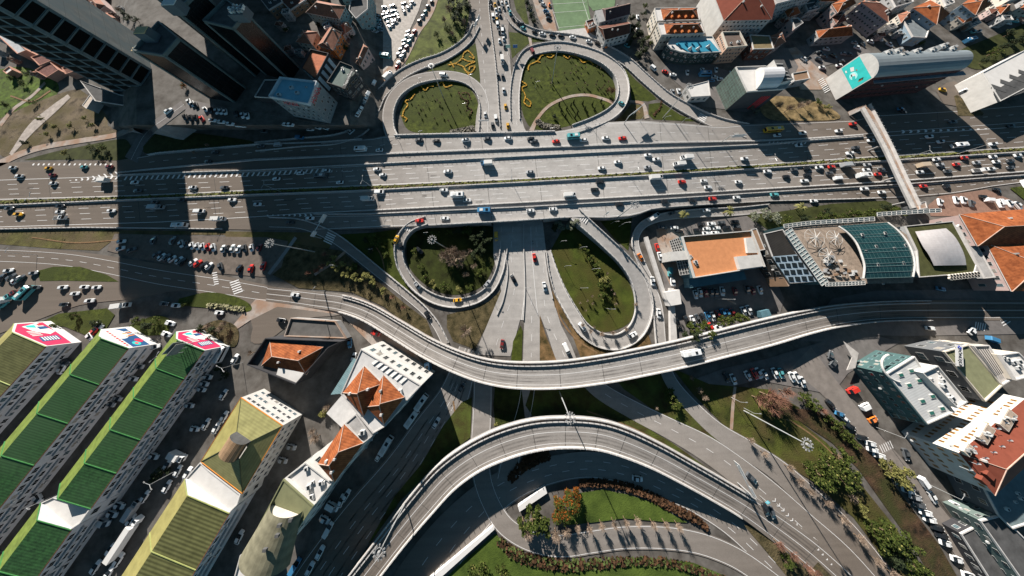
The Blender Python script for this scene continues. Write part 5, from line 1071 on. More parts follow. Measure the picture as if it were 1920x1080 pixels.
for x, y in ((1295, 90), (1310, 90), (1329, 86)):
    c = U(x, y, 9); b = MB(); s_ = 1.5
    for k in range(4): a = k*pi/2; b.face([c+Vector((s_*cos(a), s_*sin(a), -1)), c+Vector((s_*cos(a+pi/2), s_*sin(a+pi/2), -1)), c+Vector((0, 0, 1.4))], WHW)
    b.build('sail_rooflight', t)
for lab, q in (('upper of two cream courtyard blocks with orange dormered roofs', [(1227, 16), (1308, 15), (1312, 38), (1232, 40)]), ('lower of two cream courtyard blocks with orange dormered roofs', [(1233, 44), (1314, 43), (1321, 63), (1240, 66)])):
    t, P = building('courtyard_block', lab, q, 9.5, CREAM, rm=FLATW, par=.4, floors=3, cw=2.4)
    x0, y0 = q[0]; Q = ccw([XY(U(x, y, 9.8)) for x, y in ((x0+13, y0+1), (q[1][0]-3, q[1][1]+1), (q[2][0]-3, q[2][1]-3), (x0+17, q[3][1]-3))]); b = MB(); b.prism(Q, 9.5, 9.8, BRW); b.build('attic_wall', t); ro, A, B = roof_hip(t, Q, 9.8, 2.2, TILE)
    for k in range(5): c = U(x0+20+k*13, y0+15, 11.2); b = MB(); b.box(c, (.9, 1.6, .9), ORW); b.build('dormer', ro)
t, P = building('apartment_block', 'big brick-red mansard block with a white windowed side', [(1332, -30), (1462, -25), (1446, 36), (1358, 38)], 12.5, WHW, roof='none', floors=5, cw=2.6)
roof_hip(t, P, 12.5, 4, M('brick_red_roof', 0))
t, P = building('tower_house', 'cream corner house with a dark hipped roof and pink balconies', [(1352, 62), (1385, 61), (1399, 88), (1362, 91)], 10, wcol('peach_render', (.45, .30, .22)), 'flat', M('dark_brown_screed', (.12, .09, .075)), par=.9, parm=CREAM, floors=4, cw=1.8, nu=3)
building('tiled_house', 'dark ochre-roofed block beside the corner house with pink balconies', [(1405, 66), (1442, 68), (1450, 92), (1412, 93)], 7, wcol('rust_wall', (.13, .06, .045)), 'flat', M('ochre_screed', (.17, .13, .07)), floors=2)
building('tiled_house', 'pink-fronted brown-roofed block at the end of the sunny street', [(1440, 70), (1466, 60), (1472, 78), (1448, 92)], 6, PINK, 'hip', TILE3, 1.5, 2)
building('apartment_block', 'long grey-white apartment slab cut by the top edge of the scene', [(1418, -60), (1560, -75), (1530, -12), (1455, 8)], 13, wcol('offwhite_render', (.33, .34, .33)), 'flat', FLAT, floors=5, cw=2.4, cols=None)
building('tiled_house', 'narrow teal-fronted house under the top edge', [(1520, -20), (1560, -12), (1570, 2), (1538, 2)], 9, TEALW, 'hip', TILE, 2, 3)
building('tiled_house', 'orange-roofed house with cluttered terrace below the top edge', [(1561, 8), (1590, -6), (1604, 6), (1571, 23)], 9, PINK, 'hip', TILE, 2.2, 2, chim=1)
building('tiled_house', 'pink-grey house with small windows in the shaded quarter', [(1482, 36), (1495, 34), (1505, 44), (1490, 54)], 8, PINK, 'flat', FLATD, floors=3)
building('tiled_house', 'orange hip-roofed house with a glazed ground-floor gallery', [(1531, 58), (1594, 48), (1598, 66), (1536, 71)], 5.5, GREYW, 'hip', TILE, 2.8, 2)
t, P = building('apartment_block', 'grey apartment block with dark red side bands and a brown roof', [(1616, 4), (1642, 3), (1671, 22), (1665, 41)], 9.5, wcol('lilac_render', (.33, .29, .30)), 'hip', TILE2, 2, 4, cw=2.2)
building('tiled_house', 'teal-walled house with a bright orange hip roof and arched balcony band', [(1713, 15), (1745, 1), (1780, 25), (1756, 45)], 8.5, BLUEW, 'hip', TILE, 3, 3, cw=2.4)
building('flat_house', 'slate-blue flat terrace in front of the teal-walled house', [(1690, 35), (1703, 24), (1742, 52), (1735, 72), (1710, 70)], 5, BLUEW, rm=M('slate_terrace', (.16, .18, .19)), floors=1)
building('tiled_house', 'pale blue house with an orange hip roof at the top right', [(1805, 8), (1826, -6), (1858, 8), (1829, 27)], 9.5, BLUEW, 'hip', TILE, 3, 3, cw=2.6)
for lab, q, h_, m_, r_ in (('small grey-roofed shed beside the dark street at top right', [(1815, 38), (1830, 34), (1838, 44), (1822, 50)], 3.5, TEALW, FLATD), ('low dark house at the top edge above the grey apartment block', [(1665, -10), (1700, -18), (1712, 4), (1678, 14)], 6, GREYW, FLATD), ('grey flat house between two orange-roofed homes', [(1760, -14), (1782, -18), (1788, 6), (1772, 12)], 6, CREAM, FLAT)):
    building('flat_house', lab, q, h_, m_, rm=r_, floors=2, nu=2)
# school by the football pitch
t, P = building('school', 'school building with a dark brown gable roof beside the football pitch', [(1116, 20), (1175, 8), (1180, 27), (1124, 42)], 7, GREYW, roof='none', floors=2)
P = ccw([XY(U(x, y, 7)) for x, y in [(1130, 17), (1175, 8), (1180, 26), (1136, 38)]]); roof_hip(t, P, 7, 3, M('dark_maroon_roof', (.075, .045, .045), .8), flat=1)
t, P = building('school', 'white school wing with a brown gable roof next to the slip road', [(1122, 50), (1176, 42), (1180, 62), (1135, 74)], 6, WHW, 'hip', TILE2, 2.4, 2, flat=1)
# ---- top left quarter, on the terrace
building('tiled_house', 'big house with dark rooftop terrace and blue mural side wall', [(575, 23), (596, 2), (647, 12), (636, 35)], 17, TEALW, 'hip', TILE3, 3, 3, z0=10, cw=2.2, glass=GL)
building('tiled_house', 'small house with a worn pinkish pyramid roof', [(556, 78), (568, 57), (594, 60), (585, 83)], 15, CREAM, 'hip', TILE3, 2.4, 2, z0=10)
building('tiled_house', 'house with a bright orange front wall and salmon gable roof', [(597, 84), (618, 53), (639, 62), (624, 93)], 16.5, ORW, 'hip', TILE3, 2.2, 3, z0=10, flat=.8)
building('tiled_house', 'long low pink-roofed house beside the gravel yard', [(668, 118), (682, 84), (690, 90), (675, 122)], 9, PINK, 'hip', TILE3, 1.2, 2)
building('flat_house', 'slate-roofed house next to the mural wall', [(660, -10), (690, -20), (690, 18), (668, 36), (655, 20)], 12, TEALW, rm=FLATD, floors=3, z0=3)
t, P = building('shop_block', 'black shop with blue-white stripes and an orange rooftop terrace behind lettering', [(566, 128), (584, 94), (618, 102), (593, 150)], 19, DKW, rm=M('rooftop_brick', (.36, .12, .06), .9, .5, .3), par=.8, parm=DKW, z0=10, win=False)
Ps = ccw(P); e = [(i, Ps[i], Ps[(i+1) % 4]) for i in range(4) if faces_cam(Ps[i], Ps[(i+1) % 4])]
for i, p, q in e:
    p, q = Vector((*p, 0)), Vector((*q, 0)); dv = (q-p); n_ = dv.normalized().cross(up)
    for k in range(4):
        b = MB(); a, c = p.lerp(q, .06+.24*k), p.lerp(q, .06+.24*k+.13); o = n_*.06
        b.face([a+o+Vector((0, 0, 10.5)), c+o+Vector((0, 0, 10.5)), c+o+Vector((0, 0, 18.5)), a+o+Vector((0, 0, 18.5))], M('sky_blue_panel', (.30, .42, .5), .5)); b.build('wall_stripe', t)
text_obj('rooftop_lettering', 'MODA EVİ', t, U(607, 122, 19.9), (U(618, 104, 19.9)-U(594, 150, 19.9)).normalized(), Vector((-.6, .8, 0)), 1.0, WP) if False else None
t, P = building('shop_block', 'dark corner store lettered Tepe Home along its roof edge', [(615, 157), (640, 118), (663, 127), (668, 140), (644, 167)], 18, DKW, rm=M('greenish_screed', (.09, .12, .11)), par=1.0, parm=M('black_trim', (.05, .05, .05)), z0=10, floors=3, cw=2.4, sx=.75, sz=.6, frame=M('grey_glass_frame', (.2, .2, .2)), nu=4, seed=3)
ta, tb = U(644, 166, 19.15), U(662, 129, 19.15); ax_ = (tb-ta).normalized(); up2 = Vector((-ax_.y, ax_.x, 0))
b = MB(); b.box((ta+tb)/2, ((tb-ta).length, 1.9, .12), M('black_trim', 0), Matrix.Rotation(atan2(ax_.y, ax_.x), 3, 'Z')); sgb = b.build('sign_board', t)
text_obj('sign_lettering', 'Tepe Home', sgb, (ta+tb)/2+Vector((0, 0, .12)), ax_, up2, 2.1, WP)
t, P = building('car_showroom', 'car showroom with HONDA lettering around its light blue roof', [(508, 184), (529, 148), (598, 156), (582, 198)], 23, wcol('showroom_grey', (.16, .18, .19)), rm=M('showroom_roof_blue', (.16, .36, .46), .8, .3, .12), par=1.4, parm=M('silver_parapet', (.38, .42, .45), .6), z0=10, floors=4, cw=2.8, nu=7, seed=5)
for (a, c, sz) in (((582, 198), (598, 157), 2.6), ((510, 186), (580, 199), 2.2)):
    A_, C_2 = U(*a, 24.2), U(*c, 24.2); A_.z = C_2.z = 23.6; ax_ = (C_2-A_).normalized(); nn = ax_.cross(up); zc = 23.75
    o = text_obj('brand_lettering', 'HONDA', t, (A_+C_2)/2+nn*.35+Vector((0, 0, .2)), ax_, (up*.6-nn*-.8).normalized() if False else (up*.75-nn*.66).normalized(), sz, REDP)
building('low_block', 'dark flat annex on the far side of the car showroom', [(478, 182), (497, 150), (526, 150), (508, 184)], 14, DKW, rm=FLATD, par=.4, z0=10, win=False)
# towers
def tower(label, foot, z0, h, m, trim, floors=0, extra=None, name='office_tower'):
    t = empty(name); tag(t, label, 'tower'); P = ccw([XY(U(x, y, z0)) for x, y in foot]); b = MB(); b.prism(P, z0-.4, h, m, top=FLATD); b.build('curtain_wall', t)
    for p in P: b = MB(); b.box((p[0], p[1], (z0+h)/2), (.9, .9, h-z0), trim); b.build('corner_trim', t)
    for i in range(len(P)):
        p, q = Vector((*P[i], h+.4)), Vector((*P[(i+1) % len(P)], h+.4)); b = MB(); d_ = q-p
        b.box((p+q)/2, (d_.length, .7, 1.2), trim, Matrix.Rotation(atan2(d_.y, d_.x), 3, 'Z')); b.build('parapet', t)
    return t, P
CW = M('black_curtain_wall', (.006, .006, .007), .25, .3, .3, grid=(.5, 1.6, 3.4, (.016, .017, .018), .1)); TR = M('grey_metal_trim', (.09, .11, .11), .6, .3, .15)
t, P = tower('black glass office tower with a beige plant room on its stepped roof', [(440, 192), (460, 165), (428, 138), (394, 184)], 10, 37.5, CW, TR)
c = U(262, 55, 42); b = MB(); b.box((c.x, c.y, 39.6), (5.5, 4.6, 4), M('slate_wall', 0)); b.box((c.x, c.y, 41.7), (5, 4.2, .3), M('beige_deck', (.45, .34, .19), .9)); b.build('plant_room', t)
b = MB(); c = U(250, 91, 38); b.box((c.x, c.y, 37.7), (2.2, 2.2, .2), M('beige_deck', 0)); b.build('roof_deck', t)
t, P = tower('middle black glass tower with a white-topped roof box cut by the top edge', [(480, 143), (508, 108), (470, 92), (447, 120)], 10, 43, CW, TR)
c = U(312, -2, 48); b = MB(); b.box((c.x, c.y, 45), (6, 5, 4), M('slate_wall', 0)); b.box((c.x, c.y, 47.1), (5.6, 4.6, .3), FLATW); b.build('plant_room', t)
t, P = tower('unseen high-rise added beyond the top edge to shade the highway', [(368, -30), (530, -30), (540, -70), (368, -70)], 10, 88, CW, TR)  # out of view, added only for the shadow band it throws on the highway
t, P = tower('black tower with a cluttered rooftop and beige strip beside the showroom', [(545, 152), (562, 128), (530, 105), (500, 140)], 10, 38.5, CW, TR)
c = U(445, 20, 42); b = MB(); b.box((c.x, c.y, 40.5), (7, 6, 3.4), M('slate_wall', 0)); b.build('plant_room', t)
rnd = random.Random(4)
for k in range(16): b = MB(); b.box((c.x+rnd.uniform(-3, 3), c.y+rnd.uniform(-2.6, 2.6), 42.7), (rnd.uniform(.6, 1.6), rnd.uniform(.6, 1.4), 1), rnd.choice([UNIT, WHW, GREYW])); b.build('rooftop_unit', t)
# raw concrete tower with open bays
CT = M('raw_concrete', (.13, .145, .145), .9, .25, .25, grid=(2.2, 30, 4.2, (.07, .08, .08), .12), ns2=(.2, (.10, .13, .14)))
foot = [(328, 156), (310, 186), (235, 182), (216, 154), (250, 100), (310, 100)]
t = empty('concrete_tower'); tag(t, 'unfinished raw concrete tower with rows of open black bays', 'tower'); P = [XY(U(x, y, 0)) for x, y in foot]
b = MB(); b.prism(P, 0, 58, CT); b.build('concrete_frame', t)
def open_bays(p, q, z0, z1, n, f0, f1, nm='open_bay'):
    p, q = Vector((*p, 0)), Vector((*q, 0)); d_ = q-p; ax = d_.normalized(); nn = ax.cross(up)
    if nn.dot(-p) < 0: nn = -nn
    fh = (z1-z0)/n
    for k in range(n):
        a, c = p.lerp(q, f0), p.lerp(q, f1); z = z0+fh*k; b = MB(); o = nn*.05
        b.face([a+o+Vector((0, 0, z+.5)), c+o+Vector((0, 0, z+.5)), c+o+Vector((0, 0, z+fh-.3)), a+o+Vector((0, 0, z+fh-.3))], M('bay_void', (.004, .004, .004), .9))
        b.build(nm, t); b = MB(); b.box((a+c)/2+nn*.3+Vector((0, 0, z+.2)), ((c-a).length*1.1, .7, .3), CT, Matrix.Rotation(atan2(ax.y, ax.x), 3, 'Z')); b.build('floor_slab', t)
open_bays(P[0], P[1], 6, 58, 13, .12, .88)
open_bays(P[1], P[2], 6, 58, 13, .04, .3); open_bays(P[1], P[2], 6, 58, 13, .36, .62); open_bays(P[1], P[2], 6, 58, 13, .68, .95)
building('podium', 'dark concrete podium at the foot of the unfinished tower', [(152, 152), (225, 178), (318, 190), (300, 208), (180, 190)], 5, wcol('dark_concrete', (.06, .065, .065)), rm=FLATD, par=.4, win=False)
b = None
for lab, q, h_, r_ in (('roofless brick ruin with salmon wall tops at the top left', [(60, 108), (88, 99), (104, 112), (76, 124)], 3.5, M('ruin_floor', (.13, .06, .05), .95, .8, .4)), ('ruined tiled shed beside the roofless brick house', [(68, 133), (95, 116), (112, 132), (90, 146)], 3.2, M('ruin_floor', 0)), ('old house with a small red tiled roof near the ruins', [(118, 128), (140, 120), (148, 132), (125, 140)], 3.5, TILE2), ('long grey sheet-roofed hall at the left edge', [(-10, 60), (12, 58), (52, 95), (35, 102)], 5, M('grey_sheet_roof', (.35, .36, .37), .6)), ('tiny white hut beside the dark lane', [(8, 134), (20, 125), (26, 132), (15, 140)], 2.8, FLATW)):
    building('old_house', lab, q, h_, M('salmon_wall', (.36, .19, .14), .9, .5, .2), rm=r_, par=.5, floors=1, win=False, parm=M('salmon_wall', 0))
building('flat_house', 'white slab-roofed shelter beside the podium of the concrete tower', [(155, 198), (175, 170), (180, 178), (163, 204)], 4, WHW, rm=M('beige_screed', (.42, .36, .30)), par=.2, win=False)
for lab, q, h_ in (('pink-roofed house peeking between the concrete and glass towers', [(186, 36), (200, 24), (216, 34), (206, 46)], 6), ('flat red-brick roof behind the black glass tower', [(210, 56), (224, 44), (240, 54), (228, 66)], 5), ('long lilac-walled house near the top left edge', [(148, -20), (165, -25), (196, 10), (184, 20)], 7)):
    building('old_house', lab, q, h_, PINK, 'hip', TILE3, 1.5, 1, win=False)
for lab, q, h_, r_ in (('grey block at the top edge right of the black towers', [(480, -12), (520, -25), (530, 5), (505, 20)], 15, FLATD), ('ochre house at the top edge beside the mural house', [(520, -5), (560, -25), (575, 0), (545, 20)], 14, TILE2), ('narrow dark block behind the third black tower', [(556, -30), (600, -40), (605, -10), (572, -8)], 15, FLATD), ('teal-walled block at the top edge beside the gravel yard', [(620, -30), (665, -40), (672, -8), (640, -4)], 14, FLATD)):
    building('flat_house', lab, q, h_, TEALW if 'teal' in lab else BRW, rm=r_, floors=2, z0=10, nu=2)
# red flank of the middle tower and more small homes among the crowded quarter
PM = M('pitch_line', (.5, .52, .48), .8)
b = MB()
for a, c in (((1030, 8), (1098, 4)), ((1046, 52), (1106, 46)), ((1032, 6), (1048, 54)), ((1092, 0), (1107, 47)), ((1036, 24), (1101, 19))):
    p, q = U(*a, .12), U(*c, .12); d_ = (q-p).normalized(); n_ = Vector((-d_.y, d_.x, 0))*.12; b.face([p+n_, p-n_, q-n_, q+n_], PM)
tag(b.build('pitch_markings'), kind='structure')
for lab, q, h_, w_, r_, rt_ in (
 ('small orange hip-roofed house behind the brick-red mansard block', [(1470, 18), (1492, 10), (1500, 24), (1478, 32)], 6, CREAM, 'hip', TILE),
 ('small brown-roofed house between the lilac block and the orange gallery house', [(1560, 30), (1578, 24), (1586, 38), (1568, 44)], 6, PINK, 'hip', TILE2),
 ('grey flat-roofed house below the narrow teal-fronted house', [(1508, 8), (1528, 4), (1536, 16), (1514, 22)], 7, GREYW, 'flat', FLATD),
 ('small cream house with a tiled roof right of the grey apartment block', [(1684, 28), (1700, 22), (1706, 34), (1690, 42)], 5, CREAM, 'hip', TILE3),
 ('little red-roofed house beside the pale blue house', [(1868, 14), (1884, 8), (1892, 20), (1876, 26)], 5, PINK, 'hip', TILE),
 ('flat white-roofed house at the top edge right of the pale blue house', [(1880, -18), (1905, -24), (1914, -4), (1890, 2)], 7, CREAM, 'flat', FLAT),
 ('brown shed roof beside the old house at the top left', [(232, 8), (244, 0), (256, 10), (244, 20)], 4, BRW, 'flat', TILE2),
 ('small terracotta roof at the foot of the mural house', [(640, 48), (652, 42), (660, 54), (648, 62)], 13, PINK, 'hip', TILE3),
 ('dark flat roof between the orange-fronted house and the mural house', [(604, 46), (616, 40), (622, 50), (610, 56)], 14, GREYW, 'flat', FLATD),
 ('low brick-roofed shed beside the brown-roofed school wing', [(1098, 40), (1112, 36), (1118, 48), (1104, 54)], 3, ORW, 'flat', TILE2)):
    z_ = 10 if h_ > 12 else 0
    building('small_house', lab, q, h_, w_, rt_ if False else r_, rt_, floors=2, z0=z_, cw=2.2, nu=2 if r_ == 'flat' else 0, cat='house')
apb = next(o for o in bpy.data.objects if o.get('label', '').startswith('tall white apartment block'))
rnd = random.Random(17)
for k, (x, y) in enumerate([(1842, 900), (1852, 890), (1864, 881), (1876, 872), (1888, 862), (1900, 853), (1912, 844)]):
    c = U(x, y, 14.6); b = MB(); b.box(c, (1.7, 2.4, 1.3), M('brick_red_roof', 0), Matrix.Rotation(.65, 3, 'Z')); b.box(c+Vector((.5, -.9, .1)), (1.0, .3, .8), GL, Matrix.Rotation(.65, 3, 'Z')); b.build('dormer', apb)
for x, y, sx_, sy_ in ((1846, 812, 7, 3), (1886, 786, 8, 3.2), (1812, 842, 4, 2.2)):
    c = U(x, y, 14.9); b = MB(); b.box(c, (sx_, sy_, 1.1), CREAM, Matrix.Rotation(.66, 3, 'Z')); b.box(c+Vector((0, 0, .56)), (sx_-.6, sy_-.6, .08), M('terrace_paving', (.30, .24, .19), .9, .8, .3), Matrix.Rotation(.66, 3, 'Z'))
    for q in range(5): b.box(c+Vector((rnd.uniform(-sx_*.35, sx_*.35), rnd.uniform(-sy_*.3, sy_*.3), .9)), (.6, .5, .6), rnd.choice([WP, UNIT, GREYW]))
    b.build('roof_terrace', apb)
# crowded small homes: a few kinds, copied with their parts
def home(kind):
    t = empty('small_house'); w_ = {'o': CREAM, 'b': PINK, 'g': GREYW, 'p': M('salmon_wall', 0)}[kind]; P = [(-3.2, -2.6), (3.2, -2.6), (3.2, 2.6), (-3.2, 2.6)]
    b = MB(); b.prism(P, -.3, 4.6, w_, top=FLATD); b.build('wall', t)
    if kind in 'obp': roof_hip(t, P, 4.6, 1.7, {'o': TILE, 'b': TILE2, 'p': TILE3}[kind], .35)
    else:
        b = MB()
        for c, s_ in (((0, -2.5, 4.8), (6.4, .25, .6)), ((0, 2.5, 4.8), (6.4, .25, .6)), ((-3.1, 0, 4.8), (.25, 5, .6)), ((3.1, 0, 4.8), (.25, 5, .6))): b.box(c, s_, CONC)
        b.build('parapet', t); units(t, P, 4.6, 3, 3)
    for p, q in ((P[0], P[1]), (P[1], P[2]), (P[2], P[3]), (P[3], P[0])): facade(t, p, q, .5, 4.5, 2, 2, .4, .4)
    return t
HP = {}; HN = {'o': 'small orange-roofed house', 'b': 'small brown-roofed house', 'g': 'small grey flat-roofed house', 'p': 'small pinkish-roofed house'}
def homes(where, s):
    for m_ in re.finditer(r'(\d+),(-?\d+)([obgp])(\d*)', s):
        x, y, k = int(m_[1]), int(m_[2]), m_[3]
        if k not in HP: HP[k] = home(k); t = HP[k]
        else: t = copy_tree(HP[k])
        z = zt(x, y); p = U(x, y, z); t.location = p; t.rotation_euler = (0, 0, random.uniform(-.3, .7)); f = random.uniform(.75, 1.1)*(int(m_[4])/10 if m_[4] else 1); t.scale = (f, f*random.uniform(.85, 1.15), f*random.uniform(.8, 1.3))
        t['category'] = 'house'; t['group'] = 'small houses '+where; NAMED.append((t, HN[k], where, x, y, 'x'))
random.seed(13)
homes('in the crowded quarter at the top right', '1412,18o 1425,44g 1460,48b 1508,34g 1548,-8b 1600,28o 1628,-14g 1655,-22o 1700,52b 1735,-18g 1782,52o 1800,40g 1770,-30b 1845,34b 1862,48g 1895,32o 1912,14g 1925,44b 1870,-22o 1400,50b 1470,64g 1655,62g8 1640,74b7 1676,70g7')
homes('in the old quarter at the top left', '20,80g7 36,118p6 48,92p7 82,146p6 104,96b6 116,112p6 10,104g6 178,8p8 204,-4g8 222,36b7 196,52p7 240,62p7 160,-18g9 232,20g6 74,88p6')
homes('between the black towers and the gravel yard', '548,36g8 534,56b7 566,104g6 644,72b8 660,62g7 632,40p7 548,100b6 606,28b8 690,104g6')
# ---------------------------------------------------------------- surfaces cars and trees stand on
def make_bvh():
    vs, fs = [], []
    for o in SURF:
        me = o.data; k = len(vs); mw = o.matrix_world; vs += [mw @ v.co for v in me.vertices]; fs += [tuple(i+k for i in p.vertices) for p in me.polygons]
    return BVHTree.FromPolygons(vs, fs)
bpy.context.view_layer.update()
BV = make_bvh(); EYE = Vector((0, 0, HC))
def hit(x, y):
    d = (U(x, y, 0)-EYE).normalized(); p, n, i, l = BV.ray_cast(EYE, d)
    if p is None: return U(x, y, 0), Vector((0, 0, 1))
    if n.z < 0: n = -n
    if n.z < .6: n = Vector((0, 0, 1))
    return p, n
# ---------------------------------------------------------------- vehicles (each: body with glass, roof, lights and, on the near ones, wheels as parts)
PAINT = {'w': ('white', (.62, .63, .63)), 's': ('silver', (.30, .31, .32)), 'g': ('dark grey', (.07, .075, .08)), 'k': ('black', (.015, .015, .016)), 'r': ('red', (.50, .03, .02)), 'b': ('blue', (.04, .16, .30)), 't': ('teal', (.08, .30, .32)), 'y': ('yellow', (.62, .33, .02)), 'o': ('orange', (.62, .16, .02)), 'e': ('beige', (.45, .36, .26)), 'm': ('dark red', (.16, .02, .02))}
CG = M('car_glass', (.010, .013, .016), .08, 1, .1); TYRE = M('tyre_rubber', (.012, .012, .012), .9); LAMPW = M('headlight_lens', (.7, .7, .68), .2); LAMPR = M('tail_light_lens', (.35, .01, .01), .3)
def pm(c):
    n = 'car_paint_'+PAINT[c][0].replace(' ', '_')
    if n not in MATS:
        m = M(n, PAINT[c][1], .32, .2, .04); m.node_tree.nodes['Principled BSDF'].inputs['Coat Weight'].default_value = .5
    return MATS[n]
def loft(secs, m, caps=True, b=None, closed=True):
    b = b or MB()
    for s0, s1 in zip(secs, secs[1:]):
        n = len(s0)
        for i in range(n if closed else n-1): b.face([s0[i], s0[(i+1) % n], s1[(i+1) % n], s1[i]], m)
    if caps: b.face(secs[0][::-1], m); b.face(secs[-1], m)
    return b
def sec(x, w, z0, z1, r=.12):
    return [(x, -w/2, z0), (x, w/2, z0), (x, w/2, z1-r), (x, w/2-r, z1), (x, -w/2+r, z1), (x, -w/2, z1-r)]
def car_parts(kind, c):
    """list of (name, MB, parent index) for one vehicle, pointing along +x"""
    p = pm(c); out = []
    if kind == 'c':
        b = loft([sec(-2.15, 1.45, .35, .72), sec(-1.95, 1.72, .24, .88), sec(-1.1, 1.8, .22, .95), sec(.9, 1.8, .22, .92), sec(1.75, 1.7, .24, .78), sec(2.15, 1.35, .35, .62)], p); out.append(('body', b))
        b = MB(); L_ = [(-1.75, 1.5, .93), (-1.05, 1.28, 1.42), (.25, 1.28, 1.44), (1.05, 1.5, .90)]
        s = [[(x, -w/2, z), (x, w/2, z)] for x, w, z in L_]
        for a, q in zip(s, s[1:]): b.face([a[0], a[1], q[1], q[0]][::-1], CG)
        for sd in (0, 1): b.face([s[0][sd], s[1][sd], s[2][sd], s[3][sd]][::(1 if sd == 0 else -1)], CG)
        out.append(('window_glass', b)); b = MB(); b.box((-.4, 0, 1.455), (1.28, 1.2, .05), p); out.append(('roof_panel', b))
    elif kind == 'v':
        b = loft([sec(-2.35, 1.7, .3, 1.75), sec(-2.2, 1.85, .25, 1.95), sec(1.0, 1.85, .25, 1.95), sec(1.15, 1.85, .25, 1.15), sec(2.2, 1.75, .28, 1.0), sec(2.4, 1.5, .4, .8)], p); out.append(('body', b))
        b = MB(); b.face([(1.02, -.85, 1.9), (1.75, -.8, 1.12), (1.75, .8, 1.12), (1.02, .85, 1.9)], CG); b.face([(-2.1, -.9, 1.3), (.9, -.95, 1.3), (.9, -.94, 1.8), (-2.1, -.94, 1.8)], CG); b.face([(-2.1, .94, 1.3), (-2.1, .94, 1.8), (.9, .94, 1.8), (.9, .94, 1.3)], CG); b.face([(1.0, -.85, 1.88), (1.0, .85, 1.88), (1.3, .85, 1.6), (1.3, -.85, 1.6)][::-1], CG); out.append(('window_glass', b))
    elif kind in 'tpk':
        b = MB(); b.box((2.1, 0, 1.3), (1.7, 2.0, 1.9), p); out.append(('cab', b))
        b = MB(); b.box((2.97, 0, 1.75), (.04, 1.8, .8), CG); b.box((2.3, 0, 2.27), (1.0, 1.5, .04), CG); out.append(('windscreen', b))
        b = MB(); cc = p if kind == 't' else FLATD
        if kind == 't': b.box((-1.1, 0, 1.75), (4.5, 2.2, 2.3), WP if c in 'wbte' and c != 'e' else p)
        else: b.box((-1.1, 0, .95), (4.3, 2.1, .5), WP); b.box((-1.1, 0, 1.22), (3.9, 1.7, .1), FLATD)
        out.append(('cargo_body', b)); b = MB(); b.box((-.2, 0, .55), (6.0, 1.1, .25), FLATD); out.append(('chassis', b))
    elif kind in 'ul':
        L_ = 9.6 if kind == 'u' else 6.6
        b = loft([sec(-L_/2, 2.2, .3, 2.6), sec(-L_/2+.2, 2.4, .3, 2.8), sec(L_/2-.4, 2.4, .3, 2.8), sec(L_/2, 2.2, .3, 2.3)], p); out.append(('body', b))
        b = MB(); b.box((0, 1.21, 1.9), (L_*.88, .03, .8), CG); b.box((0, -1.21, 1.9), (L_*.88, .03, .8), CG); b.box((L_/2-.05, 0, 1.8), (.3, 2.0, .9), CG); out.append(('window_glass', b))
        b = MB(); b.box((-L_*.2, 0, 2.86), (1.6, 1.3, .16), WP); b.box((L_*.2, 0, 2.86), (1.2, 1.2, .16), GL); out.append(('roof_hatch', b))
    elif kind == 'x':   # articulated trailer
        b = MB(); b.box((-1.5, 0, 2.3), (12.5, 2.5, 2.8), WP); out.append(('trailer_body', b)); b = MB(); b.box((6.2, 0, 1.6), (2.0, 2.4, 2.4), p); out.append(('cab', b)); b = MB(); b.box((6.6, 0, 2.82), (.9, 1.8, .05), CG); out.append(('windscreen', b)); b = MB(); b.box((-1, 0, .7), (12, 1.2, .3), FLATD); out.append(('chassis', b))
    elif kind == 'h':
        b = MB(); b.box((0, 0, .7), (1.5, .4, .5), p); b.box((-.5, 0, .95), (.7, .35, .15), FLATD); b.box((.6, 0, 1.05), (.12, .7, .08), FLATD); out.append(('body', b))
        for x in (-.65, .65): b = MB(); b.bar((x, -.08, .32), (x, .08, .32), .32, .32, TYRE, 8); out.append(('wheel', b))
    return out
PROTO = {}
def vehicle(kind, c, wheels):
    k = kind+c+('W' if wheels else '')
    if k in PROTO: return copy_tree(PROTO[k])
    names = {'c': 'car', 'v': 'van', 't': 'box_truck', 'p': 'flatbed_truck', 'u': 'bus', 'l': 'minibus', 'x': 'articulated_lorry', 'h': 'motorcycle', 'k': 'pickup_truck'}
    t = empty(names[kind]); PROTO[k] = t
    for nme, b in car_parts(kind, c): b.build(nme, t)
    if wheels and kind in 'cvtp':
        xa = {'c': (-1.3, 1.35), 'v': (-1.5, 1.5), 't': (-2.3, 2.1), 'p': (-2.3, 2.1)}[kind]; hw_ = {'c': .86, 'v': .9, 't': .98, 'p': .98}[kind]
        for x in xa:
            for s_ in (-1, 1): b = MB(); b.bar((x, s_*(hw_-.12), .33), (x, s_*(hw_+.06), .33), .33, .33, TYRE, 10); b.build('wheel', t)
        for s_ in (-1, 1):
            xf = {'c': 2.0, 'v': 2.25, 't': 2.97, 'p': 2.97}[kind]; b = MB(); b.box((xf, s_*.55, .66), (.16, .3, .16), LAMPW); b.build('headlight', t)
    return t
CATN = {'c': 'car', 'v': 'van', 't': 'box truck', 'p': 'flatbed truck', 'u': 'bus', 'l': 'minibus', 'x': 'lorry', 'h': 'motorcycle', 'k': 'truck'}
NV = 0
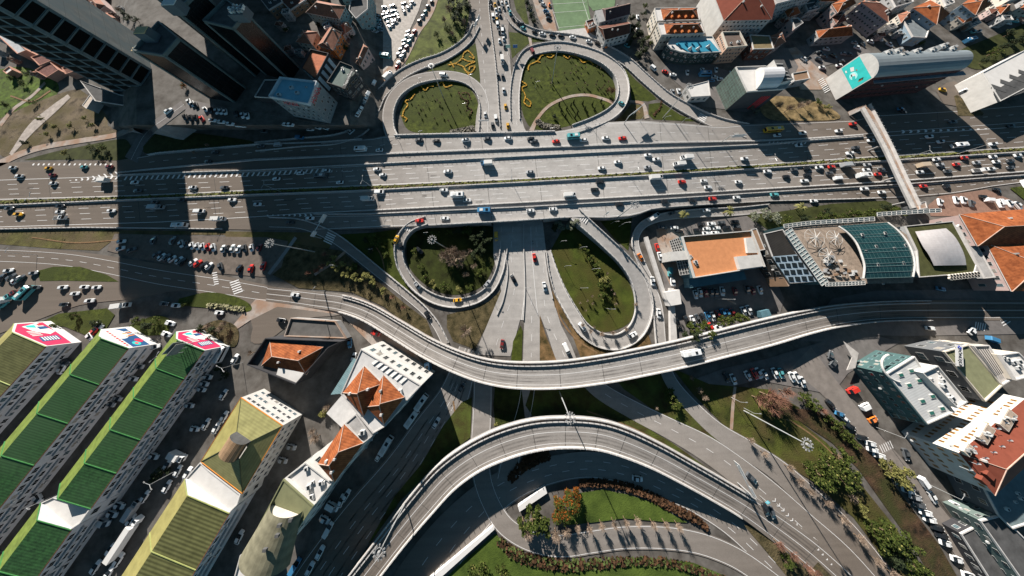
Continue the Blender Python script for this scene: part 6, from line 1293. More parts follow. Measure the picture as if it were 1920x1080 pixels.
def put(kind, c, x, y, ang, where, group, axis='x', taxi=False, sc_=1.0):
    global NV; NV += 1
    p, n = hit(x, y); ca, sa = cos(radians(ang)), sin(radians(ang))
    a, _ = hit(x+ca*5, y+sa*5); e, _ = hit(x-ca*5, y-sa*5); d = a-e
    if abs(a.z-e.z) > 2.5: d.z = 0
    d.normalize(); n = (n-d*n.dot(d)).normalized(); s = n.cross(d)
    t = vehicle(kind, c, y > 560 and kind in 'cvtp'); f = random.uniform(.95, 1.06)*sc_
    R = Matrix((d, s, n)).transposed().to_4x4(); R.translation = p+n*.04; t.matrix_world = R @ Matrix.Diagonal((f, f, f, 1))
    desc = (PAINT[c][0]+' '+CATN[kind]) if not taxi else PAINT[c][0]+' taxi'
    t['category'] = 'taxi' if taxi else CATN[kind]; t['group'] = group; NAMED.append((t, desc, where, x, y, axis)); return t
def cars(where, group, s, ox=0, oy=0, k=4, ang=0, axis='x'):
    for m in re.finditer(r'(-?\d+),(-?\d+)([a-z])([a-z]?)(@-?\d+)?', s):
        x, y = ox+int(m[1])/k, oy+int(m[2])/k; c = m[3]; kd = m[4] or 'c'; a = ang if not m[5] else float(m[5][1:])
        put(kd, c, x, y, a, where, group, axis, taxi=(c == 'y' and kd == 'c'))
GH = 'vehicles driving on the highway'
W1, W2 = 'on the upper carriageway of the wide highway', 'on the lower carriageway of the wide highway'
cars(W1, GH, '110,182w 160,245w 375,187y 405,237m 412,298w 642,177t 832,175m 800,280wt 1022,292w 1045,353g 1455,330w 1690,330g', 0, 270, 4, 178)
cars(W1, GH, '160,265w 340,223w 533,205w 500,248gl 635,291w 912,193w 955,235w 1730,153bt 1440,210w', 480, 270, 4, 177)
cars(W1, GH, '133,215s 1015,88w 1078,120w 1292,110wt 1238,158wt 1012,178s 790,140w 670,185w 1735,115w', 960, 270, 4, 177)
cars(W1, GH, '222,15w 645,32g 603,73w 1400,20wl 1670,5w 60,-60w', 1440, 270, 4, 176); cars(W1, GH, '1195,1030w 1280,1067w', 1440, 0, 4, 176)
cars(W2, GH, '88,487g 157,530y 468,470k 465,513w 475,557wp 850,503w 1172,440k 1205,480st 1372,425k 1515,507wv 1665,567wt 1375,613wl 1750,422w', 0, 270, 4, -2)
cars(W2, GH, '20,455w 935,365wv 855,417wt 1412,350w 1517,390wl 1585,425w', 480, 270, 4, -2)
cars(W2, GH, '1068,258wt 658,290k 618,345k 1268,287r 1433,280w 1463,328w 1692,288w 1908,210w 430,388wt', 960, 270, 4, -3)
cars(W2, GH, '188,197g 285,187k 375,180w 467,175r 570,165st 735,160s 838,195g 728,198w 813,230r 690,243wl 510,262wv 452,222g 285,235k 128,247k 265,280w 1460,108r 1250,120w 1280,160s 1400,157r 1333,208g 1140,168et 1128,215w 1673,100w 1698,138w 1550,145s 1858,90w 1803,130g 1803,180g 1550,203wp 1660,190w', 1440, 270, 4, -4)
W3 = 'on the upper side road of the highway'
GS = 'vehicles on the roads beside the highway'
cars(W3, GS, '1622,65k 1570,135k', 0, 270, 4, 178); cars(W3, GS, '45,20g 172,12sv 797,47wl 930,50w', 480, 270, 4, 177)
cars(W3, GS, '1225,1055g 1355,1062k 1575,1055w 1735,1045g 1890,1042w', 480, 0, 4, 178); cars(W3, GS, '140,1045k 165,1065g 328,1065r 455,1035tl 535,1055w 700,1040w 825,1042r', 960, 0, 4, 177)
cars(W3, GS, '250,1003w 520,987w 760,1058w 625,935r 1803,950k 1370,920g', 1440, 0, 4, 176)
put('u', 'y', 1445, 246, 176, 'in the shade on the road along the top of the highway', GS)
W4 = 'on the lower side road of the highway'
cars(W4, GS, '412,560w 265,590k 1420,560w 1230,578r 1715,505bl', 480, 270, 4, -2); cars(W4, GS, '138,502w 308,492w 803,458k 1143,438k 1348,425k 1497,413r 1678,405w', 960, 270, 4, -3)
cars(W4, GS, '712,340w 842,365w 335,430w 40,383t 1155,320r 1325,317k 1700,350k@20', 1440, 270, 4, -3)
cars('on the slip road above the palm trees', GS, '1197,520g@-20 1052,552wt@-32 1452,500w@-3', 960, 270)
GA = 'vehicles in the queue on the avenue at the top'; W5 = 'on the avenue at the top'
cars(W5, GA, '1765,55g 1760,15g 1793,45y 1815,20g 1825,75w 1845,35w 1855,65g 1875,20w 1890,65w 1907,105t 1800,85w 1780,138wv 1805,120w 1832,125g 1807,158y 1812,197wv 1850,210g 1850,245wv 1825,245g 1828,315w 1858,300w 1865,355g 1833,405g 1848,465wt 1815,575g 1850,580g 1858,685w 1872,805y 1775,945g 1800,895wv 1890,950y 1720,865w', 480, 0, 4, 84, 'y')
cars('on the inner top loop ramps', GS, '1410,570wv@5', 480, 0); cars('on the inner top loop ramps', GS, '155,400mv@60 170,425k@60 820,785t@30', 960, 0)
GQ = 'cars queuing on the long slip road'
for m in re.finditer(r'(\d+),(\d+)(\w)@(\d+)', '10,150k@50 45,185k@45 78,187g@30 85,220t@25 170,245k@15 228,260w@8 300,268k@6 365,272k@4 455,287w@8 577,318w@15 640,330k@22 692,352o@25'):
    put('c', m[3], 960+int(m[1])/4, int(m[2])/4, float(m[4]), 'in the queue on the long slip road', GQ)
GP_ = 'parked cars along the lane at the top'
cars('parked along the lane beside the grass slope', GP_, '1320,20k 1290,55g 1272,95t 1252,128w 1228,165k 1192,242r 1170,280w 1150,318t 1132,360m 1110,400w 1095,430w 1070,480w 1062,505r', 480, 0, 4, -62, 'y')
cars('near the corner stores by the curving slip road', GS, '1000,580wt@-45 885,625wv@-60 838,710wv@-60 820,745w@-60 803,785g@-60 785,820w@-60 765,860w@-60 722,990w@-40', 480, 0, 4, 0, 'y')
GZ = 'cars parked in the shaded showroom forecourt'
cars('in the shaded forecourt of the showroom', GZ, '528,965w@-80 470,960w@-80 415,975w@-60 265,940w@-60 235,940w@-60 340,1038bv@5 70,990g@5', 480, 0)
cars('parked in the shaded street below the black towers', GZ, '1430,770w@70 1455,785w@70 1480,795k@70 1550,825w@50 1590,835k@80 1635,840w@80 1668,842w@80 1700,845w@80 1780,860k@80 1830,870w@80 1865,875w@80 1400,885k@80 1440,890k@80 1480,890k@80 1525,895r@60 1605,908w@5 1670,920w@5 1735,935w@5 1808,948w@5 1275,838w@-40', 0, 0)
GC = 'cars parked in the gravel car park'
cars('in the top row of the gravel car park', GC, '1372,750w@80 1410,755g@80 1452,765w@80 1492,770w@82 1533,772w@80 1573,775r@80 1612,778w@78 1685,787w@-80 1718,790k@85 1757,785w@-80 1800,790w@-75 1845,785g@80 1898,780w@85', 0, 270)
cars('in the angled row of the gravel car park', GC, '1190,830g@-40 1225,848w@-45 1265,850g@-45 1303,862w@-40 1355,872w@-45 1380,885k@-50 1460,888w@-40 1495,897r@-40 1543,907k@-40 1578,915w@-45 1665,920g@75 1805,935k@-70 1893,935r@-75 925,733w@-8 918,785w@-18 1003,795g@-25 1163,725g@-70 1310,725g@-60', 0, 270)
cars('beside the path in the shaded car park corner', GC, '35,778m@-70 65,915r@-75', 480, 270)
GL_ = 'cars parked by the left road'
cars('near the left road junction', GL_, '85,950w@-10 30,1005g@-60 105,1000g@-40 140,1020w@-45 175,1010g@-45 270,968s@-10 290,1075g@0 490,1075w@-5 650,1072w@0 740,1075w@-5', 0, 270)
cars('on the road left of the billboard blocks', GL_, '120,60mp@-35 235,35tl@-45 80,90tt@-35 45,125tv@-35 580,42w@-3 690,95w@-5 500,122k@-3 950,130wt@-8 1245,117g@5 1335,130w@5 1655,185w@5 760,280w@30 730,315r@-50 690,362w@60 1262,343w@20 1180,440w@-20 1290,262w@15', 0, 540)
GD = 'vehicles parked between the green-roofed blocks'
cars('in the alleys between the green-roofed blocks', GD, '1685,488wl@-62 1775,530w@-62 1570,662w@10 1545,712w@15 1525,755w@15 1690,795w@-60 1435,875w@10 1560,1015w@-62 1475,1050w@10 1695,960w@-62 1635,1045w@-62 1060,580sv@15 1015,675w@15 900,820s@25 850,862s@25 510,550g@30 485,602w@-60', 0, 540, 4, 0, 'y')
cars('in the alley beside the mustard roof', GD, '1170,172w@20 1275,240w@-60 1350,285w@-62 1270,400w@-62 1425,300w@-62 1105,475w@-58 1040,555st@-58 1000,650w@-58 915,540w@20 862,602w@20 805,660wv@20 310,485w@60 850,870w@-58 910,945w@-58 740,1000w@-58 835,1045w@-58 1810,775w@-65 1370,165wt@25', 0, 810, 4, 0, 'y')
put('x', 'w', 248, 1000, -57, 'parked in the alley beside the mustard-roofed building', GD, 'y', sc_=.9)
GB = 'vehicles on and beside the shaded boulevard'
cars('beside the orange-roofed houses on the shaded boulevard', GB, '1250,845wl@-55 1180,965wl@-55 990,520w@40 960,555w@40 1000,600s@40 1060,520w@35 1110,570k@45 1180,635w@45 1050,585s@40', 480, 540, 4, 0, 'y')
cars('along the shaded kerb of the boulevard', GB, '990,85wl@-60 930,170w@-60 685,465w@-60 648,505w@-70 585,545wv@30 525,645w@30 555,715wv@-62 490,890w@-62 415,1010w@-62 275,105s@15 210,205s@15 310,985bv@-60', 480, 810, 4, 0, 'y')
cars('on the boulevard below the overpass', GB, '1355,1005w@-60 1545,740g@-60 1300,605bl@-95 905,338r@20 740,520w@-75 300,50w@5 200,240k@10 710,413b@90', 480, 540)
cars('parked on the walled deck', 'vehicles on the walled parking deck', '335,295wv@-70 372,300wl@-70 460,310s@-15 490,255r@5 556,320m@90 430,250t@-10', 480, 540)
GR = 'vehicles on the interchange ramps'
W7 = 'on the ramps below the highway'
cars(W7, GR, '1057,717y@-70 1803,695yv@88 1095,770k@75 1215,1060s@50 1735,1050s@-50 1230,800k@40', 480, 270)
cars(W7, GR, '1515,90y@-8 1290,205k@60 1847,420m@98', 480, 540); cars(W7, GR, '168,855r@80 155,740sh@80 243,1070w@80 10,1010k@60 960,852o@60 1050,1030w@85 1197,1035w@85', 960, 270)
cars(W7, GR, '1095,190w@87 525,290wv@50 900,350w@-30 405,450wv@65', 960, 540); cars('under or beyond the arched flyover', GR, '935,340w@10 1785,335g@45', 960, 810)
put('u', 'w', 1292, 660, -10, 'driving over the long curved overpass', GR, sc_=.85)
cars('beside the merging ramps at the bottom right', GR, '15,590g@70 -30,570k@70', 1440, 810)
GO = 'cars parked around the terracotta-terraced building'
K2 = 4.153
def cz(where, s, **k): cars(where, GO, s, 1200, 380, K2, **k)
cz('in the upper parking rows above the terracotta terrace', '170,195g@5 262,197w@0 300,225k@10 470,170k@-5 550,167w@-3 625,158g@-3 730,150k@-3 512,205w@-3 590,200w@-3 665,195k@-3 745,190g@-3 440,215k@-3 512,240w@-3 580,238w@-3')
cz('on the left side of the terracotta-terraced building', '128,350r@75 150,420w@75 225,540tv@90 252,618w@75', axis='y')
cz('in the shaded row under the terracotta terrace', '425,715w@75 460,700w@75 503,700m@75 545,700g@75 582,700g@75 632,690w@80 730,690m@75 825,675g@70 868,685m@65 925,680w@70')
cz('in the bottom row of the shaded parking lot', '285,935k@70 355,915k@65 402,915w@70 440,900g@65 480,895k@65 520,885b@65 558,885w@70 600,870m@65 640,862b@65 677,865b@65 712,855m@60 797,845w@65 838,835w@65 545,972r@60 600,968w@60')
cars('on the service road beside the long loop', GR, '1085,780r@75', 960, 270)
GE = 'cars parked under the overpass on the right'
cars('in the shaded row between overpass and bare bush', GE, '1600,665k@65 1650,680w@65 1760,655w@60 1810,640r@60 1840,635w@60 1885,645w@60', 960, 540)
cars('in the shaded row between overpass and bare bush', GE, '40,635w@65 85,635t@70 167,665w@65 205,668w@65 245,700w@70', 1440, 540)
cars('in the deep shade beside the silver-roofed block', GE, '1200,300w@5 1510,320w@-50 455,500g@-80 475,560g@-50 1280,5b@10 1660,385bv@20', 1440, 540)
cars('on the sunny residential street', GE, '710,880wv@-25 455,870k@50 525,940b@20 560,975w@40 600,1030k@30 770,980o@-25', 1440, 540, 4, 0, 'y')
put('v', 'r', 1593, 730, 155, 'on the sunny residential street', GE, 'y')
GT = 'cars parked along the residential street at the bottom right'
cars('in the kerbside row of the residential street', GT, '690,35k 755,80w 770,125w 820,170w 990,380w 1035,428w 1085,478s 1115,535g 1165,595w 1195,645w 1250,705k 1280,760k 1310,820w 1395,940w 1480,1060w', 1440, 810, 4, 15, 'y')
cars('on the far side of the residential street', GT, '1015,160g@75 1145,372wv@55 1215,480w@60 1410,740w@55', 1440, 810, 4, 0, 'y')
GW = 'cars parked beside the brick paving'
cars('on the brick paving near the footbridge', GW, '1275,440w@80 1395,425w@75 1450,425w@75 1510,450g@80 1600,400k@10 1640,425wv@5 1720,450wv@60 1795,450w@55 1855,465w@45 1905,305wv@60', 1440, 270)
GN = 'cars in the shaded lots at the top right'
cars('in the shaded lot behind the poster building', GN, '262,450w@35 398,515w@5 370,450g@20 410,430g@20 480,425k@30 560,410s@10 600,415g@0 545,465g@5 525,497w@-5 640,330s@20 700,340g@40 660,365w@20 760,320w@20 800,280g@40 830,300s@40 900,340w@30 430,375w@10 380,400g@10', 1440, 0)
cars('in the dark quarter at the top right', GN, '1485,315bl@-15 1790,180w@10 1840,165t@10 1530,245t@-10 1570,240s@-20 1890,120t@10', 1440, 0)
cars('on the access road right of the poster building', GN, '1300,680y@15 1470,712wl@28 985,825b@10 1000,840k@20', 1440, 0)
cars('in the shaded street below the curved cyan-roofed store', GN, '1055,520wv@40 1145,545r@20 1205,567w@5 1310,550w@85 1425,535w@60 1435,568bl@0 1515,585w@5 1555,600w@-10 1490,610b@0 1650,545w@0 1525,530w@85 1245,690w@70 1200,695s@60', 960, 0)
cars('in the forecourt next to the football pitch', GN, '235,40w@20 255,90b@15 270,115g@10 275,145k@5 215,10w@20 280,45o@80 940,135w@80 940,235w@80 860,350t@30', 960, 0)
# impound yard, rows of small vehicles
random.seed(21); nimp = 0
for row in range(15):
    for k in range(9):
        if row < 9: x = 776-row*5.5-k*7.2+random.uniform(-1, 1); y = 6+row*6.0+k*1.3*((row % 2)+1)+random.uniform(-.8, .8)
        else: x = 770-(row-9)*4-k*2.0; y = 60+(row-9)*8.5+k*.9
        if row >= 9 and k > 2: continue
        if (row+k) % 5 == 4 or x < 697+.25*y*0: continue
        put('c', random.choice('wwsswgtsk'), x, y, random.choice((100, 110, 15, 20)), 'in the crowded gravel yard at the top', 'vehicles crammed into the gravel yard', sc_=.8); nimp += 1
put('l', 't', 724, 108, 8, 'standing apart at the lower end of the gravel yard', 'vehicles crammed into the gravel yard')
# ---------------------------------------------------------------- trees and bushes
def leafm(n, c, t): return M(n, c, .9, 1.5, .35, tint=t)
LM = {'g': leafm('olive_leaf', (.055, .072, .014), (.018, .028, .006)), 'd': leafm('dark_leaf', (.03, .04, .018), (.012, .018, .008)), 'y': leafm('yellowish_leaf', (.17, .16, .05), (.09, .09, .03)), 'o': leafm('orange_leaf', (.26, .075, .012), (.05, .03, .01)), 'b': leafm('bare_twig', (.26, .20, .15), (.13, .09, .07)), 'r': leafm('reddish_twig', (.20, .10, .07), (.09, .05, .035)), 'p': leafm('palm_frond', (.20, .19, .07), (.10, .10, .03)), 'w': leafm('grey_green_leaf', (.17, .18, .13), (.06, .07, .04))}
TP = {}
def tree_mesh(kind, v):
    """unit-radius crown and trunk: leaf cards for green crowns, twigs for bare ones"""
    k = kind+str(v)
    if k in TP: return TP[k]
    rnd = random.Random(v*31+ord(kind)); cb = MB(); tb = MB(); m = LM[kind]
    if kind in 'br':
        tb.bar((0, 0, 0), (0, 0, 1.0), .07, .045, BARK, 5)
        for i in range(62):
            a = rnd.uniform(0, 2*pi); e = rnd.uniform(.15, 1.25); l = rnd.uniform(.55, 1.0); s0 = Vector((0, 0, rnd.uniform(.5, 1.0))); d = Vector((cos(a)*cos(e), sin(a)*cos(e), sin(e)))
            p1 = s0+d*l*.5; cb.bar(s0, p1, .022, .013, m, 3)
            for j in range(4):
                d2 = (d+Vector((rnd.uniform(-.6, .6), rnd.uniform(-.6, .6), rnd.uniform(-.2, .5)))).normalized(); q = s0+d*l*rnd.uniform(.3, .5); cb.bar(q, q+d2*l*.55, .012, .006, m, 3)
    elif kind == 'p':
        tb.bar((0, 0, 0), (0, 0, 1.3), .10, .08, BARK, 6)
        for i in range(30):
            a = rnd.uniform(0, 2*pi); e = rnd.uniform(-.2, 1.1); pts = [Vector((cos(a)*r_*cos(e*(1-r_*.6)), sin(a)*r_*cos(e*(1-r_*.6)), 1.3+sin(e)*r_-.55*r_*r_)) for r_ in (0, .4, .75, 1.0)]; s_ = Vector((-sin(a), cos(a), 0))*.10
            for q0, q1, w0, w1 in zip(pts, pts[1:], (.3, 1, .8), (1, .8, .1)): cb.face([q0-s_*w0, q0+s_*w0, q1+s_*w1, q1-s_*w1], m)
    else:
        tb.bar((0, 0, 0), (0, 0, .9), .08, .05, BARK, 5)
        cl = [Vector((rnd.gauss(0, .42), rnd.gauss(0, .42), rnd.uniform(.55, 1.25))) for _ in range(11)]
        for c in cl: tb.bar((0, 0, .5), c*.9, .03, .01, BARK, 3)
        for i in range(560):
            c = rnd.choice(cl); d = Vector((rnd.gauss(0, 1), rnd.gauss(0, 1), rnd.gauss(0, .8))).normalized()*rnd.uniform(.12, .34); p = c+d
            a = rnd.uniform(0, 2*pi); s_ = rnd.uniform(.035, .08); e1 = Vector((cos(a), sin(a), rnd.uniform(-.5, .5)))*s_; e2 = Vector((-sin(a), cos(a), rnd.uniform(-.5, .5)))*s_
            cb.face([p-e1-e2, p+e1-e2, p+e1+e2, p-e1+e2], LM['y'] if kind == 'g' and i % 14 == 0 else m)
        if kind == 'o':
            for i in range(240):
                c = rnd.choice(cl); p = c+Vector((rnd.gauss(0, .2), rnd.gauss(0, .2), .25)); s_ = .05; cb.face([p+Vector((-s_, -s_, 0)), p+Vector((s_, -s_, 0)), p+Vector((s_, s_, .03)), p+Vector((-s_, s_, 0))], LM['g'])
    a, b = tb.build('trunk'), cb.build('crown'); ma, mb_ = a.data, b.data; bpy.data.objects.remove(a); bpy.data.objects.remove(b); TP[k] = (ma, mb_); return TP[k]
TN = {'g': ('broadleaf_tree', 'green bushy tree'), 'd': ('broadleaf_tree', 'dark evergreen tree'), 'y': ('shrub', 'yellowish shrub'), 'o': ('shrub', 'orange-flowering shrub'), 'b': ('bare_tree', 'bare pale tree'), 'r': ('bare_tree', 'bare reddish tree'), 'p': ('palm_tree', 'palm tree'), 'w': ('broadleaf_tree', 'grey-green tree')}
def tree(kind, x, y, r, where, group, axis='x', hs=1.0):
    p, n = hit(x, y); ma, mc = tree_mesh(kind, random.randrange(3)); t = empty(TN[kind][0], p, random.uniform(0, 6.28)); s = r; t.scale = (s, s, s*hs)
    for nme, me in (('trunk', ma), ('crown', mc)): o = bpy.data.objects.new(nme, me); COL.objects.link(o); o.parent = t
    t['category'] = 'shrub' if TN[kind][0] == 'shrub' else 'tree'; t['group'] = group; NAMED.append((t, TN[kind][1], where, x, y, axis))
def trees(where, s, axis='x', hs=1.0, group=None):
    for m in re.finditer(r'(-?\d+),(-?\d+)([a-z])([\d.]+)', s): tree(m[3], int(m[1]), int(m[2]), float(m[4]), where, group or 'trees '+where, axis, hs)
random.seed(5)
trees('in the middle of the dark wooded lawn', '838,482b4.2 850,490b4.4 862,484b4.4 856,474b4 846,474b3.8 872,480b3.8 866,495b3.6 800,520g2 815,530y2 835,538g2 860,542y1.8 880,538g2 790,500g1.8 780,470g1.8 820,440g2 845,436g1.8 900,510g2.2 890,500b2.4 875,515b2.4 845,486b3.4 858,478b3.6 832,478b2.6 868,490b3 851,494b2.6 882,472b2')
trees('at the right end of the dark wooded lawn', '905,440d3.5 890,450d3.2 915,452d3 880,432g2.6 905,468d3 890,480d2.6 860,436d2.8')
trees('under the top rim of the sunny lawn', '1050,424w2.8 1064,428w3 1078,420w2.4 1040,430d2.6')
trees('on the sunny lawn inside the long loop', '1098,472g2 1107,484g2 1115,498g2 1117,510g1.8 1132,523y2.6 1124,534g2 1136,534g2.2 1127,553g2.4 1140,560g1.6')
trees('beside the brown scrub triangle above the overpass', '876,618b4.4')
trees('on the bushy strip by the exit ramp', '628,492y2.6 640,500y2.8 612,500r2.4 655,512y2.6 672,520y2.6 690,520y3 705,530y2.4 722,545y2 740,556r2.2 600,508r2 585,512r2 615,478r2.2 668,500g2 760,575r2')
trees('in the green wedge beside the narrow loop', '705,445g2.4 712,455g2.4 718,462g2 700,470d2.2 725,480g1.8 690,452d2')
trees('along the inner kerb of the long loop', '1090,608b1.6 1105,620b1.6 1125,624b1.8 1145,622b1.8 1170,615b1.7 1188,570b1.5', hs=1.4)
trees('along the sidewalk of the curved bottom ramp', '1080,979b1.7 1102,979b1.7 1124,974b1.8 1146,970b1.8 1168,967b1.8 1189,965b1.9 1218,972b1.8 1241,972b1.8 1264,975b1.8', hs=1.6)
trees('at the round corner of the curved bottom ramp', '990,985b3 1040,990b3 1060,985b2.6 997,960g4.2 1012,970g3.2 980,968g3')
trees('beside the trimmed lawn at the bottom', '1062,925o3 1072,938o3.2 1052,945o3 1045,930o2.6 1078,915o2.4 1058,958o2.6 1040,960o2.2')
trees('near the bottom edge left of the stone steps', '893,1070g4 905,1062g3.4 940,1068g3')
trees('on the shaded grass between the two bridges', '1252,735g2.2 1258,748g2.2 1264,758g2 1292,706b1.6 1306,728b1.8 1316,742b1.8 1228,762b1.2 930,800y1.6')
trees('below the parked row beside the overpass', '1425,735r5.2 1445,742r4.4 1410,742r4 1430,755r4.2 1460,730r3.4')
trees('on the long grassy slope above the merging ramps', '1535,862g4 1550,875g4 1520,880g3.6 1560,850g3.4 1575,880g3.2 1540,895g3.4 1505,870g2.6 1650,990g3.6 1665,1005g3.8 1640,1010g3.4 1680,1020g3.4 1620,975g3 1690,1045g3.6 1710,1060g3.4 1660,1035d3.2 1600,940y2.4 1585,925b2.2 1470,870b2.2 1490,895b2.2 1510,915b2 1540,935b2.2 1570,965b2.4 1600,1000b2.4 1630,1040b2.4 1660,1065b2.4 1425,845b2 1400,820b2')
trees('between the street and the brown cutting', '1655,875y3.4 1668,885y3.6 1648,865y2.8 1682,895y2.6 1500,745g2.6 1515,758g2.6 1530,765r2.4 1545,780g2 1560,795g2.2 1575,812g2 1590,825g2')
trees('in the bushy wedge at the bottom right', '1450,1010r2.4 1475,1030r2.4 1500,1050r2.6 1520,1065r2.4 1465,1045g2.2')
trees('in the planting beside the side road', '1275,406p2.6 1356,400p3 1490,392p2.6 1430,404w2.8 1445,410w3 1410,410w2.6 1530,408g2.8 1555,405g2 1570,410g2.2 1600,404g2.6 1620,406g2.6 1632,398g2.2 1650,392d2.4 1670,396g2.2 1500,412d2.4 1470,415g2.4 1587,400g2 1540,398d2.2 1685,400g1.8')
trees('in the roof garden of the shopping centre', '1500,440r1.6 1495,446g1.3 1508,455g1.3 1512,462r1.3 1530,474g1.3 1545,466g1.4 1578,450g1.3 1585,476g1.6 1568,478r1.4 1600,480g1.3 1550,436g1.2 1565,434r1.2 1535,432r1.2 1520,436g1.5 1590,466g2.2 1575,460g1.8 1560,462r1.6 1522,466r1.6 1535,490r1.4 1553,500g1.4')
trees('along the bottom of the shaded parking lot', '1290,612g2.6 1305,618g2.4 1318,610g2.2 1350,600g2.4 1362,596g2 1383,594g2.4 1395,598g1.8 1280,630d2.4 1300,630d2.4 1330,625g2 1421,586g1.4')
trees('beside the school and the courtyard blocks', '1183,40d2.8 1190,55d3 1195,70d3.2 1200,85d3 1188,75d2.6 1205,100d3 1195,110d3.2 1182,62d2.4 1178,85d2.4 1205,30d2 1215,55g2 1220,85g2 1212,75g2 1208,15g2')
trees('by the forecourt at the top', '988,10d2.4 992,22d2.4 996,34d2.4 1001,44d2.2 984,-2d2.2')
trees('on the overgrown slope beside the avenue', '850,10d5 865,25d4.6 845,30b4.4 858,45d4 872,50b3.2 840,60g3 880,20d3.4 835,45b3 850,70b2.6 820,70g2.6 870,5d4')
trees('in the shaded old quarter at the top left', '650,95g2 655,90b2.4 600,50d1.8 240,30d2.4 250,40d2.6 232,25b2.4 262,42d2 540,60g2 610,78d2 660,70d2')
trees('on the scrubby hillside at the left', '30,150g2 50,160g2 70,195g1.8 20,200g2.2 55,270d2 85,225y2 110,240y2 140,240y2 95,255y2 165,225y1.8 180,238y1.8 60,142d2')
trees('in the thin verge above the highway', '200,280g2.2 190,285d2.2 180,280g2 130,290y2 208,290d1.6 205,308b2 395,275b1.6 370,288b1.6 350,165o1.8')
trees('in the grassy corners near the billboard blocks', '110,612g2 150,590g2 190,605d2.2 270,600g2.4 290,608d2.6 300,600g2 385,615d2.4 410,620d2.8 425,615b2.4 400,610b2.2 430,605b2.2 350,570g1.4')
trees('in the yards right of the mustard roof', '612,770y2 620,760b2.2 600,815b2.8 592,805b2 478,660b2 300,890d2 318,880d2.4 430,700d2 420,690d2')
trees('at the ochre waste ground below the gallery', '1450,205b3.4 1470,210b3.2 1490,205b3 1505,200b2.6 1405,205w2 1415,212w1.8 1530,195g2 1545,205y2')
trees('among the houses at the top right', '1690,75r2.6 1700,68r2.4 1712,78r2 1795,60b2.2 1720,85g2 1665,55g2 1850,105g3 1870,95d3.2 1890,85d3.4 1910,75d3.4 1835,120d2.6 1880,70d3')
trees('on the lawn strip inside the big top loop', '1145,178r3 1138,175r2.4 1040,222d1.8')
for i, (x, y) in enumerate([(1048, 198), (1052, 210), (1062, 206), (1070, 200), (1075, 194), (1082, 214), (1092, 196), (1096, 206), (1100, 215), (1110, 198), (1114, 208), (1126, 192), (1130, 202), (1060, 220), (1078, 222)]):
    p, n = hit(x, y); t = empty('cypress_tree', p); rnd = random.Random(i); b = MB()
    for k in range(220):
        f = rnd.random(); a = rnd.uniform(0, 2*pi); rr = .55*(1-f)**.7*rnd.uniform(.6, 1); q = Vector((rr*cos(a), rr*sin(a), .2+f*2.9)); s_ = .12; b.face([q+Vector((-s_, 0, -s_)), q+Vector((s_, 0, -s_)), q+Vector((s_*.6, s_, s_)), q+Vector((-s_*.6, s_, s_))], LM['d'])
    b.build('crown', t); b = MB(); b.bar((0, 0, 0), (0, 0, .5), .08, .08, BARK); b.build('trunk', t); t['category'] = 'tree'; t['group'] = 'small cypresses on the loop lawn'; NAMED.append((t, 'small dark cypress', 'on the lawn strip inside the big top loop', x, y, 'x'))
LM['s'] = LM['b']
random.seed(77)
for cx, cy, rx, ry, n_, wh in ((1066, 150, 76, 44, 34, 'on the big top loop lawn'), (826, 202, 60, 40, 24, 'on the oval top lawn'), (1120, 560, 40, 60, 12, 'on the sunny leaf-shaped lawn')):
    k = 0
    while k < n_:
        a, r_ = random.uniform(0, 6.28), random.uniform(0, 1)**.5; x, y = cx+rx*r_*cos(a), cy+ry*r_*sin(a)
        if wh.startswith('on the big') and y > 178: continue
        p, n = hit(x, y); ma, mc = tree_mesh('b', k % 3); t = empty('sapling', p, random.uniform(0, 6.28)); t.scale = (random.uniform(.7, 1.1),)*2+(random.uniform(1.1, 1.6),)
        for nme, me in (('trunk', ma), ('crown', mc)): o = bpy.data.objects.new(nme, me); COL.objects.link(o); o.parent = t
        t['category'] = 'sapling'; t['group'] = 'leafless saplings '+wh; NAMED.append((t, 'thin leafless sapling', wh, x, y, 'x')); k += 1
# ---------------------------------------------------------------- lamps, signs, masts
LH = M('lamp_housing', (.2, .2, .2), .6)
def mast(x, y, h, where, z=None):
    p, n = hit(x, y); t = empty('lamp_mast', p); b = MB(); b.bar((0, 0, 0), (0, 0, h), .28, .16, METAL, 8); b.build('pole', t)
    b = MB()
    for k in range(14): a, c = 2*pi*k/14, 2*pi*(k+1)/14; b.bar((1.25*cos(a), 1.25*sin(a), h), (1.25*cos(c), 1.25*sin(c), h), .08, .08, METAL, 4)
    b.bar((0, 0, h-.3), (0, 0, h+.5), .55, .5, LH, 8); b.build('lamp_ring', t)
    for k in range(12): a = 2*pi*k/12; b = MB(); b.box((1.7*cos(a), 1.7*sin(a), h-.1), (.6, .36, .25), LH, Matrix.Rotation(a, 3, 'Z')); b.build('lamp_head', t)
    t['category'] = 'lamp mast'; t['label'] = 'tall mast with a ring of lamps '+where; t['group'] = 'high lamp masts of the interchange'
mast(1034.4, 156.5, 23, 'in the middle of the big loop lawn'); mast(1243, 221, 23, 'on the pointed lawn beside the highway'); mast(832, 185, 22.5, 'in the small oval lawn'); mast(590, 472, 23, 'beside the shaded car park'); mast(1153, 410.6, 22, 'on the small triangular lawn below the highway'); mast(1395, 770, 23, 'on the grassy slope at the lower right'); mast(772.6, 918.9, 23.5, 'on the verge between the boulevard and the flyover'); mast(838, 465.6, 22, 'in the dark wooded lawn'); mast(1049, 735, 22, 'between the overpass and the arched flyover')
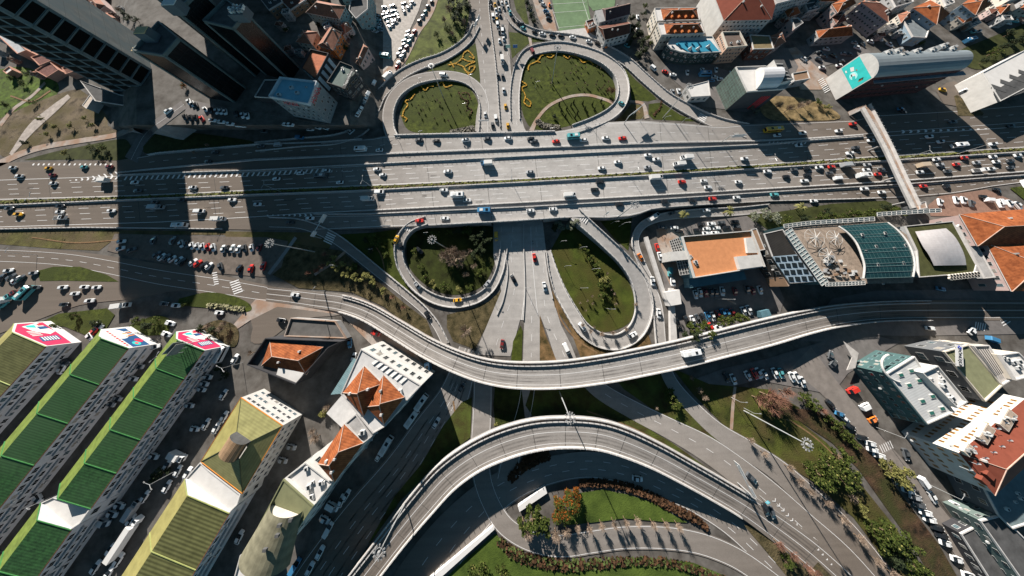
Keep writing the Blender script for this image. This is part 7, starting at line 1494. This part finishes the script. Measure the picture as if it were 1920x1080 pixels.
def lamp(x, y, h, ang, where, arms=2, axis='x'):
    p, n = hit(x, y); t = empty('street_lamp', p, ang); b = MB(); b.bar((0, 0, 0), (0, 0, h), .11, .07, METAL, 6); b.build('pole', t)
    for s_ in ((1, -1) if arms == 2 else (1,)):
        b = MB(); b.bar((0, 0, h), (s_*1.8, 0, h+.5), .06, .05, METAL, 5); b.build('arm', t); b = MB(); b.box((s_*2.1, 0, h+.5), (.8, .32, .14), LH); b.build('lamp_head', t)
    t['category'] = 'street lamp'; t['group'] = 'street lamps'; NAMED.append((t, ('double' if arms == 2 else 'single')+'-armed street lamp', where, x, y, axis))
for x, y in ((120, 381), (400, 370), (528, 360), (700, 352), (1420, 314), (1550, 306), (1690, 300), (1790, 290), (1180, 330), (960, 343)): lamp(x, y, 9.5, 1.5, 'in the highway median')
for x, y, a, ar in ((70, 478, 1, 1), (610, 545, .8, 1), (455, 680, 2.6, 2), (335, 880, 2.6, 2), (123, 920, 0, 1), (1735, 905, 1, 1), (1640, 800, 1, 1), (340, 660, 1, 2), (985, 540, 0, 1), (1340, 560, 0, 1), (1160, 425, 0, 1), (1500, 120, 0, 1), (640, 500, 0, 1)): lamp(x, y, 8, a, 'beside the local streets', ar)
for i, (x, y) in enumerate([(1030, 250), (1112, 243), (1200, 228), (1240, 229), (1275, 233), (1305, 238), (1335, 244), (750, 268), (790, 256), (700, 470), (745, 535), (1004, 165), (870, 205), (882, 152), (790, 158), (1145, 420), (1110, 505), (1087, 466), (1137, 578), (1088, 540), (1058, 500), (1050, 455), (800, 440), (915, 540), (1371, 745), (1395, 765)]):
    lamp(x, y, 4.5, 0, 'along the ramps and lawns', 1)
SB = M('sign_blue', (.03, .12, .30), .5); SG = M('sign_back', (.50, .50, .49), .5)
def sign(x, y, wd, ht, ang, h, m, label, posts=1):
    p, n = hit(x, y); t = empty('road_sign', p, ang); b = MB(); b.box((0, 0, h), (wd, .12, ht), m); b.build('sign_panel', t)
    for s_ in ((0,) if posts == 1 else (-.4, .4)): b = MB(); b.bar((s_*wd, .1, 0), (s_*wd, .1, h+ht/2), .1, .1, METAL); b.build('post', t)
    t['label'] = label; t['category'] = 'road sign'
def gantry(x, y, x2, y2, h, panels, label):
    p, n = hit(x, y); q, n = hit(x2, y2); t = empty('sign_gantry', p); d = q-p; d.z = 0; L_ = d.length; t.rotation_euler = (0, 0, atan2(d.y, d.x)); b = MB(); b.bar((0, 0, 0), (0, 0, h), .2, .2, METAL); b.build('post', t); b = MB(); b.bar((0, 0, h), (L_, 0, h), .18, .18, METAL); b.build('beam', t)
    for f, w_, hh in panels: b = MB(); b.box((L_*f, -.25, h), (w_, .12, hh), SG); b.build('sign_panel', t)
    t['label'] = label; t['category'] = 'sign gantry'
gantry(603, 447, 624, 410, 6, [(.1, 3, 2.4), (.85, 4.5, 2.6)], 'grey sign gantry over the exit ramp at the dark end of the highway')
gantry(1351, 268, 1378, 268, 6.5, [(.5, 6.5, 2.6)], 'white sign gantry at the end of the long slip road')
gantry(1383, 905, 1354, 850, 7, [(.85, 5, 2.4), (.2, 3, 2)], 'white sign gantry where the flyover meets the descending ramps')
gantry(1170, 232, 1190, 222, 6, [(.5, 5, 2.2)], 'sign gantry on the sidewalk above the highway')
gantry(892, 66, 900, 50, 6, [(.2, 4, 2.5), (.9, 4, 2.5)], 'pair of sign panels over the avenue at the top')
gantry(735, 428, 722, 426, 4, [(.4, 4.5, 2)], 'small sign board at the mouth of the narrow loop')
sign(966, 101, 3, 2, 0, 5, SB, 'blue direction sign beside the avenue below the green wedge'); sign(953, 101, 3, 2, 0, 5, M('sign_green', (.25, .42, .36), .5), 'pale green direction sign over the avenue lanes'); sign(1425, 930, 1.3, 1.0, .4, 3, M('sign_cyan', (.04, .2, .25), .5), 'small cyan sign beside the merging ramps')
sign(1132, 405, 1, 4, .2, 5, WP, 'tall white pole sign beside the highway exit', 1)
sign(909, 238, 6, 1.2, 0, 5.5, SG, 'long grey sign panel in front of the underpass', 2)
slab('sign_board', [(1184, 249.5), (1255, 247.5), (1255, 251.5), (1184, 253.5)], 0, 6.6, M('sign_back', 0), 'long narrow grey board beside the highway near the pointed lawn', 'sign board') if False else None
# footbridge over the highway
t = empty('footbridge'); tag(t, 'grey covered footbridge spanning the highway on the right', 'footbridge'); fb = Rib([(1622, 200, 15, 6.5), (1660, 270, 13, 6.5), (1688, 330, 13, 6.5), (1716, 388, 13, 6.5)], n=5)
fb.road('deck', PAV, .05, deck=.7, parent=t, surf=False)
for f in (.04, .96): b = MB(); fb.wall(b, f, .35, 1.1, CONC, posts=(2.2, .5, METAL)); b.build('railing', t)
for i in (5, 10, 14):
    p = fb.at(i, .5); b = MB(); b.bar((p.x, p.y, 0), (p.x, p.y, 6), .5, .5, CONC2, 8); b.build('pillar', t)
st = Rib([(1590, 214, 10, .1), (1606, 207, 10, 3.2), (1622, 200, 10, 6.3)], n=6)
b = MB(); st.wall(b, .5, 2.6, .25, CONC2); b.build('stair', t)
for i in range(0, len(st.L), 1): b = MB(); b.bar(st.at(i, .1)+Vector((0, 0, .4)), st.at(i, .9)+Vector((0, 0, .4)), .12, .12, PAV, 4); b.build('step', t)
st = Rib([(1716, 388, 10, 6.3), (1700, 392, 9, 4), (1682, 396, 9, 1)], n=5)
b = MB(); st.wall(b, .5, 2.6, .25, CONC2); b.build('stair', t)
building('kiosk', 'cluster of small pale kiosks at the lower end of the footbridge', [(1722, 380), (1735, 378), (1738, 390), (1725, 392)], 3, PAV, rm=PAV, par=.2, win=False)
# under-bridge stair and white canvas roofs
slab('canopy', [(1582, 640), (1610, 662), (1604, 690), (1588, 694), (1598, 670)], 2.6, 2.8, M('tent_canvas', (.35, .33, .31), .8), 'fan-shaped canvas canopy beside the sloping glass front', 'canopy')
slab('canopy', [(1735, 665-0), (1760, 650), (1765, 656), (1742, 672)], 3, 3.2, M('teal_canopy', 0), 'small teal canopy behind the silver-roofed block', 'canopy') if False else None
slab('hoarding', [(1793, 950), (1800, 946), (1895, 1078), (1886, 1084)], 0, 2.2, M('chalk_white', 0), 'long white hoarding along the pavement at the bottom right', 'hoarding')
slab('ledge_wall', [(1256, 540), (1263, 540), (1270, 640), (1258, 642)], 0, 1.6, CONC, 'low white wall at the left side of the shaded parking lot', 'wall')
slab('shed', [(1247, 548), (1274, 543), (1278, 570), (1255, 574)], 0, 3.2, FLATW, 'white flat-roofed gate shed beside the service road', 'shed')
slab('shed', [(1425, 584), (1442, 580), (1447, 592), (1430, 596)], 0, 2.6, M('teal_sheet', 0), 'teal-roofed shelter in the shaded parking lot', 'shed')
slab('fence', [(1208, 445), (1215, 443), (1252, 560), (1246, 562)], 0, 1.3, CONC, 'pale wall with dark lettering-like openings beside the service road', 'wall')
# past three hundred cars, the ones that show smallest become one mass
cl = sorted([it for it in NAMED if it[0].name.startswith('car') and it[0].type == 'EMPTY'], key=lambda it: (it[0].matrix_world.translation-EYE).length)
if len(cl) > 290:
    b = MB(); drop = cl[290:]; ids = set(id(it) for it in drop)
    bpy.context.view_layer.update()
    for it in drop:
        t = it[0]
        for ch in list(t.children):
            mw = t.matrix_world @ ch.matrix_basis; k = len(b.v); b.v += [tuple(mw @ v.co) for v in ch.data.vertices]
            for p in ch.data.polygons: b.f.append(tuple(k+i for i in p.vertices)); b.m.append(b.mi(ch.data.materials[p.material_index]))
            bpy.data.objects.remove(ch)
        bpy.data.objects.remove(t)
    NAMED[:] = [it for it in NAMED if id(it) not in ids]
    tag(b.build('distant_parked_cars'), 'tightly packed small vehicles in the far lots and lanes near the top edge', 'parked cars', kind='stuff')
name_all()
for o in bpy.data.objects:
    if o.get('label') and len(re.findall(r"[A-Za-z0-9][A-Za-z0-9'-]*", o['label'])) > 16: print('LONG', o['label'])
for o in []: pass
print('VEHICLES', NV, 'IMPOUND', nimp, 'NAMED', len(NAMED), 'OBJECTS', len(bpy.data.objects))
